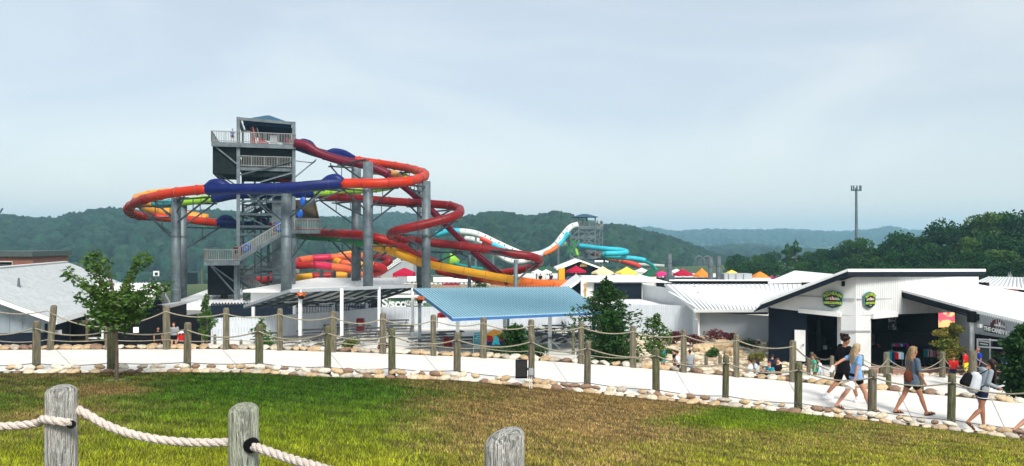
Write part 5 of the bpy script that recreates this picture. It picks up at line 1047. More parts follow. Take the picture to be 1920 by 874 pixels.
# ================================================================ fences, stones, shelters, plants
def wood_post(x, y, z0, h, r, m_, parent, seed, nm='post', nseg=14, nr=10, slant=0.0, lean=(0, 0)):
    rn_ = np.random.default_rng(seed); mb = MB(); ph = rn_.uniform(0, 6.28, 3)
    prof = [(-.1, 1.0)] + [(i / nr * .95, 1.0) for i in range(nr)] + [(.965, .97), (.985, .86), (.998, .6), (1.0, .02)]
    for t, q in prof:
        for j in range(nseg):
            a = 2 * math.pi * j / nseg; rr = r * q * (1 + .035 * math.sin(2 * a + ph[0]) + .02 * math.sin(5 * a + ph[1]) + rn_.normal(0, .008)) * (1.04 - .06 * max(t, 0))
            zz = z0 + t * h
            if t > .9: zz += slant * r * q * math.cos(a)
            mb.v.append((x + rr * math.cos(a) + lean[0] * t * h, y + rr * math.sin(a) + lean[1] * t * h, zz))
    for i in range(len(prof) - 1):
        for j in range(nseg): mb.f.append((i * nseg + j, i * nseg + (j + 1) % nseg, (i + 1) * nseg + (j + 1) % nseg, (i + 1) * nseg + j)); mb.m.append(0)
    return mb.build(nm, m_, parent, smooth=True)
def rope_line(nm, label, pts, r, sag, m_, group, strands=0, per=12):
    line = []
    for i, (a, b) in enumerate(zip(pts, pts[1:])):
        sg = sag * (0.7 + .6 * random.random())
        for k in range(per): t = k / per; line.append(a.lerp(b, t) + Vector((0, 0, -4 * sg * t * (1 - t))))
    line.append(pts[-1]); mb = MB()
    if not strands: mb.tube(line, r, 6)
    else:
        L_ = 0; fr = []
        for i, p in enumerate(line):
            t = (line[min(i + 1, len(line) - 1)] - line[max(i - 1, 0)]).normalized(); u = Vector((0, 0, 1)); u = (u - t * u.dot(t)).normalized(); fr.append((p, u, t.cross(u), L_))
            if i + 1 < len(line): L_ += (line[i + 1] - p).length
        for s in range(strands): mb.tube([p + (u * math.cos(l / (r * 3.6) * 1.6 + s * 2.094) + w_ * math.sin(l / (r * 3.6) * 1.6 + s * 2.094)) * r * .5 for p, u, w_, l in fr], r * .58, 7)
    o = mb.build(nm, m_, smooth=True); tag(o, label, 'rope', group); return o
# ---- near fence
NP = [(-190, 706, 612, 0), (-60, 702, 606, 0), (68, 699, 601, 0), (210, 699, 607, 1), (351, 696, 603, 0), (486, 698, 607, 1), (614, 708, 612, 1), (735, 707, 614, 1), (857, 711, 622, 0), (996, 726, 629, 0), (1101, 735, 639, 0), (1230, 748, 653, 1), (1360, 759, 665, 1), (1496, 773, 678, 1), (1635, 787, 691, 0), (1783, 805, 700, 1), (1950, 826, 716, 0)]
near_txt = ['at the far left edge', 'left of the young lawn tree', 'thick, right behind the young lawn tree trunk', 'right of the young lawn tree', 'greenish, with a small shrub behind it', 'under the grey shelter view', 'left of the red topped bin', 'in front of the red chest and dark tables', 'carrying the black loudspeaker', 'in front of the big pine', 'in front of the teal shirted visitor', 'left of the seated group', 'between the seated group and the man in black', 'beside the blond woman in the light blue shirt', 'between the grey blue shirt walker and the backpack walker']
tops, bots, pn = [], [], 0
for i, (px, pb, pt, kind) in enumerate(NP):
    e_ = edge(NEAR, px); d = e_.y * (pb - HY + 0) / (pb - HY); e_ = Vector(((px - 960) / F * d, d + .0, e_.z)); h = (pb - pt) / F * d; r = .078 + .012 * ((i * 7) % 3) / 2 + (.03 if px == 210 else 0)
    tops.append(e_ + Vector((0, -r * .9, h - .17))); bots.append(e_ + Vector((0, -r * .9, .24)))
    if px < -100 or px > 1930: continue
    t = thing('fence_post', 'lawn side fence post, ' + (near_txt[i - 2] if 0 <= i - 2 < len(near_txt) else 'just outside the left edge'), 'fence post', e_, group='posts of the rope fence beside the lawn')
    wood_post(e_.x, e_.y, e_.z - .05, h + .05, r, m_woodg if kind else m_wood, t, i + 5, lean=(random.uniform(-.015, .02), 0))
    for q in (tops[-1], bots[-1]): MB().tube([q + Vector((0, -.008, -.03)), q + Vector((0, -.008, .03))], .03, 8).build('rope_staple', m_ropeb, t)
rope_line('fence_rope', 'upper sagging rope of the fence on the lawn side of the path', tops, .017, .14, m_rope, 'ropes of the path fences')
rope_line('fence_rope', 'thin lower rope of the fence on the lawn side of the path', bots, .010, .05, m_ropeb, 'ropes of the path fences')
# ---- far fence
FP = [(-110, 657, 573), (-10, 657, 572), (92, 657, 573), (203, 657, 603), (313, 655, 573), (424, 655, 577), (525, 657, 578), (625, 660, 583), (718, 664, 588), (813, 667, 590), (906, 671, 595), (997, 676, 599), (1090, 683, 604), (1187, 689, 611), (1282, 698, 618), (1381, 707, 627), (1486, 716, 638)]
far_txt = ['at the left below the ribbed roof', 'half hidden behind the thick near post by the lawn tree', 'left of the child in the red shirt', 'right of the slim young tree', 'behind the small leafy shrub', 'among the tables under the grey shelter', 'under the sponsor banner', 'left of the red topped bin', 'beside the aqua slatted chair', 'directly behind the loudspeaker post', 'left of the big pine', 'left of the small maple', 'between the visitors by the rock garden', 'in front of the burgundy shrubs', 'last and tallest, at the corner by the navy wall']
tops, bots = [], []
for i, (px, pb, pt) in enumerate(FP):
    e_ = edge(FAR, px); h = (pb - pt) / F * e_.y; r = .085 + .012 * ((i * 5) % 3) / 2
    tops.append(e_ + Vector((0, -r * .9, h - .16))); bots.append(e_ + Vector((0, -r * .9, .3)))
    if px < -60: continue
    t = thing('fence_post', 'far side fence post, ' + (far_txt[i - 2] if i >= 2 else 'just outside the left edge'), 'fence post', e_, group='posts of the rope fence on the far side of the path')
    wood_post(e_.x, e_.y, e_.z - .3, h + .3, r, m_wood, t, i + 50, lean=((.09, 0) if px == 92 else (random.uniform(-.01, .01), 0)))
LPs = [(1613, 692, 665, 34, .14), (1662, 705, 660, 36, .13), (1767, 706, 659, 36, .13), (1824, 707, 657, 33, .17), (1960, 720, 672, 33, .15)]
ltx = ['behind the man in black', 'in front of the teal and red towels', 'left of the boy in red', 'thick, left of the man in the blue shirt', 'at the right edge']
tp2 = [tops[-1]]; bt2 = [bots[-1]]
for i, (px, pb, pt, d, r) in enumerate(LPs):
    q = P(px, pb, d); q.z = max(q.z, -6.7) ; h = (HY - pt) / F * d - q.z; tp2.append(Vector((q.x, q.y - r, q.z + h - .3))); bt2.append(Vector((q.x, q.y - r, q.z + .5)))
    if px > 1930: continue
    t = thing('fence_post', 'lower path fence post, ' + ltx[i], 'fence post', q, group='posts along the lower path'); wood_post(q.x, q.y, q.z - .3, h + .3, r, m_wood, t, i + 90)
rope_line('fence_rope', 'upper rope of the fence on the far side of the path', tops, .017, .13, m_rope, 'ropes of the path fences')
rope_line('fence_rope', 'lower rope of the fence on the far side of the path', bots, .011, .05, m_rope, 'ropes of the path fences')
rope_line('fence_rope', 'upper rope running from the corner post to the lower path fence', tp2, .022, .45, m_rope, 'ropes of the path fences')
rope_line('fence_rope', 'lower rope of the lower path fence', bt2[1:], .02, .15, m_rope, 'ropes of the path fences')
stub_txt = ['dark stub post behind the grey blue shirt walker left', 'dark stub post right of the grey blue shirt walker', 'short stub post in the brick paving, left', 'short stub post in the brick paving, second', 'short stub post in the brick paving, third', 'short post left of the green shirted girl', 'short post right of the hooded visitor', 'back row post by the green ball shrub', 'back row post in front of the navy wall', 'back row post left of the navy wall', 'back row post below the white door', 'post behind the green shirted girl', 'post behind the visitor in the grey shirt', 'second post of the plaza rope, right of the grey shirt', 'post by the seated group, left', 'post beside the small maple trunk', 'post near the pine at the end of the picnic area', 'post under the right end of the blue canopy', 'post below the left young tree', 'second small post right of the left young tree', 'third small post right of the left young tree']
stubs = [(1666, 728, 701, 30), (1727, 728, 700, 30), (1624, 704, 690, 38), (1652, 704, 690, 38), (1670, 704, 690, 38), (1516, 707, 671, 38), (1560, 710, 667, 36), (1466, 672, 648, 47), (1440, 665, 644, 49), (1404, 668, 640, 50), (1494, 682, 655, 44), (1522, 690, 660, 43), (1324, 692, 668, 42), (1350, 694, 665, 42), (1417, 706, 678, 40), (1196, 692, 660, 42), (1105, 670, 620, 47), (1075, 668, 610, 47), (380, 650, 625, 50), (403, 650, 627, 50), (452, 652, 637, 50)]
for i, (px, pb, pt, d) in enumerate(stubs):
    z0 = -6.62 if d in (30, 36) else (-6.9 if d == 38 else GZ); q = G(px, d, z0); h = max(.5, (HY - pt) / F * d - z0)
    t = thing('fence_post', stub_txt[i], 'fence post', q, group='small posts around the plaza'); wood_post(q.x, q.y, z0, h, .10, m_woodg if i < 5 else m_wood, t, 200 + i, nseg=10, nr=5)
bk = [P(1381, 645, 50), P(1404, 643, 50), P(1440, 647, 49), P(1466, 651, 47), P(1494, 658, 44), P(1522, 663, 43), P(1560, 671, 36)]
rope_line('fence_rope', 'rope of the back row of posts in front of the navy wall', bk, .03, .25, m_rope, 'ropes of the path fences')
rope_line('fence_rope', 'dark rope crossing the rock garden at waist height', [P(1196, 665, 42), P(1324, 672, 42), P(1350, 669, 42), P(1417, 682, 40), P(1516, 680, 38)], .025, .2, m_rope, 'ropes of the path fences')
# ---- loudspeaker on the post at 996
sp = thing('loudspeaker', 'black boxy outdoor loudspeaker fixed to the left of a fence post', 'loudspeaker', P(977.5, 708, 17.2)); d = 17.1
mb = MB(); mb.box(P(977.5, 692, d), (.27, .24, .39)); bo = mb.build('cabinet', m_black, sp); mb = MB(); mb.box(P(977.5, 692, d - .13), (.235, .015, .35)); mb.build('grille', mat('speaker_grille', (.02, .02, .02), .9, var=.5, scale=60), sp)
MB().box(P(989, 692, d + .02), (.06, .05, .05)).build('bracket', m_steeld, sp)
sp = thing('junction_box', 'grey junction box with two conduits on the loudspeaker post', 'junction box', P(996, 726, 17.2)); d = 17.25; MB().box(P(996, 697, d - .02), (.1, .09, .14)).build('box', m_siding, sp)
MB().tube([P(993, 703, d), P(993, 728, d)], .012, 6).tube([P(997, 703, d), P(997, 728, d)], .012, 6).build('conduit', m_white, sp)
# ---- river stones
st_cols = [(.52, .45, .33), (.40, .29, .17), (.60, .56, .47), (.22, .14, .09), (.40, .35, .28), (.50, .37, .22)]
st_m = [mat('river_stone_%s' % n, c, .75, var=.22, scale=3, bump=.12, bscale=12) for n, c in zip(('pale', 'tan', 'white', 'brown', 'grey', 'ochre'), st_cols)]
def stone_mesh(k, m_):
    b = ico(3); v = lumpy(b, 900 + k, .12, 5); v = v + .06 * np.sin(v[:, [1, 2, 0]] * 3 + k); me = bpy.data.meshes.new('river_stone')
    me.from_pydata((v * np.array([1, .8, .52])).tolist(), [], b[1].tolist()); me.polygons.foreach_set('use_smooth', [True] * len(b[1])); me.materials.append(m_); return me
smesh = [stone_mesh(k, st_m[k % 6]) for k in range(24)]; random.seed(11)
def stone(p, s, group, label, rz=None):
    o = bpy.data.objects.new('river_stone', random.choice(smesh)); COL.objects.link(o); o.location = p; o.scale = (s * random.uniform(.85, 1.35), s * random.uniform(.85, 1.1), s * random.uniform(.8, 1.15)); o.rotation_euler = (random.uniform(-.2, .2), random.uniform(-.25, .25), random.uniform(-.7, .7) if rz is None else rz)
    col_ = o.data.materials[0].name.split('_')[-1]; px = 960 + p[0] / p[1] * F
    seg = 'left of the young lawn tree' if px < 205 else 'right of the young lawn tree' if px < 500 else 'below the two picnic shelters' if px < 860 else 'near the loudspeaker post' if px < 1120 else 'in front of the rock garden' if px < 1450 else 'beside the walking group'
    return tag(o, 'rounded %s river stone, %s row, %s' % (col_, label, seg), 'stone', group)
def number_stones():
    by = {}
    for o in COL.objects:
        if o.name.startswith('river_stone') and 'label' in o.keys(): by.setdefault(o['label'], []).append(o)
    for lb, os_ in by.items():
        os_.sort(key=lambda o: o.location.x / o.location.y)
        for i, o in enumerate(os_):
            if len(os_) > 1: o['label'] = ords[i] + lb.replace('rounded', '').replace('river stone,', 'stone from the left,').replace(' row,', ',') if i < 25 else lb
def walk(tab, step, p0=-40, p1=1960):
    px = p0; last = None
    while px < p1:
        e_ = edge(tab, px)
        if last is None or (e_ - last).length >= step * random.uniform(.8, 1.2): last = e_; yield e_
        px += 1.5
m_bed = mat('stone_bed_soil', (.05, .035, .02), .95, var=.4, scale=6, bump=.4)
def bed(tab, o0, o1, zz):
    strip('stone_bed', [[edge(tab, p) + Vector((0, o, z_)) for p in pxs] for o, z_ in ((o0, -.04), (o0 + .05, zz), (o1 - .04, zz), (o1, -.02))], m_bed)
bed(NEAR, -.44, -.0, .05); bed(FAR, .02, .34, .06)
cnt = 0
for e_ in walk(NEAR, .258):
    stone(e_ + Vector((0, -.24, .05)), .138 * random.uniform(.75, 1.35), 'river stones edging the lawn side of the path', 'lawn edge'); cnt += 1
    if random.random() < .88: stone(e_ + Vector((random.uniform(-.1, .1), -.10 - random.random() * .06, .155)), .115 * random.uniform(.75, 1.25), 'river stones edging the lawn side of the path', 'lawn edge'); cnt += 1
c2 = 0
for e_ in walk(FAR, .30):
    stone(e_ + Vector((0, .14, .05)), .172 * random.uniform(.8, 1.2), 'river stones edging the far side of the path', 'far edge'); c2 += 1
number_stones()
def stone_mass(nm, label, C, S, seed, m_=None):
    base = ico(2); var = [lumpy(base, seed + i, .18, 6) * np.array([1, .85, .6]) for i in range(8)]; r_ = np.random.default_rng(seed); n = len(C); nb_ = len(base[0]); V = np.empty((n, nb_, 3), np.float32); w_ = r_.integers(0, 8, n); an = r_.uniform(0, 6.28, n)
    for k in range(n):
        v = var[w_[k]]; c, s = math.cos(an[k]), math.sin(an[k]); V[k] = np.stack([(v[:, 0] * c - v[:, 1] * s), (v[:, 0] * s + v[:, 1] * c), v[:, 2]], -1) * S[k]
    V += C[:, None, :]; Fc = (base[1][None] + (np.arange(n) * nb_)[:, None, None]).reshape(-1, 3)
    pal = np.array([(1, .93, .8), (.75, .6, .42), (1.1, 1.05, .98), (.5, .4, .3), (.85, .8, .7)]); t = pal[r_.integers(0, 5, n)] * r_.uniform(.8, 1.1, (n, 1)); t = np.repeat(t[:, None], nb_, 1).reshape(-1, 3)
    o = np_mesh(nm, V.reshape(-1, 3), Fc, m_, True, t); tag(o, label, 'stones', kind='stuff'); return o
m_rock = mat('rock_garden_stone', (.58, .53, .44), .8, var=.12, scale=2, attr=True)
n = 2600; yy = rng.uniform(40.5, 54.5, n); pxx = rng.uniform(1165, 1560, n); lim = np.interp(yy, [40, 46, 50, 54.5], [1545, 1500, 1445, 1440]); pxx = np.minimum(pxx, lim - rng.uniform(0, 120, n))
def rock_z(px, y): return GZ + np.interp(y, [40, 43, 50, 54], [0, .04, .08, .12]) * np.interp(px, [1160, 1200, 1400, 1520], [.3, 1, 1, .2])
gz = rock_z(pxx, yy); Cc = np.stack([(pxx - 960) / F * yy, yy, gz], -1)
stone_mass('rock_garden_gravel', 'pale heaped river rocks covering the rock garden slope', Cc, rng.uniform(.12, .36, n), 77, m_rock)
rows = [[Vector(((p - 960) / F * y, y, float(rock_z(p, y)) - .05)) for p in range(1150, 1561, 20)] for y in (40, 42, 44, 47, 50, 53, 55)]
strip('rock_garden_ground', rows, m_earth)
n = 260; pxx = rng.uniform(1490, 1960, n); dd = np.where(rng.random(n) < .5, 29.6, 37.0) + rng.uniform(-.2, .4, n); Cc = np.stack([(pxx - 960) / F * dd, dd, np.where(dd < 33, -6.6, -6.75)], -1)
stone_mass('lower_path_stones', 'rows of rounded stones edging the lower path', Cc, rng.uniform(.13, .22, n), 78, m_rock)
for i, (px, py, d, s, lb) in enumerate(((1318, 668, 47, .95, 'large tan boulder left of the round green shrub'), (1352, 664, 48, 1.25, 'largest angular tan boulder in the rock garden'), (1375, 672, 46, .8, 'brown boulder right of the round green shrub'), (1335, 672, 45.5, .6, 'small tan boulder in front of the large ones'))):
    b = ico(3); v = lumpy(b, 700 + i, .3, 5); v = np.round(v * 2.2) / 2.2 * .5 + v * .5; me = bpy.data.meshes.new('boulder'); me.from_pydata((v * np.array([.8, .6, .5]) * s).tolist(), [], b[1].tolist()); me.materials.append(st_m[5]); o = bpy.data.objects.new('boulder', me); COL.objects.link(o); o.location = G(px, d, GZ + .25); tag(o, lb, 'boulder', 'boulders in the rock garden')

# ---- foreground posts and rope
def big_post(px, py, d, dia, label, seed, slant, m_, hole=None):
    x = (px - 960) / F * d; zt = (HY - py) / F * d; z0 = lawn_z(x, d) - .1; t = thing('rope_post', label, 'post', (x, d, z0), group='big weathered rope posts in the foreground')
    rn_ = np.random.default_rng(seed); mb = MB(); ns, nr = 56, 60; h = zt - z0; r = dia / 2
    g = rn_.normal(0, 1, ns); g = np.convolve(np.r_[g[-2:], g, g[:2]], [.2, .3, .3, .2], 'same')[2:-2]; g2 = rn_.normal(0, 1, ns)
    prof = [(i / nr * (1 - .55 * r / h), 1.0) for i in range(nr + 1)] + [(1 - r / h * .55 * (1 - math.sin(a)), math.cos(a)) for a in (.25, .5, .75, 1.0, 1.2, 1.4, 1.56)]
    for ti, (tt, q) in enumerate(prof):
        for j in range(ns):
            a = 2 * math.pi * j / ns; rr = r * q * (1 + .018 * g[j] * (.6 + .4 * math.sin(tt * 9 + g2[j])) + .02 * math.sin(2 * a + seed)) * (1.05 - .08 * tt)
            zz = z0 + tt * h + (slant * r * math.cos(a) * q * (1 if ti > nr - 6 else 0)) * (1 if ti >= nr else max(0, (ti - nr + 6) / 6))
            mb.v.append((x + rr * math.cos(a), d + rr * math.sin(a), zz))
    for i in range(len(prof) - 1):
        for j in range(ns): mb.f.append((i * ns + j, i * ns + (j + 1) % ns, (i + 1) * ns + (j + 1) % ns, (i + 1) * ns + j)); mb.m.append(0)
    o = mb.build('post', m_, t, smooth=True)
    if hole:
        c = P(hole[0], hole[1], d - r * .93); MB().tube([c + Vector((0, .04, 0)), c + Vector((0, -.006, 0))], [.045, .047], 16).build('rope_hole', m_black, t)
    return t
m_fpost = mat('silvered_timber', (.80, .79, .73), .9, col2=(.27, .26, .225), scale=4.5, stretch=(7, 7, .55), bump=.9, bscale=9, contrast=(.46, .72), streak=.7, streak_col=(.72, .73, .69))
m_fpostg = mat('mossy_silvered_timber', (.70, .74, .58), .9, col2=(.25, .28, .17), scale=4.0, stretch=(7, 7, .55), bump=.9, bscale=9, contrast=(.46, .72), streak=.8, streak_col=(.76, .79, .72))
p1 = big_post(115, 721, 5.1, .195, 'pale silvery foreground post with a rope looped round it, at left', 1, .05, m_fpost)
p2 = big_post(457, 755, 4.85, .19, 'greenish foreground post with a rope threaded through its hole', 2, .06, m_fpostg, (470, 836))
p3 = big_post(946, 804, 3.6, .195, 'nearest foreground post, only its rounded slanted top showing', 3, .30, m_fpost)
def big_rope(label, pts, r=.029):
    fine = [Vector(p) for p in catmull([np.array(p) for p in pts], 14)]; res = [fine[0]]
    for p in fine[1:]:
        k = max(1, int((p - res[-1]).length / .012))
        a = res[-1]
        for j in range(1, k + 1): res.append(a.lerp(p, j / k))
    L_ = 0; fr = []; u = Vector((0, 0, 1))
    for i, p in enumerate(res):
        t = (res[min(i + 1, len(res) - 1)] - res[max(i - 1, 0)]).normalized(); u = (u - t * u.dot(t)).normalized(); fr.append((p, u.copy(), t.cross(u), L_))
        if i + 1 < len(res): L_ += (res[i + 1] - p).length
    mb = MB()
    for s in range(3): mb.tube([p + (u_ * math.cos(l / .030 + s * 2.094) + w_ * math.sin(l / .030 + s * 2.094)) * r * .42 for p, u_, w_, l in fr], r * .62, 8)
    o = mb.build('thick_rope', m_ropew, smooth=True); tag(o, label, 'rope', 'thick rope of the foreground fence'); return o
m_ropew = mat('white_hemp_rope', (.66, .58, .52), .95, var=.12, scale=30, bump=.5, bscale=120)
r1 = .098
big_rope('thick pale rope coming from the left and knotted round the left foreground post', [P(-120, 796, 5.2), P(-40, 800, 5.15), P(30, 798, 5.12), P(70, 793, 5.10), P(80, 786, 5.04), P(90, 787, 5.0), P(110, 790, 4.975), P(126, 792.5, 4.985), P(133, 795, 5.03)])
MB().tube([P(133, 796, 5.02), P(134, 796, 4.985)], .028, 12).build('rope_hole', m_black, p1)
big_rope('thick pale rope sagging between the two left foreground posts', [P(138, 764, 5.15), P(160, 775, 5.12), P(195, 795, 5.1), P(240, 812, 5.05), P(290, 823, 5.0), P(340, 828.5, 4.97), P(390, 830, 4.93), P(440, 829, 4.9)])
big_rope('thick pale twisted rope leaving the greenish post to the lower right', [P(470, 835, 4.82), P(490, 842, 4.7), P(530, 856, 4.6), P(580, 871, 4.45), P(650, 890, 4.25), P(760, 905, 3.95), P(880, 905, 3.7), P(930, 900, 3.62)])

# ---- grass
def grass():
    n = 380000; r_ = np.random.default_rng(3)
    # denser towards the camera
    u = r_.random(n); y = 6.0 + (19.5 - 6.0) * u ** 1.15; px = r_.uniform(-60, 1980, n); x = (px - 960) / F * y
    z, yE = lawn_z_np(x, y); keep = y < yE - .22; x, y, z, px = x[keep], y[keep], z[keep], px[keep]; n = len(x)
    def ns(sx, sy, k, ph):
        v = np.zeros(n); rr = np.random.default_rng(ph)
        for i in range(k): a = rr.uniform(0, 6.28); f = rr.uniform(.6, 1.8); v += np.sin((x * sx * math.cos(a) + y * sy * math.sin(a)) * f + rr.uniform(0, 6.28))
        return v / k
    py = HY - z / y * F
    big = np.interp(px, [-100, 150, 420, 640, 760, 900, 1150, 1350, 1560, 1980], [.40, .55, .20, .15, .45, .75, .92, .70, .62, .68])
    big += np.interp(py, [700, 730, 780, 874], [.10, .0, -.02, -.28]) + .22 * ns(1.3, 2.0, 7, 1) + .14 * ns(4, 6, 8, 2) + .1 * ns(13, 16, 9, 4)
    big -= .9 * np.exp(-((px - 1420) / 130) ** 2 - ((py - 785) / 16) ** 2); big += .35 * np.exp(-((px - 215) / 70) ** 2 - ((py - 732) / 8) ** 2)
    big -= .35 * np.exp(-((px - 560) / 170) ** 2 - ((py - 735) / 25) ** 2)
    dry = np.clip((big + r_.normal(0, .13, n) - .32) / .42, 0, 1)[:, None]
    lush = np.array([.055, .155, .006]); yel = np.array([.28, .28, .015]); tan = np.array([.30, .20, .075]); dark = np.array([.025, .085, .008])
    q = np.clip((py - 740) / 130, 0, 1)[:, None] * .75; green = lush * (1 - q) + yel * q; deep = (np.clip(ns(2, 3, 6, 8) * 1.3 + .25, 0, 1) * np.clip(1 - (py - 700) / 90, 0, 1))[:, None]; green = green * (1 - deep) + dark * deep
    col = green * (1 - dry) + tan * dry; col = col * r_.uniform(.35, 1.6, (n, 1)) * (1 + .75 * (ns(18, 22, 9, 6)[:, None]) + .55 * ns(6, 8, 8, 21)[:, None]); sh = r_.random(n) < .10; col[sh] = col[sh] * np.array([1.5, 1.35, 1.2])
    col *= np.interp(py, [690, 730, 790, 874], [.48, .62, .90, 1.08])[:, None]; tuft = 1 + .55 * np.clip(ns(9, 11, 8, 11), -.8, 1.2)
    h = r_.uniform(.016, .044, n) * tuft * (1.15 - .35 * dry[:, 0]); a = r_.uniform(0, 6.28, n); w_ = r_.uniform(.0035, .0065, n) * (y / 8) ** .9
    lean = r_.uniform(.2, 1.1, n) * h; la = r_.uniform(0, 6.28, n)
    V = np.empty((n, 3, 3), np.float32); V[:, 0] = np.stack([x - np.cos(a) * w_, y - np.sin(a) * w_ * .4, z - .01], -1); V[:, 1] = np.stack([x + np.cos(a) * w_, y + np.sin(a) * w_ * .4, z - .01], -1)
    V[:, 2] = np.stack([x + np.cos(la) * lean, y + np.sin(la) * lean, z + h], -1)
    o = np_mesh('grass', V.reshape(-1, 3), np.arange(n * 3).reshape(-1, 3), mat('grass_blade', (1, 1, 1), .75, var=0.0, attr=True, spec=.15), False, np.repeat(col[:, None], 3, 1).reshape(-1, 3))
    tag(o, 'short mixed green and straw coloured grass of the sloping lawn', 'grass', kind='stuff')
grass()

# ---- shelters
def canopy_posts(t, L_, m_, w_=.2):
    for (px, pb, pt) in L_: d = -GZ * F / (pb - HY); MB().bar(G(px, d, GZ), P(px, pt, d), w_, w_).build('post', m_, t)
BC = thing('blue_canopy', 'picnic canopy with large ribbed light blue metal roof', 'canopy', G(960, 50, GZ)); bl, br_, tr, tl = P(848, 596, 42.9), P(1128, 584, 47), P(1065, 538, 57.9), P(775, 541, 55.4)
m_bluer_shade = mat('blue_roof_rib_shade', (.20, .40, .50), .45, var=.1)  # darker blue, with the shade along the ribs painted in
mb = MB(); panel_roof(mb, bl, br_, tr, tl, .08, 54, .035, .05); mb.build('roof', [m_bluem, m_bluer_shade], BC)
mb = MB(); mb.bar(bl - Vector((0, 0, .12)), br_ - Vector((0, 0, .12)), .08, .16); mb.bar(bl - Vector((0, 0, .1)), tl - Vector((0, 0, .1)), .08, .14); mb.bar(br_ - Vector((0, 0, .1)), tr - Vector((0, 0, .1)), .08, .14); mb.build('trim', m_blueed, BC)
for (px, pb, pt, m_, w_) in ((858, 668, 594, m_white, .22), (1031, 654, 588, m_white, .24), (1113, 655, 586, m_tblue, .2), (873, 612, 580, m_steeld, .2), (946, 648, 588, m_white, .22), (953, 615, 584, m_steeld, .2)):
    d = -GZ * F / (pb - HY); MB().bar(G(px, d, GZ), P(px, pt, d), w_, w_).build('post', m_, BC)
GC = thing('grey_shelter', 'long picnic shelter with rising grey roof seen from beneath, white posts', 'shelter', G(640, 56, GZ))
a, b, c, e_ = P(545, 542, 49.5), P(776, 534, 58.5), P(690, 564, 61), P(458, 572, 55)
mb = MB(); n_ = (b - a).cross(e_ - a).normalized(); mb.prism([a, b, c, e_], (0, 0, -.06)); mb.build('roof', m_greyroof, GC)
mb = MB()
for i in range(10): t_ = i / 9; mb.bar(a.lerp(b, t_) - Vector((0, 0, .2)), e_.lerp(c, t_) - Vector((0, 0, .2)), .1, .2)
for i in range(7): t_ = i / 6; mb.bar(a.lerp(e_, t_) - Vector((0, 0, .1)), b.lerp(c, t_) - Vector((0, 0, .1)), .08, .1)
mb.build('rafter', m_steeld, GC); mb = MB(); mb.bar(a - Vector((0, .03, .12)), b - Vector((0, .03, .12)), .06, .22); mb.bar(a - Vector((.03, 0, .1)), e_ - Vector((.03, 0, .1)), .06, .2); mb.build('fascia', m_siding, GC)
for i in range(5):
    t_ = (.15, .35, .55, .72, .5)[i]; s_ = (.55, .5, .45, .4, .78)[i]; q = a.lerp(e_, s_).lerp(b.lerp(c, s_), t_) - Vector((0, 0, .34)); MB().bar(q, q + (b - a).normalized() * 1.5, .12, .07).build('tube_light', m_white, GC)
for (px, pb, pt, m_) in ((563, 651, 543, m_white), (641, 646, 541, m_white), (711, 631, 538, m_white), (774, 629, 540, m_white), (475, 628, 566, m_white), (552, 622, 560, m_siding), (625, 615, 562, m_steel), (688, 608, 564, m_steel), (787, 655, 556, m_steel)):
    d = -GZ * F / (pb - HY); MB().bar(G(px, d, GZ), P(px, pt, d), .2, .2).build('post', m_, GC)
for (px, py, pb, lb) in ((565, 553, 651, 'hanging flower basket with orange blooms on the left white shelter post'), (787, 560, 655, 'hanging flower basket with orange blooms beside the sponsor banner')):
    d = -GZ * F / (pb - HY) - .3; t = thing('flower_basket', lb, 'flower basket', P(px, py + 6, d), group='hanging flower baskets'); MB().tube([P(px, py + 8, d), P(px, py + 2, d)], [.14, .24], 10).build('basket', m_black, t)
    fl_ = MB()
    for k in range(40): fl_.box(P(px, py, d) + Vector((random.uniform(-.3, .3), random.uniform(-.2, .2), random.uniform(-.08, .14))), (.07, .07, .05), rz=random.random() * 3)
    fl_.build('blooms', m_orange, t)
# picnic tables
m_tabl = mat('grey_table_planks', (.05, .053, .056), .85, var=.35, scale=5, stretch=(1, 8, 1)); m_tleg = mat('pale_table_legs', (.50, .50, .48), .8, var=.15, scale=3)
def picnic_table():
    t = thing('picnic_table', 'picnic table', 'picnic table', (0, 0, 0), group='grey picnic tables on the plaza'); mb = MB()
    for k in range(5): mb.box((0, -.30 + k * .15, .75), (1.85, .135, .04))
    mb.build('tabletop', m_tabl, t)
    for s in (-1, 1):
        mb = MB()
        for k in (0, 1): mb.box((0, s * (.66 + .14 * k), .44), (1.85, .125, .04))
        mb.build('bench', m_tabl, t)
    for s in (-1, 1):
        mb = MB(); x = s * .68; mb.bar((x, -.55, 0), (x, .25, .73), .04, .09); mb.bar((x + .05, .55, 0), (x + .05, -.25, .73), .04, .09); mb.bar((x + .02, -.8, .40), (x + .02, .8, .40), .05, .09); mb.build('leg_frame', m_tleg, t)
    return t
pt0 = picnic_table()
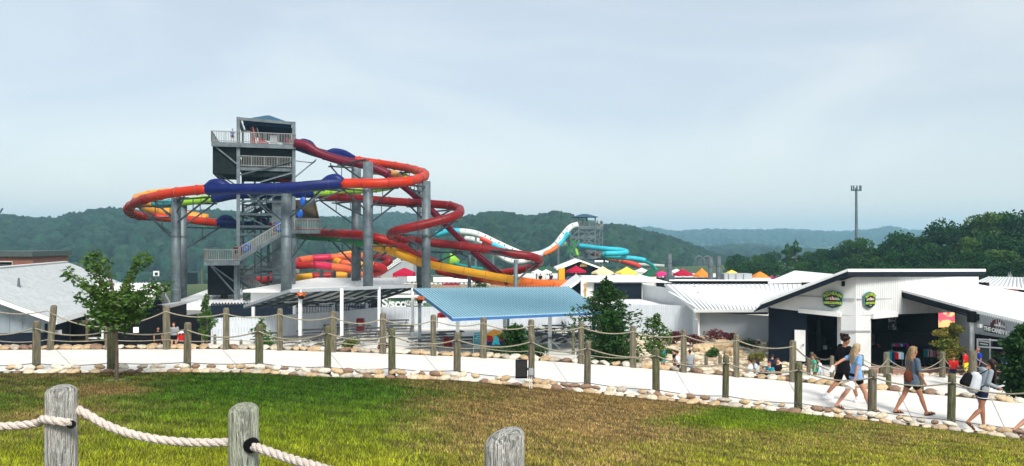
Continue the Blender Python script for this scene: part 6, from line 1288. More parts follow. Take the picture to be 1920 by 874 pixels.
tbl = [(498, 645, .2, 'leftmost, at the left post of the grey shelter'), (548, 652, .5, 'left of the flower basket post'), (590, 654, 1.2, 'nearest under the grey shelter, right of the flower basket post'), (618, 648, 1.3, 'beside the second white post of the grey shelter'), (585, 638, .4, 'second row behind the flower basket post'), (660, 650, 1.1, 'in front of the weeds by the second white post'), (688, 642, .3, 'between the second and third white shelter posts'), (672, 630, .3, 'back row beside the red chest under the grey shelter'), (712, 634, .4, 'at the third white shelter post'), (752, 630, .2, 'below the sponsor banner'), (745, 618, .2, 'back row against the pale fence, below the banner'), (540, 630, .2, 'back row at the left end of the grey shelter'), (630, 628, .3, 'back row in the middle of the grey shelter'),
    (792, 656, .25, 'alone on open paving left of the red box'), (812, 648, .3, 'left end under the blue canopy'), (845, 642, .3, 'second back under the left of the blue canopy'), (868, 654, .2, 'left of the aqua slatted chair'), (1008, 648, 1.2, 'right of the small pine under the blue canopy'), (1040, 652, 1.3, 'in front of the white canopy post, nearest'), (1070, 650, 1.2, 'right of the white canopy post'), (1020, 636, .3, 'second row beneath the blue canopy, behind the small pine'), (1055, 640, .4, 'second row right of the white canopy post'), (1092, 645, .9, 'at the blue green post of the canopy'), (1040, 629, .2, 'farthest row below the blue canopy'), (1082, 632, .3, 'farthest row below the right end of the blue canopy')]
for i, (px, py, rz, lb) in enumerate(tbl):
    o = pt0 if i == 0 else copy_tree(pt0); d = -GZ * F / (py - HY); o.location = G(px, d, GZ); o.rotation_euler.z = rz; o['label'] = 'grey picnic table ' + lb
d = 61.5; t = thing('waste_bin', 'white waste bin with red lid by the pale fence', 'waste bin', G(829, d, GZ)); MB().box(G(829, d, GZ + .42), (.62, .6, .84)).build('body', m_white, t); MB().box(G(829, d, GZ + 1.0), (.70, .68, .30)).box(G(829, d, GZ + 1.18), (.55, .5, .08)).build('lid', m_red, t); MB().box(G(829, d - .36, GZ + 1.0), (.3, .03, .12)).build('flap', m_black, t)
d = 58; t = thing('ice_chest', 'red cabinet with white emblem under the grey shelter', 'cabinet', G(676, d, GZ)); MB().box(G(676, d, GZ + .55), (.55, .5, 1.1)).build('cabinet', m_crim, t); MB().box(G(676, d - .26, GZ + .6), (.3, .02, .1)).build('emblem', m_white, t)
d = 50; t = thing('ice_chest', 'small red box standing between the dark tables and the aqua chair', 'box', G(844, d, GZ)); MB().box(G(843, d, GZ + .4), (.75, .6, .55)).build('body', m_red, t); MB().box(G(843, d, GZ + .70), (.79, .64, .06)).build('lid', m_crim, t)
d = 48; t = thing('slatted_chair', 'aqua and white slatted tall chair at the left of the painted board', 'chair', G(896, d, GZ)); mb = MB()
for k in range(8): mb.box(G(896, d + .05 * k, GZ + .25 + k * .13), (.55, .03, .085))
mb.build('backrest', m_cyan, t); mb = MB(); mb.box(G(896, d - .2, GZ + .38), (.55, .5, .05)); mb.build('seat', m_white, t); mb = MB()
for s in (-.28, .28): mb.bar(G(896, d, GZ) + Vector((s, 0, 0)), G(896, d + .4, GZ + 1.32) + Vector((s, 0, 0)), .05, .05); mb.bar(G(896, d - .4, GZ) + Vector((s, 0, 0)), G(896, d - .4, GZ + .4) + Vector((s, 0, 0)), .05, .05)
mb.build('frame', m_white, t)
d = 47; t = thing('painted_board', 'gable shaped board painted orange, red and navy with a turquoise figure', 'board', G(929, d, GZ)); q = lambda x, z, o=0.0: Vector(((929 - 960) / F * d + x, d + o, GZ + z))
mb = MB(); mb.prism([q(-.62, .55), q(.60, .5), q(.58, 1.35), q(-.08, 1.58), q(-.62, 1.28)], (0, .05, 0)); mb.build('panel', m_amber, t)
MB().prism([q(-.60, .8, -.02), q(-.1, .8, -.02), q(-.2, 1.15, -.02), q(-.60, 1.22, -.02)], (0, .01, 0)).prism([q(.2, .8, -.02), q(.57, .8, -.02), q(.56, 1.28, -.02), q(.15, 1.2, -.02)], (0, .01, 0)).build('red_field', m_red, t)
MB().prism([q(-.6, .56, -.025), q(.58, .52, -.025), q(.57, .85, -.025), q(-.6, .8, -.025)], (0, .01, 0)).build('navy_field', m_blue, t); MB().prism([q(-.22, .6, -.05), q(.28, .6, -.05), q(.16, 1.17, -.05), q(-.05, 1.17, -.05)], (0, .03, 0)).build('turquoise_figure', m_cyan, t)
MB().bar(q(.62, 0), q(.62, 1.35), .06, .06).bar(q(-.62, 0), q(-.62, 1.28), .04, .04).build('frame', m_white, t)
t = thing('long_bench', 'long grey bench along the pale fence right of the slim young tree', 'bench', G(440, 56, GZ)); mb = MB(); mb.bar(P(395, 632, 55), P(470, 625, 58), .5, .06); mb.bar(P(395, 624, 55.3), P(470, 617, 58.3), .06, .4); mb.build('seat', m_tabl, t); mb = MB()
for k in range(5): q_ = P(395 + k * 18.5, 632 - k * 1.7, 55 + k * .75); mb.bar(q_, (q_.x, q_.y, GZ), .08, .3)
mb.build('leg_frame', m_tleg, t)

# ================================================================ plants
def leaf_mesh(nm, C, size, m_, parent, seed=0, up=.3, aspect=1.7, flat=False, nrm=None):
    r_ = np.random.default_rng(seed); C = np.asarray(C, dtype=np.float64); n = len(C); s = np.asarray(size) * r_.uniform(.6, 1.3, n) if np.ndim(size) == 0 else np.asarray(size)
    if nrm is None: a = r_.normal(size=(n, 3)); a[:, 2] = np.abs(a[:, 2]) * up + r_.normal(0, .3, n)
    else: a = nrm + r_.normal(0, .25, (n, 3))
    a /= np.linalg.norm(a, axis=1)[:, None]; b = np.cross(a, r_.normal(size=(n, 3))); b /= np.linalg.norm(b, axis=1)[:, None]
    L_ = a * (s * aspect / 2)[:, None]; W_ = b * (s / 2)[:, None]; V = np.stack([C - L_, C + W_, C + L_, C - W_], 1).reshape(-1, 3) - np.array(wloc(parent))
    return np_mesh(nm, V, np.arange(n * 4).reshape(-1, 4), m_, False, parent=parent)
def blob_pts(c, r, n, seed, shell=.45):
    r_ = np.random.default_rng(seed); v = r_.normal(size=(n, 3)); v /= np.linalg.norm(v, axis=1)[:, None]; q = r_.uniform(shell, 1, n) ** .6; return np.array(c) + v * q[:, None] * np.array(r)
def shrub(px, py, d, w_, h, m_, label, z0, seed, n=700, size=.07, lobes=6, nm='shrub', cat='shrub', group=None):
    x = (px - 960) / F * d; t = thing(nm, label, cat, (x, d, z0), group=group); r_ = np.random.default_rng(seed); pts_ = []
    for k in range(lobes):
        c = (x + r_.uniform(-.32, .32) * w_, d + r_.uniform(-.25, .25) * w_, z0 + h * r_.uniform(.35, .68)); pts_.append(blob_pts(c, (w_ * .3, w_ * .28, h * .33), n // lobes, seed * 10 + k))
    leaf_mesh('foliage', np.concatenate(pts_), size, m_, t, seed); mb = MB()
    for k in range(5): mb.tube([(x + .03 * k, d, z0), (x + r_.uniform(-.3, .3) * w_, d + r_.uniform(-.2, .2), z0 + h * .6)], [.025, .01], 5)
    mb.build('stem', m_bark, t); return t
# young maple on the lawn
def maple():
    d = 16.0; e_ = P(218, 727, d); e_.z = lawn_z(e_.x, d) - .03; t = thing('young_tree', 'young airy broadleaf tree on the lawn with thin dark trunk', 'tree', e_); r_ = np.random.default_rng(5)
    f = P(218, 612, d); mb = MB(); mb.tube([e_, e_.lerp(f, .5) + Vector((.015, 0, 0)), f, P(216, 560, d), P(205, 505, d)], [.045, .034, .030, .024, .010], 9); tips = [(165, 468), (178, 462), (200, 478), (272, 468), (265, 482), (285, 525), (322, 523), (300, 540), (112, 506), (122, 498), (148, 515), (140, 552), (165, 548), (190, 520), (235, 530), (245, 515), (250, 560), (290, 562), (180, 575), (270, 585), (200, 590), (235, 600), (160, 595), (215, 545), (300, 525), (150, 480), (255, 490), (170, 530), (275, 548), (230, 575)]
    P_, S_ = [], []
    for i, (px, py) in enumerate(tips):
        dd = d + r_.uniform(-.7, .7); tip = P(px, py, dd); s0 = f.lerp(P(212, 545, d), r_.uniform(0, .9) if py < 560 else r_.uniform(-.1, .3)); mid = s0.lerp(tip, .5) + Vector((r_.uniform(-.06, .06), 0, r_.uniform(-.12, .02))); L_ = [Vector(q) for q in catmull([np.array(s0), np.array(mid), np.array(tip)], 6)]
        mb.tube(L_, [lerp(.017, .004, k / (len(L_) - 1)) for k in range(len(L_))], 5)
        dense = 92 if py > 520 else 80
        for k in range(dense):
            tt = r_.uniform(.25, 1) ** .8; q = L_[min(int(tt * (len(L_) - 1)), len(L_) - 1)]; P_.append(np.array(q) + r_.normal(0, .05 + (.07 if 150 < px < 270 and py > 530 else 0), 3) + np.array([0, 0, -.04]))
    for (px, py, rx, rz_, n_) in ((215, 588, .44, .22, 480), (235, 558, .33, .16, 170), (190, 570, .30, .16, 150), (262, 566, .26, .14, 150), (178, 492, .09, .26, 170), (268, 490, .07, .2, 110)):
        P_.extend(list(blob_pts(P(px, py, d), (rx, .45, rz_), n_, px)))
    mb.build('trunk', m_bark, t); leaf_mesh('crown', np.array(P_), .055, m_leafm, t, 8, aspect=2.1, up=-.4)
    m = MB(); m.ell(e_ + Vector((0, 0, .0)), (.35, .3, .04), 14, 6); o = m.build('mulch_ring', m_earth, t)
maple()
def conifer(px, pb, pt, d, wid, z0, label, seed, n=5200, m_=None, layers=13, droop=.25, cat='pine tree', size=.075, wide=False):
    x = (px - 960) / F * d; zt = (HY - pt) / F * d; t = thing('pine_tree', label, cat, (x, d, z0)); r_ = np.random.default_rng(seed); mb = MB(); mb.tube([(x, d, z0), (x, d, lerp(z0, zt, .6)), (x, d, zt)], [.09, .05, .012], 8); P_, N_ = [], []
    for l in range(layers):
        f = (l + .5) / layers; z = lerp(z0 + .25, zt - .15, f); rad = wid / 2 * (min(1, (1 - f) * 2.1) ** .8 if wide else (1 - f) ** .6) * r_.uniform(.75, 1.2) + .06; nb_ = 8
        for k in range(nb_):
            a = 6.283 * k / nb_ + r_.uniform(-.4, .4) + l; R_ = rad * r_.uniform(.7, 1.15); tip = np.array([x + math.cos(a) * R_, d + math.sin(a) * R_, z - droop * R_ + .18 * R_ * (r_.random())]); st_ = np.array([x, d, z]); mb.tube([st_, tip], [.018, .005], 4)
            for s in range(max(4, int(n / layers / nb_))): tt = r_.uniform(.12, 1.0); q = st_ * (1 - tt) + tip * tt; P_.append(q + r_.normal(0, .055 + .07 * R_ * (1 - abs(tt - .5)), 3) * [1, 1, .6]); N_.append(np.array([math.cos(a), math.sin(a), .35]))
    for s in range(60): P_.append(np.array([x, d, zt - .02 - .35 * r_.random()]) + r_.normal(0, .03, 3)); N_.append(np.array([0, 0, 1.]))
    mb.build('trunk', m_bark, t); leaf_mesh('crown', np.array(P_), size, m_ or m_leafp, t, seed, nrm=np.array(N_) + r_.normal(0, .5, (len(N_), 3)), aspect=2.4); return t
conifer(1137, 700, 519, 30, 2.7, -5.4, 'tall dark spreading conifer behind the right end of the blue canopy', 1, 6500, layers=15, droop=-.08, size=.07, wide=True)
conifer(1147, 700, 578, 27, 1.9, -5.2, 'shorter dense pine standing in front of the tall conifer', 2, 5600, layers=14, droop=-.35, size=.06)
conifer(966, 690, 606, 26, 1.7, -4.9, 'small dark pine beneath the blue canopy front, left of the loudspeaker post', 3, 4200, layers=11, droop=-.3, size=.06)
conifer(1919, 760, 607, 26.5, 1.9, -6.0, 'dense dark juniper at the right edge in front of the sweet shop', 4, 11000, layers=18, droop=-.5, size=.07)
def small_tree(px, pb, pt, d, z0, wid, label, m_, seed, n=1800, size=.07, low=.35, lob=10, cat='tree'):
    x = (px - 960) / F * d; zt = (HY - pt) / F * d; t = thing('small_tree', label, cat, (x, d, z0)); r_ = np.random.default_rng(seed); mb = MB(); top = Vector((x, d, lerp(z0, zt, .9))); mb.tube([(x, d, z0), (x + .02, d, lerp(z0, zt, .5)), top], [.05, .035, .01], 7); P_ = []; H = zt - z0
    for k in range(lob):
        f = low + (1 - low) * (k + .5) / lob * .93; wr = wid / 2 * (math.sin(math.pi * min(1, (f - low) / (1 - low) * .85 + .18)) ** .7); c = Vector((x + r_.uniform(-.7, .7) * wr, d + r_.uniform(-.6, .6) * wr, z0 + H * f)); mb.tube([(x, d, z0 + H * max(.2, f - .15)), c], [.02, .006], 5); P_.append(blob_pts(c, (wr * .55 + .06, wr * .5 + .06, H * (1 - low) / lob * 1.1 + .05), n // lob, seed * 50 + k, .3))
    mb.build('trunk', m_bark, t); leaf_mesh('crown', np.concatenate(P_), size, m_, t, seed); return t
small_tree(1225, 690, 588, 32, -6.0, 1.35, 'small round green tree in front of the grey board fence', m_leafm, 21, 2200, .07, .30)
small_tree(388, 650, 551, 47, GZ, 1.1, 'slim young tree right of the thick twin columns', m_leafm, 22, 1300, .10, .3)
small_tree(1782, 690, 604, 38, -6.9, 1.75, 'rounded gold and green tree hiding part of the lit screen', m_leafo, 23, 4200, .07, .28, 14)
small_tree(489, 655, 596, 26, -4.2, .75, 'thin leafy sapling at the left end of the grey shelter', m_leafm, 24, 420, .075, .05, 12)
small_tree(900, 560, 512, 85, GZ, 1.6, 'small bright green tree above the far edge of the blue canopy', m_leafm, 25, 900, .16, .2)
shr = [(258, 650, 33, 1.1, .75, m_leafy, 'bright yellow green shrub behind the fence left of the seated child', -5.55), (236, 652, 33, .5, .35, m_leafm, 'low green clump left of the yellow shrub', -5.3), (655, 650, 23.5, .55, .38, m_leafy, 'small flowering weed clump under the grey shelter view', -3.45), (500, 657, 24, .8, .5, m_leafm, 'low bushy base plants by the sapling', -3.6), (148, 650, 34, 2.2, 1.6, m_leafd, 'dark shrub in front of the navy wall under the ribbed roof', -6.2), (722, 645, 25, .5, .7, m_leafr, 'dark open shrub in front of the tables below the banner', -4.0), (1010, 664, 24, .55, .4, m_leafd, 'dark low shrub right of the loudspeaker post', -3.75), (935, 664, 24, 1.0, .5, m_leafd, 'dark low shrub at the foot of the small pine', -3.9),
    (1262, 650, 50, 1.2, .9, m_leafr, 'left burgundy shrub with rounded brown top in the rock garden', GZ + .25), (1300, 650, 49, 1.3, .8, m_leafr, 'burgundy shrub right of the second path post in the rock garden', GZ + .25), (1345, 645, 51, 1.9, .95, m_leafr, 'largest burgundy shrub in the middle of the rock garden', GZ + .25), (1368, 642, 52, .9, .5, m_leafr, 'low burgundy shrub at the right of the largest one', GZ + .25), (1254, 664, 46, .7, .6, m_leafm, 'round green shrub beside the teal shirted visitor', GZ), (1337, 668, 45, .85, .75, m_leafm, 'round green shrub between the tan boulders', GZ), (1337, 636, 54, .6, .7, m_leafm, 'green shrub against the lap sided wall', GZ), (1275, 636, 53, .5, .5, m_leafd, 'tiny dark shrub at the end of the grey board fence', GZ),
    (1397, 660, 49, 1.5, .7, m_leafd, 'wide dark green shrub left of the navy wall', GZ), (1477, 668, 46, .55, .75, m_leafm, 'clipped green ball shrub in front of the navy wall', GZ + .2), (1417, 685, 41.5, .9, .8, m_leafo, 'olive shrub behind the seated group', GZ + .2), (1545, 620, 90, 1.0, 1.0, m_leafd, 'hidden shrub', GZ), (1314, 660, 47.5, .8, .5, m_leafd, 'olive low shrub right of the burgundy one', GZ)]
for i, (px, py, d, w_, h, m_, lb, z0) in enumerate(shr):
    if lb == 'hidden shrub': continue
    shrub(px, py, d, w_, h, m_, lb, z0, 300 + i, n=900 if w_ > .8 else 500, size=.055 * (d / 30) ** .6, group='shrubs of the park')
# grass verge beyond the path
n = 26000; r_ = np.random.default_rng(41); pxx = r_.uniform(330, 1640, n); t_ = r_.uniform(.01, .5, n); X_v = []
fe = [edge(FAR, p) for p in range(300, 1701, 10)]; idx = ((pxx - 300) / 10).astype(int); ex = np.array([[q.x, q.y, q.z] for q in fe])[idx]; xx = ex[:, 0] * (1 + .42 * t_); yv = ex[:, 1] * (1 + .42 * t_); zv = ex[:, 2] - .02 + (GZ - .15 - ex[:, 2]) * t_ ** .9
V = np.empty((n, 3, 3)); w_ = .01; h = r_.uniform(.05, .16, n); a = r_.uniform(0, 6.28, n); V[:, 0] = np.stack([xx - w_, yv, zv - .02], -1); V[:, 1] = np.stack([xx + w_, yv, zv - .02], -1); V[:, 2] = np.stack([xx + np.cos(a) * h * .5, yv + np.sin(a) * h * .5, zv + h], -1)
o = np_mesh('verge_grass', V.reshape(-1, 3), np.arange(n * 3).reshape(-1, 3), m_leafy); tag(o, 'rough yellow green grass on the bank beyond the path', 'grass', kind='stuff')

# ---- big trees at the right
def tree_proto(nm, seed, H, Wd, m_, n=3600, lobes=16, size=.42):
    r_ = np.random.default_rng(seed); t = thing(nm, 'tree', 'tree', (0, 0, 0)); mb = MB(); mb.tube([(0, 0, -1), (0, 0, H * .35), (.2, 0, H * .8)], [.35, .25, .06], 8); P_ = []
    for k in range(lobes):
        f = r_.uniform(.18, .9); a = r_.uniform(0, 6.28); rr = Wd / 2 * math.sin(math.pi * (f * .8 + .12)) * r_.uniform(.4, .95); c = (math.cos(a) * rr, math.sin(a) * rr, H * f); s_ = Wd * r_.uniform(.14, .26); mb.tube([(0, 0, H * f * .6), c], [.1, .03], 5)
        P_.append(blob_pts(c, (s_, s_, s_ * .8), n // lobes, seed * 77 + k, .5))
    P_.append(blob_pts((0, 0, H * .82), (Wd * .2, Wd * .2, H * .17), n // lobes, seed * 78, .4)); mb.build('trunk', m_bark, t); leaf_mesh('crown', np.concatenate(P_), size, m_, t, seed, up=1.0, aspect=1.3); return t
m_tA = mat('forest_leaf_dark', (.008, .042, .012), .75, col2=(.024, .085, .018), scale=.5, translucent=.2, spec=.15); m_tB = mat('forest_leaf_mid', (.018, .070, .014), .75, col2=(.05, .125, .02), scale=.5, translucent=.2, spec=.15); m_tC = mat('forest_leaf_light', (.035, .10, .018), .75, col2=(.085, .15, .03), scale=.5, translucent=.2, spec=.15)
protos = [tree_proto('broadleaf_tree', 1, 12, 10, m_tA), tree_proto('broadleaf_tree', 2, 13, 8, m_tB), tree_proto('broadleaf_tree', 3, 11, 11, m_tA, 4200, 20), tree_proto('broadleaf_tree', 4, 12, 9, m_tC), tree_proto('poplar_tree', 5, 14, 5, m_tB, 3000, 14)]
kinds = ['dark broadleaf tree', 'mid green broadleaf tree', 'wide dark broadleaf tree', 'light green broadleaf tree', 'slender poplar']
TL = [(1385, 476, 150, 0), (1415, 477, 145, 1), (1440, 474, 150, 2), (1476, 455, 152, 4), (1492, 449, 152, 4), (1515, 470, 150, 1), (1535, 466, 148, 0), (1560, 464, 145, 2), (1590, 447, 140, 1), (1612, 443, 138, 1), (1632, 462, 140, 0), (1655, 455, 138, 1), (1680, 440, 135, 2), (1702, 434, 134, 0), (1722, 440, 132, 1), (1745, 441, 134, 3), (1768, 424, 128, 0), (1788, 416, 126, 2), (1812, 420, 124, 0), (1838, 404, 122, 3), (1862, 398, 120, 3), (1882, 394, 124, 1), (1905, 404, 118, 2), (1935, 408, 118, 0), (1975, 400, 118, 2)]
TL2 = [(1400, 492, 122, 2), (1450, 492, 120, 0), (1500, 488, 118, 1), (1545, 486, 116, 2), (1595, 482, 112, 0), (1640, 478, 110, 1), (1685, 470, 108, 0), (1730, 466, 106, 2), (1775, 460, 104, 0), (1820, 444, 102, 3), (1865, 440, 102, 2), (1910, 450, 100, 0), (1955, 446, 100, 2), (1380, 504, 128, 1), (1700, 496, 92, 0), (1760, 494, 90, 2), (1840, 490, 88, 0), (1900, 488, 86, 2), (1640, 498, 96, 2), (1570, 502, 100, 0), (1870, 468, 95, 3), (1830, 470, 93, 0), (1950, 480, 84, 0), (1480, 503, 108, 0), (1530, 500, 106, 2)]
used = set(); cnt_l = {}
for j, (px, py, d, k) in enumerate(TL + TL2):
    zb = -8.5 + (2.5 if px > 1750 else 0); zt = (HY - py) / F * d; H = {0: 12, 1: 13, 2: 11, 3: 12, 4: 14}[k]; s = (zt - zb) / H * 1.0
    o = protos[k] if k not in used else copy_tree(protos[k]); used.add(k); o.location = ((px - 960) / F * d, d, zb); sx = max(.55, min(s, 1.35)) ; o.scale = (sx, sx, s); o.rotation_euler.z = random.uniform(0, 6)
    cnt_l[(k, j >= 25)] = cnt_l.get((k, j >= 25), -1) + 1
    o['label'] = kinds[k] + ', ' + ords[cnt_l[(k, j >= 25)]] + ' from the left in the ' + ('nearer tree row' if j >= 25 else 'skyline tree row'); o['group'] = 'trees at the right behind the shop'
# a bare grey snag behind the wing
t = thing('bare_tree', 'small bare pale snag behind the dark roof edge at right', 'tree', P(1892, 520, 80)); mb = MB(); 
for q in ((1891, 511), (1895, 509), (1897, 514), (1889, 516), (1899, 517)): mb.tube([P(1892, 524, 80), P(q[0], q[1], 80)], [.06, .015], 5)
mb.build('branches', mat('bleached_wood', (.4, .4, .36), .9), t)
# ================================================================ people
m_skin = mat('skin_light', (.50, .25, .16), .55, var=.06, scale=8); m_skint = mat('skin_tanned', (.34, .15, .085), .55, var=.06, scale=8)
CL = {k: cloth('cloth_' + k, v) for k, v in dict(skyblue=(.20, .38, .68), slate=(.085, .12, .165), black=(.008, .008, .010), hoodie=(.27, .31, .35), navy=(.012, .018, .05), grey=(.25, .28, .31), lightgrey=(.50, .54, .58), white=(.75, .76, .77), red=(.48, .015, .015), teal=(.02, .24, .33), green=(.02, .42, .25), royal=(.012, .05, .40), yellow=(.80, .72, .02), brown=(.10, .03, .015), floral=(.05, .15, .45), denim=(.10, .14, .22), pale=(.6, .66, .74), maroon=(.1, .012, .015)).items()}
m_hairs = {k: mat('hair_' + k, v, .6, col2=v2, scale=14, stretch=(3, 3, .4), spec=.25) for k, v, v2 in (('blond', (.22, .15, .075), (.46, .35, .21)), ('brown', (.05, .028, .014), (.15, .09, .045)), ('ombre', (.10, .055, .025), (.38, .25, .13)), ('dark', (.008, .005, .004), (.025, .014, .010)), ('auburn', (.16, .05, .02), (.08, .03, .015)))}
m_eye = mat('eye_dark', (.01, .008, .008), .3, var=0); m_lip = mat('lips', (.33, .08, .07), .5, var=0)
def remeshed(mb, nm, m_, t, vox, smooth_it=3):
    me = bpy.data.meshes.new(nm); me.from_pydata(mb.v, [], mb.f); o = bpy.data.objects.new(nm, me); COL.objects.link(o)
    r_ = o.modifiers.new('r', 'REMESH'); r_.mode = 'VOXEL'; r_.voxel_size = vox; s_ = o.modifiers.new('s', 'SMOOTH'); s_.iterations = smooth_it; s_.factor = .5
    dg = bpy.context.evaluated_depsgraph_get(); me2 = bpy.data.meshes.new_from_object(o.evaluated_get(dg)); bpy.data.objects.remove(o); bpy.data.meshes.remove(me)
    me2.name = nm; me2.materials.clear(); me2.materials.append(m_); me2.polygons.foreach_set('use_smooth', [True] * len(me2.polygons)); o = bpy.data.objects.new(nm, me2); COL.objects.link(o); o.parent = t; return o
def rotv(v, a, ax_='Y'): return Matrix.Rotation(a, 3, ax_) @ Vector(v)
def person(label, loc, rz, H, shirt, shorts, hair, skin=None, fem=True, legs=((25, 8), (-22, 22)), arms=((-12, 12, 8), (15, 20, 8)), lean=4, head=(0, 0), hairlen=.0, sleeve=.55, hem=.02, short_len=.32, shoes=('sandal', 'black'), socks=None, extra=None, detail=False, group=None, seated=False, foot_pitch=(0, 0), width=1.0, hairfwd=False):
    """legs/arms: (near = right side, far = left side); leg = (thigh deg forward, knee flexion), arm = (upper arm forward deg, elbow flexion, outward deg)"""
    skin = skin or m_skin; t = thing('person', label, 'person', loc, rz, group); vox = .0075 if detail else .017; k = H
    def dirv(a, out=0): return Vector((math.sin(R(a)) * math.cos(R(out)), 0, -math.cos(R(a)) * math.cos(R(out)))) + Vector((0, math.sin(R(out)), 0))
    hip = Vector((0, 0, .52 * k)); J = {}
    for s, (th, kn) in zip((-1, 1), legs):
        h0 = hip + Vector((0, s * .052 * k, -.01 * k)); kn_ = h0 + dirv(th, s * 1.5) * .235 * k; an = kn_ + dirv(th - kn, 0) * .235 * k; J[s] = [h0, kn_, an]
    fz = []
    for s, fp in zip((-1, 1), foot_pitch):
        a = J[s][2]; fdir = Vector((math.cos(R(fp)), -s * -.08, math.sin(R(fp)))); J[s] += [fdir]; fz.append(a.z - .042 * k); fz.append((a + fdir * .10 * k).z - .02 * k)
    dz = -min(fz)
    for s in (-1, 1):
        for i in range(3): J[s][i] = J[s][i] + Vector((0, 0, dz))
    hip.z += dz; up = rotv((0, 0, 1), R(lean)); fwd = rotv((1, 0, 0), R(lean)); waist = hip + up * .10 * k; chest = hip + up * .22 * k; neckb = hip + up * .30 * k; shw = (.092 if fem else .108) * k * width
    for s, (ua, el, out_) in zip((-1, 1), arms):
        sh = hip + up * .285 * k + Vector((0, s * shw, 0)); e_ = sh + dirv(ua, s * out_) * .165 * k; w_ = e_ + dirv(ua + el, s * out_ * .3) * .145 * k; J[('a', s)] = [sh, e_, w_, dirv(ua + el, 0), dirv(ua, 0)]
    hp, hy = head; Rm = Matrix.Rotation(R(hy), 3, 'Z') @ Matrix.Rotation(R(hp), 3, 'Y'); hc = neckb + up * .035 * k + Rm @ Vector((.012 * k, 0, .068 * k))
    b = MB(); wf = width
    # torso, neck
    def torso(m, g, z0=-.05, z1=.31, flat=.64):
        lv = [(-.055, .075 if fem else .078), (0, .098 if fem else .090), (.05, .092 if fem else .088), (.10, .074 if fem else .084), (.16, .080 if fem else .092), (.22, .090 if fem else .102), (.27, .088 if fem else .104), (.30, .060)]
        pts = [(hip + up * q * k, (r * wf + 0) * k + g) for q, r in lv if z0 - 1e-6 <= q <= z1]; m.tube([p for p, _ in pts], [r for _, r in pts], 18, squash=flat)
    torso(b, 0); b.cap(neckb - up * .01 * k, hc - Vector((0, 0, .01 * k)), .034 * k, .030 * k, 10)
    # head: cranium, face, jaw, nose, ears
    E = lambda c, r: b.ell(hc + Rm @ (Vector(c) * k), [q * k for q in r], 14, 10, Rm)
    E((-.006, 0, .012), (.056, .044, .052)); E((.014, 0, -.012), (.040, .038, .050)); E((.026, 0, -.048), (.022, .024, .016)); E((.055, 0, -.012), (.010, .008, .014)); E((.052, 0, -.018), (.011, .010, .007))
    for s in (-1, 1): E((-.004, s * .043, -.010), (.010, .007, .016))
    # arms, hands
    for s in (-1, 1):
        sh, e_, w_, d_, _ = J[('a', s)]; f_ = .9 if fem else 1.12; b.cap(sh, e_, .030 * k * f_, .023 * k * f_, 10); b.cap(e_, w_, .0235 * k * f_, .0145 * k * f_, 10); hd = d_.normalized(); pn_ = Vector((0, 1, 0)); fw = hd.cross(pn_).normalized(); pm = w_ + hd * .030 * k
        b.cap(w_, pm + hd * .01 * k, .0145 * k, .016 * k, 8); 
        if detail:
            for fi, (o_, ln) in enumerate(((-.015, .036), (-.005, .043), (.005, .040), (.014, .032))):
                r0 = pm + hd * .015 * k + fw * o_ * k; c1 = (hd + pn_ * (-s) * .25).normalized(); m1 = r0 + c1 * ln * .5 * k; c2_ = (hd + pn_ * (-s) * .9).normalized(); b.cap(r0, m1, .0054 * k, .005 * k, 6); b.cap(m1, m1 + c2_ * ln * .5 * k, .005 * k, .0042 * k, 6)
            t0 = w_ + hd * .012 * k - fw * .012 * k; b.cap(t0, t0 + (hd - fw * 1.1 - pn_ * s * .3).normalized() * .024 * k, .0062 * k, .0052 * k, 6); t1 = t0 + (hd - fw * 1.1 - pn_ * s * .3).normalized() * .024 * k; b.cap(t1, t1 + (hd - pn_ * s * .4).normalized() * .018 * k, .0052 * k, .0045 * k, 6)
        else: b.cap(pm, pm + hd * .035 * k, .014 * k, .009 * k, 6)
    # legs, feet
    for s in (-1, 1):
        h0, kn_, an, fd_ = J[s]; f_ = 1.02 if fem else 1.0; b.cap(h0, kn_, .050 * k * f_, .031 * k * f_, 12); mid = kn_.lerp(an, .3) + (-(kn_ - an).normalized().cross(Vector((0, 1, 0)))) * -.004 * k; b.cap(kn_, mid, .030 * k * f_, .032 * k * f_, 10); b.cap(mid, an, .032 * k * f_, .018 * k, 10)
        heel = an - fd_ * .018 * k - Vector((0, 0, .022 * k)); toe = an + fd_ * .105 * k - Vector((0, 0, .030 * k)); b.cap(an, heel, .02 * k, .019 * k, 8); b.cap(heel, toe, .019 * k, .014 * k, 8); b.cap(an - Vector((0, 0, .01 * k)), toe - Vector((0, 0, .002)), .02 * k, .012 * k, 8)
    remeshed(b, 'body', skin, t, vox)
    # shirt
    m = MB(); g = .012 * k; torso(m, g, -.055 if hem > .03 else -.02, .30, .70)
    if hem > .03: m.tube([hip + up * 0, hip - up * hem * k], [.104 * k * wf + g * .6, .100 * k * wf + g], 18, squash=.74)
    for s in (-1, 1):
        sh, e_, w_, d_, ud = J[('a', s)]; f_ = .9 if fem else 1.12
        if sleeve > 1: m.cap(sh, e_, .034 * k * f_ + g * .5, .029 * k * f_ + g * .3, 10); m.cap(e_, e_.lerp(w_, sleeve - 1), .029 * k * f_ + g * .3, .022 * k * f_ + g * .3, 10)
        else: m.cap(sh, sh.lerp(e_, sleeve), .035 * k * f_ + g * .5, .033 * k * f_ + g * .5, 10)
    m.cap(neckb - up * .035 * k, neckb - up * .012 * k, .05 * k, .036 * k, 12); remeshed(m, 'shirt', CL[shirt], t, vox * 1.15)
    # shorts
    m = MB(); m.tube([hip + up * .05 * k, hip, hip - up * .05 * k], [.094 * k * wf + g * .6, .104 * k * wf + g * .3, .088 * k * wf], 18, squash=.74)
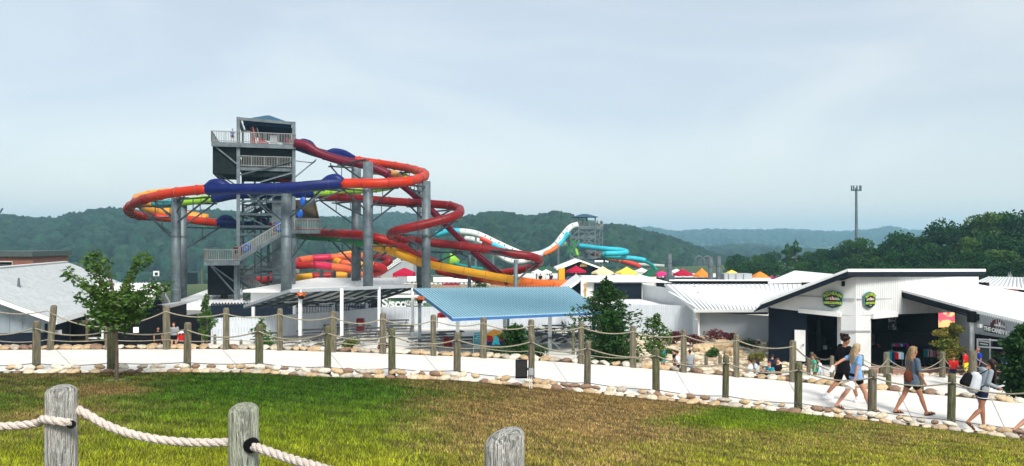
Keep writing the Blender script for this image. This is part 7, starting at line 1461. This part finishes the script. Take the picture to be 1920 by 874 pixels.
    for s in (-1, 1): h0, kn_ = J[s][:2]; m.cap(h0, h0.lerp(kn_, short_len), .056 * k, .053 * k + (0.004 * k if short_len > .5 else 0), 12)
    remeshed(m, 'shorts', CL[shorts], t, vox * 1.15)
    # hair
    if hair:
        m = MB(); He = lambda c, r: m.ell(hc + Rm @ (Vector(c) * k), [q * k for q in r], 14, 10, Rm); He((-.016, 0, .020), (.055, .051, .053)); He((.008, 0, .045), (.043, .042, .026))
        if hairlen > 0:
            rr = np.random.default_rng(int(abs(loc[0]) * 100)); n_ = 9 if detail else 5
            for i in range(n_):
                a = lerp(-1.1, 1.1, i / (n_ - 1)); st_ = hc + Rm @ (Vector((-.035 * math.cos(a * .9) - .012, .042 * math.sin(a), .005)) * k); md = neckb + Vector((-.052 * k, .058 * k * math.sin(a), .01 * k)) if not hairfwd else hc + Vector((.02 * k + .02 * k * math.cos(a * 2), .055 * k * math.sin(a), -.08 * k)); en = md + Vector((-.015 * k + rr.normal(0, .006), rr.normal(0, .008), -hairlen * k * (1 - .2 * abs(a) + rr.normal(0, .05)))) if not hairfwd else md + Vector((.01, 0, -hairlen * k * .8)); m.cap(st_, md, .022 * k, .022 * k, 7); m.cap(md, en, .022 * k, .008 * k, 7)
        remeshed(m, 'hair', m_hairs[hair], t, vox, 2)
    if detail:
        e_ = MB()
        for s in (-1, 1): e_.ell(hc + Rm @ (Vector((.0515, s * .0165, .002)) * k), (.004 * k, .006 * k, .0035 * k), 8, 6); e_.bar(hc + Rm @ (Vector((.053, s * .009, .012)) * k), hc + Rm @ (Vector((.048, s * .026, .012)) * k), .003 * k, .003 * k)
        o = e_.build('eyes', m_eye); o.parent = t; e_ = MB(); e_.ell(hc + Rm @ (Vector((.0505, 0, -.036)) * k), (.005 * k, .014 * k, .0035 * k), 8, 6); o = e_.build('mouth', m_lip); o.parent = t
    # footwear
    for s in (-1, 1):
        an, fd_ = J[s][2], J[s][3]; heel = an - fd_ * .024 * k - Vector((0, 0, .030 * k)); toe = an + fd_ * .115 * k - Vector((0, 0, .036 * k)); m = MB()
        if shoes[0] == 'sneaker': m.cap(heel, toe, .025 * k, .019 * k, 10); m.cap(an - Vector((0, 0, .012 * k)), toe + Vector((0, 0, .006 * k)), .026 * k, .016 * k, 10); o = remeshed(m, 'shoe', CL[shoes[1]], t, vox)
        else:
            m.bar(heel - Vector((0, 0, .012 * k)), toe - Vector((0, 0, .006 * k)), .050 * k, .010 * k)
            for f_ in (.35, .65): c = heel.lerp(toe, f_); m.tube([c + Vector((0, .024 * k * math.cos(a), .002 * k + (.030 - .012 * f_) * k * math.sin(a))) for a in np.linspace(0, math.pi, 7)], .006 * k, 5)
            o = m.build('sandal', CL[shoes[1]]); o.parent = t
        if socks: m = MB(); m.cap(an, an.lerp(J[s][1], .16), .023 * k, .023 * k, 10); o = m.build('sock', CL[socks], smooth=True); o.parent = t
    if extra: extra(t, J, hip, up, fwd, hc, k)
    return t
def loc_on_path(px, py, near=True):
    dr = interp(DROP, px); d = dr * F / (py - HY); return ((px - 960) / F * d, d, -dr + .002)
def crumple(t, c, sz, m_, nm, seed):
    b = ico(3); v = lumpy(b, seed, .55, 9) * np.array(sz); me = bpy.data.meshes.new(nm); me.from_pydata((v + np.array(c)).tolist(), [], b[1].tolist()); me.materials.append(m_); me.polygons.foreach_set('use_smooth', [True] * len(b[1])); o = bpy.data.objects.new(nm, me); COL.objects.link(o); return o
def held(name, label, cat, t, build):
    """something carried: a thing of its own at the carrier's place and heading"""
    e_ = thing(name, label, cat, t.location, t.rotation_euler.z); build(e_); return e_
def adopt(o, t): o.parent = t; return o
# --- man in black
def ex_man(t, J, hip, up, fwd, hc, k):
    w_ = J[('a', -1)][2]; held('white_towel', 'folded white towel in the right hand of the man in black', 'towel', t, lambda e: adopt(crumple(e, w_ + Vector((.06, -.02, -.05)), (.16, .05, .07), CL['white'], 'cloth', 5), e))
    m = MB(); m.ell(hc + Vector((-.025, .0, .045)) * 1.0, (.112, .112, .10), 12, 8)
    for i in range(26): a = i * 2.4; m.ell(hc + Vector((-.025 + .10 * math.cos(a) * (.6 + .4 * (i % 3) / 2), .10 * math.sin(a), .05 + .09 * ((i * 7) % 5) / 4)), (.036, .034, .032), 7, 5)
    remeshed(m, 'curly_top', m_hairs['dark'], t, .009, 1)
person('young man in black top and shorts, white socks and trainers, smiling over his shoulder', loc_on_path(1582, 753), 0.12, 1.76, 'black', 'black', 'dark', m_skint, False, legs=((28, 12), (-20, 24)), arms=((20, 30, 6), (-15, 15, 8)), lean=3, head=(2, -62), sleeve=1.25, hem=.07, short_len=.72, shoes=('sneaker', 'white'), socks='white', extra=ex_man, detail=True)
def ex_w1(t, J, hip, up, fwd, hc, k):
    w_ = J[('a', -1)][2]; held('white_towel', 'crumpled white towel hanging from the hand of the blond woman in light blue', 'towel', t, lambda e: adopt(crumple(e, w_ + Vector((-.10, -.01, -.15)), (.15, .05, .11), CL['white'], 'cloth', 6), e))
    w2 = J[('a', 1)][2]; held('paper', 'small white paper in the outstretched hand of the blond woman in light blue', 'paper', t, lambda e: adopt(MB().box(w2 + Vector((-.07, -.04, -.07)), (.09, .015, .16), M_=Matrix.Rotation(.5, 3, 'Y')).build('sheet', CL['white']), e))
person('blond woman in light blue shirt, black shorts and sandals, arm stretched back', loc_on_path(1605, 770), 0.10, 1.68, 'skyblue', 'black', 'blond', m_skin, True, legs=((26, 6), (-26, 14)), arms=((-20, 6, 8), (-66, 8, 6)), lean=1, head=(4, 28), hairlen=.14, hem=.035, short_len=.24, extra=ex_w1, detail=True, foot_pitch=(4, -12))
def ex_w2(t, J, hip, up, fwd, hc, k):
    def bag(e):
        c = hip + Vector((-.17, -.12, .10)); adopt(MB().ell(c, (.11, .06, .15), 14, 10).build('pouch', CL['brown'], smooth=True), e); adopt(MB().tube([c + Vector((.03, 0, .13)), c + Vector((.07, .0, .33)), hip + up * .29 * k + Vector((-.02, -.10, .03))], .012, 6).build('strap', CL['brown']), e)
    held('shoulder_bag', 'reddish brown shoulder bag on the hip of the long haired woman in grey blue', 'bag', t, bag)
    gl = MB(); gl.tube([hc + Vector((.0, .05, .09)), hc + Vector((.03, .0, .10)), hc + Vector((.0, -.05, .09))], .008, 6); gl.ell(hc + Vector((.03, .03, .105)), (.012, .028, .018), 8, 6); gl.ell(hc + Vector((.03, -.03, .105)), (.012, .028, .018), 8, 6); adopt(gl.build('head_sunglasses', CL['black']), t)
person('woman with long light brown hair in loose grey blue shirt carrying a brown bag', loc_on_path(1710, 777), 0.08, 1.68, 'slate', 'black', 'ombre', m_skint, True, legs=((24, 4), (-20, 12)), arms=((6, 22, 6), (20, 30, 6)), lean=2, head=(2, 14), hairlen=.20, hem=.06, short_len=.36, sleeve=.8, extra=ex_w2, detail=True, foot_pitch=(10, -4), width=1.12)
def ex_w3(t, J, hip, up, fwd, hc, k):
    for s in (-1, 1):
        h0, kn_ = J[s][:2]; e_ = h0.lerp(kn_, .30); adopt(MB().tube([e_ + Vector((math.cos(a) * .102, math.sin(a) * .102, 0)) for a in np.linspace(0, 6.283, 15)], .008, 5).build('shorts_trim', CL['white']), t)
    w_ = J[('a', -1)][2]; held('phone', 'phone held low in front by the dark haired woman in the grey hoodie', 'phone', t, lambda e: adopt(MB().box(w_ + Vector((.085, .03, .02)), (.15, .075, .012), M_=Matrix.Rotation(-.3, 3, 'Y')).build('slab', CL['pale']), e))
    def pack(e):
        c = hip + up * .12 * k + Vector((-.24, -.03, .0)); m = MB(); m.cap(c + Vector((.04, 0, .12)), c + Vector((-.02, 0, -.10)), .125, .14, 12); adopt(remeshed(m, 'main_body', CL['lightgrey'], e, .012), e); m = MB(); m.cap(c + Vector((-.13, 0, .14)), c + Vector((-.20, 0, -.0)), .09, .11, 10); adopt(remeshed(m, 'black_pocket', CL['black'], e, .012), e)
        m = MB()
        for s in (-1, 1): m.tube([c + Vector((.08, s * .08, .2)), hip + up * .30 * k + Vector((0, s * .09, .02)), hip + up * .26 * k + Vector((.09, s * .085, 0)), hip + up * .12 * k + Vector((.02, s * .11, 0)), c + Vector((.1, s * .1, -.08))], .013, 6)
        adopt(m.build('strap', CL['black']), e)
    held('backpack', 'black and white backpack worn by the dark haired woman in the grey hoodie', 'backpack', t, pack)
    m = MB(); m.ell(hip + up * .29 * k + Vector((-.07, 0, .0)), (.06, .10, .07), 12, 8); adopt(m.build('hood', CL['hoodie'], smooth=True), t)
person('dark haired woman in grey hoodie and navy shorts looking down at a phone', loc_on_path(1840, 804), 0.05, 1.62, 'hoodie', 'navy', 'dark', m_skint, True, legs=((-12, 36), (14, 10)), arms=((-16, 84, 3), (-10, 84, 2)), lean=14, head=(50, -8), hairlen=.30, hairfwd=True, hem=.03, short_len=.32, sleeve=1.9, shoes=('sandal', 'brown'), extra=ex_w3, detail=True, foot_pitch=(-42, 0))
person('walker mostly beyond the right edge, one trailing leg and white sandal showing', loc_on_path(1950, 826), 0.05, 1.68, 'white', 'navy', 'brown', m_skin, True, legs=((24, 6), (-24, 30)), shoes=('sandal', 'white'), hairlen=.1, foot_pitch=(0, -40))
# --- smaller visitors
def small(label, px, ytop, d, zb, rz, shirt, shorts, hair, fem=False, skin=None, **kw):
    z = (HY - ytop) / F * d; H = (z - zb) / 1.0; H = max(1.0, min(1.95, H)); kw.setdefault('legs', ((6, 6), (-6, 4))); kw.setdefault('arms', ((8, 25, 8), (-5, 20, 8))); kw.setdefault('shoes', ('sneaker', 'white'))
    return person(label, ((px - 960) / F * d, d, zb), rz, H, shirt, shorts, hair, skin, fem, group='visitors around the park', **kw)
small('visitor in teal shirt with a towel, standing left in the rock garden', 1243, 648, 40, GZ, 2.0, 'teal', 'navy', 'auburn', True, m_skint, hem=.08)
small('visitor in white shirt walking beside the rock garden', 1271, 657, 38.4, GZ, 2.8, 'white', 'black', 'dark', True, m_skint, legs=((14, 10), (-14, 14)))
small('dark clothed visitor half hidden behind the one in the white shirt', 1265, 655, 39.4, GZ, 2.8, 'black', 'black', 'dark', True)
small('man in grey T-shirt seen from behind by the rock garden', 1294, 656, 38.4, GZ, 1.6, 'grey', 'denim', 'dark', False, m_skint, short_len=.7, width=1.05)
small('visitor in black and white top, first of the group behind the path', 1408, 672, 35, GZ, 2.6, 'pale', 'navy', 'dark', True, arms=((30, 70, 8), (20, 60, 8)))
small('dark haired visitor in pale shirt, second of the group behind the path', 1420, 670, 35.3, GZ, 2.4, 'lightgrey', 'navy', 'dark', True, m_skint, hairlen=.08)
small('child in black top between the pale shirt and the blue shirt', 1431, 686, 34.4, GZ, -1.2, 'black', 'navy', 'brown', False)
small('visitor in bright blue shirt with arms folded in the group', 1444, 677, 34.4, GZ, -2.6, 'teal', 'navy', 'auburn', False, arms=((30, 95, 4), (30, 95, 4)))
small('smiling visitor in black top, last of the group behind the path', 1457, 671, 34.6, GZ, -1.4, 'black', 'black', 'brown', True, hairlen=.06)
small('dark haired visitor whose head shows above the blue shirted one', 1448, 664, 37.5, GZ, 1.2, 'navy', 'navy', 'dark', False)
small('girl in green top with brown hair left of the hooded visitor', 1528, 664, 36.8, GZ, 2.9, 'green', 'maroon', 'brown', True, hairlen=.07, hem=.08)
small('visitor in pale hooded top bending beside the girl in green', 1541, 671, 36.6, GZ, 2.7, 'pale', 'pale', 'dark', True, lean=16, sleeve=1.8)
small('boy in red shirt behind the lower path fence', 1787, 667, 34, -6.62, -1.8, 'red', 'navy', 'dark', False, m_skint, arms=((15, 80, 6), (15, 80, 6)))
small('boy in red shirt and bright yellow shorts beside the thick post', 1811, 657, 35.6, -6.62, 2.2, 'red', 'yellow', 'dark', False, m_skint, short_len=.75)
small('woman in black top behind the two boys in red', 1800, 659, 38.5, -6.9, 1.2, 'black', 'maroon', 'dark', True, m_skint, hairlen=.06)
small('man in royal blue T-shirt in front of the sweet shop', 1836, 651, 36.4, -6.8, 2.9, 'royal', 'navy', None, False, m_skint, short_len=.75, width=1.15)
small('visitor in blue and white floral shirt with black cap by the shop window', 1885, 660, 34.8, -6.62, 2.6, 'floral', 'denim', 'dark', False, m_skint, width=1.1)
small('man in grey T-shirt and black shorts beside the dark wall', 326, 604, 48.2, GZ, -1.4, 'grey', 'black', 'auburn', False, m_skin, width=1.1)
kid = small('child in red shirt and white sun hat beside the man in grey', 340, 620, 47.4, GZ, -1.3, 'red', 'navy', 'brown', False)
ht = thing('sun_hat', 'white sun hat on the child in the red shirt', 'hat', P(340, 620, 47.4)); MB().ell(P(340, 622, 47.35), (.13, .13, .11), 12, 8).build('crown', m_white, ht, smooth=True); MB().ell(P(340, 624, 47.35), (.24, .24, .03), 16, 6).build('brim', m_white, ht, smooth=True)
small('visitor in black by the dark wall left of the man in grey', 296, 612, 47.0, GZ, -1.0, 'black', 'black', 'dark', False, m_skint)
# on the tower (the tower is turned 17 degrees about its base point)
def onT(x, y, z): v = Matrix.Rotation(R(17), 3, 'Z') @ Vector((x - X_(500), y - TD, 0)); return (X_(500) + v.x, TD + v.y, z)
def mat_carrier(label, lb2, x, y, z, rz):
    person(label, onT(x, y, z), rz, 1.65, 'maroon', 'navy', 'dark', m_skint, False, legs=((16, 20), (-6, 6)), group='visitors climbing the tall tower'); q = Vector(onT(x + .5, y - .1, z + 1.15)); t = thing('slide_raft', lb2, 'raft', q, group='blue rafts carried up the tower'); mb = MB(); mb.tube([q + Vector((.36 * math.cos(a), .1, .36 * math.sin(a))) for a in np.linspace(0, 6.283, 17)], .16, 8); mb.build('tube', m_cyanb, t, smooth=True)
m_cyanb = mat('raft_blue', (.006, .08, .42), .35, var=.1)
mat_carrier('lowest climber on the tower stairs, at the landing', 'lowest bright blue raft on the tower stairs', X_(456), TD - 1.4, zL + .1, 0.3); mat_carrier('climber near the top of the lower tower stairs', 'bright blue raft near the thick pale column', X_(514), TD - 1.4, Z_(447), 0.3)
person('climber standing on the left landing of the tower', onT(X_(447), TD - 1.2, zL), 2.6, 1.6, 'maroon', 'black', 'dark', m_skint, False, legs=((4, 4), (-4, 4)), group='visitors climbing the tall tower')
person('visitor leaning on the rail of the top deck', onT(X_(439), TD + 1, z1), -1.4, 1.6, 'floral', 'navy', 'brown', m_skin, True, legs=((4, 4), (-4, 4)), group='visitors climbing the tall tower')
for nm_, a, b in (('bright blue raft on the upper right landing', 562, 400), ('bright blue raft held high beside the timber stair', 568, 378)): q = P(a, b, 77); t = thing('slide_raft', nm_, 'raft', q, group='blue rafts carried up the tower'); MB().ell(q, (.34, .14, .5), 12, 8).build('tube', m_cyanb, t, smooth=True)
for i, (px, py, d, zb, c) in enumerate(((1013, 510, 106, GZ + .5, 'black'), (1026, 511, 106, GZ + .5, 'white'), (1033, 512, 107, GZ + .5, 'navy'))):
    small(['distant bather in black left of the yellow pillar', 'distant bather in white left of the yellow pillar', 'distant bather in navy left of the yellow pillar'][i], px, py, d, zb, 1.0, c, 'black', 'dark')
for i, px in enumerate((1093, 1120, 1127)): person(['attendant under the far tower roof', 'green clad visitor at the right of the far tower deck', 'rightmost visitor leaning out on the far tower deck'][i], (X2(px, 198), 198, Z2(425, 198)), 1.0, 1.75, ('black', 'green', 'navy')[i], 'black', 'dark', m_skint, False, legs=((4, 4), (-4, 4)), group='visitors on the far tower')
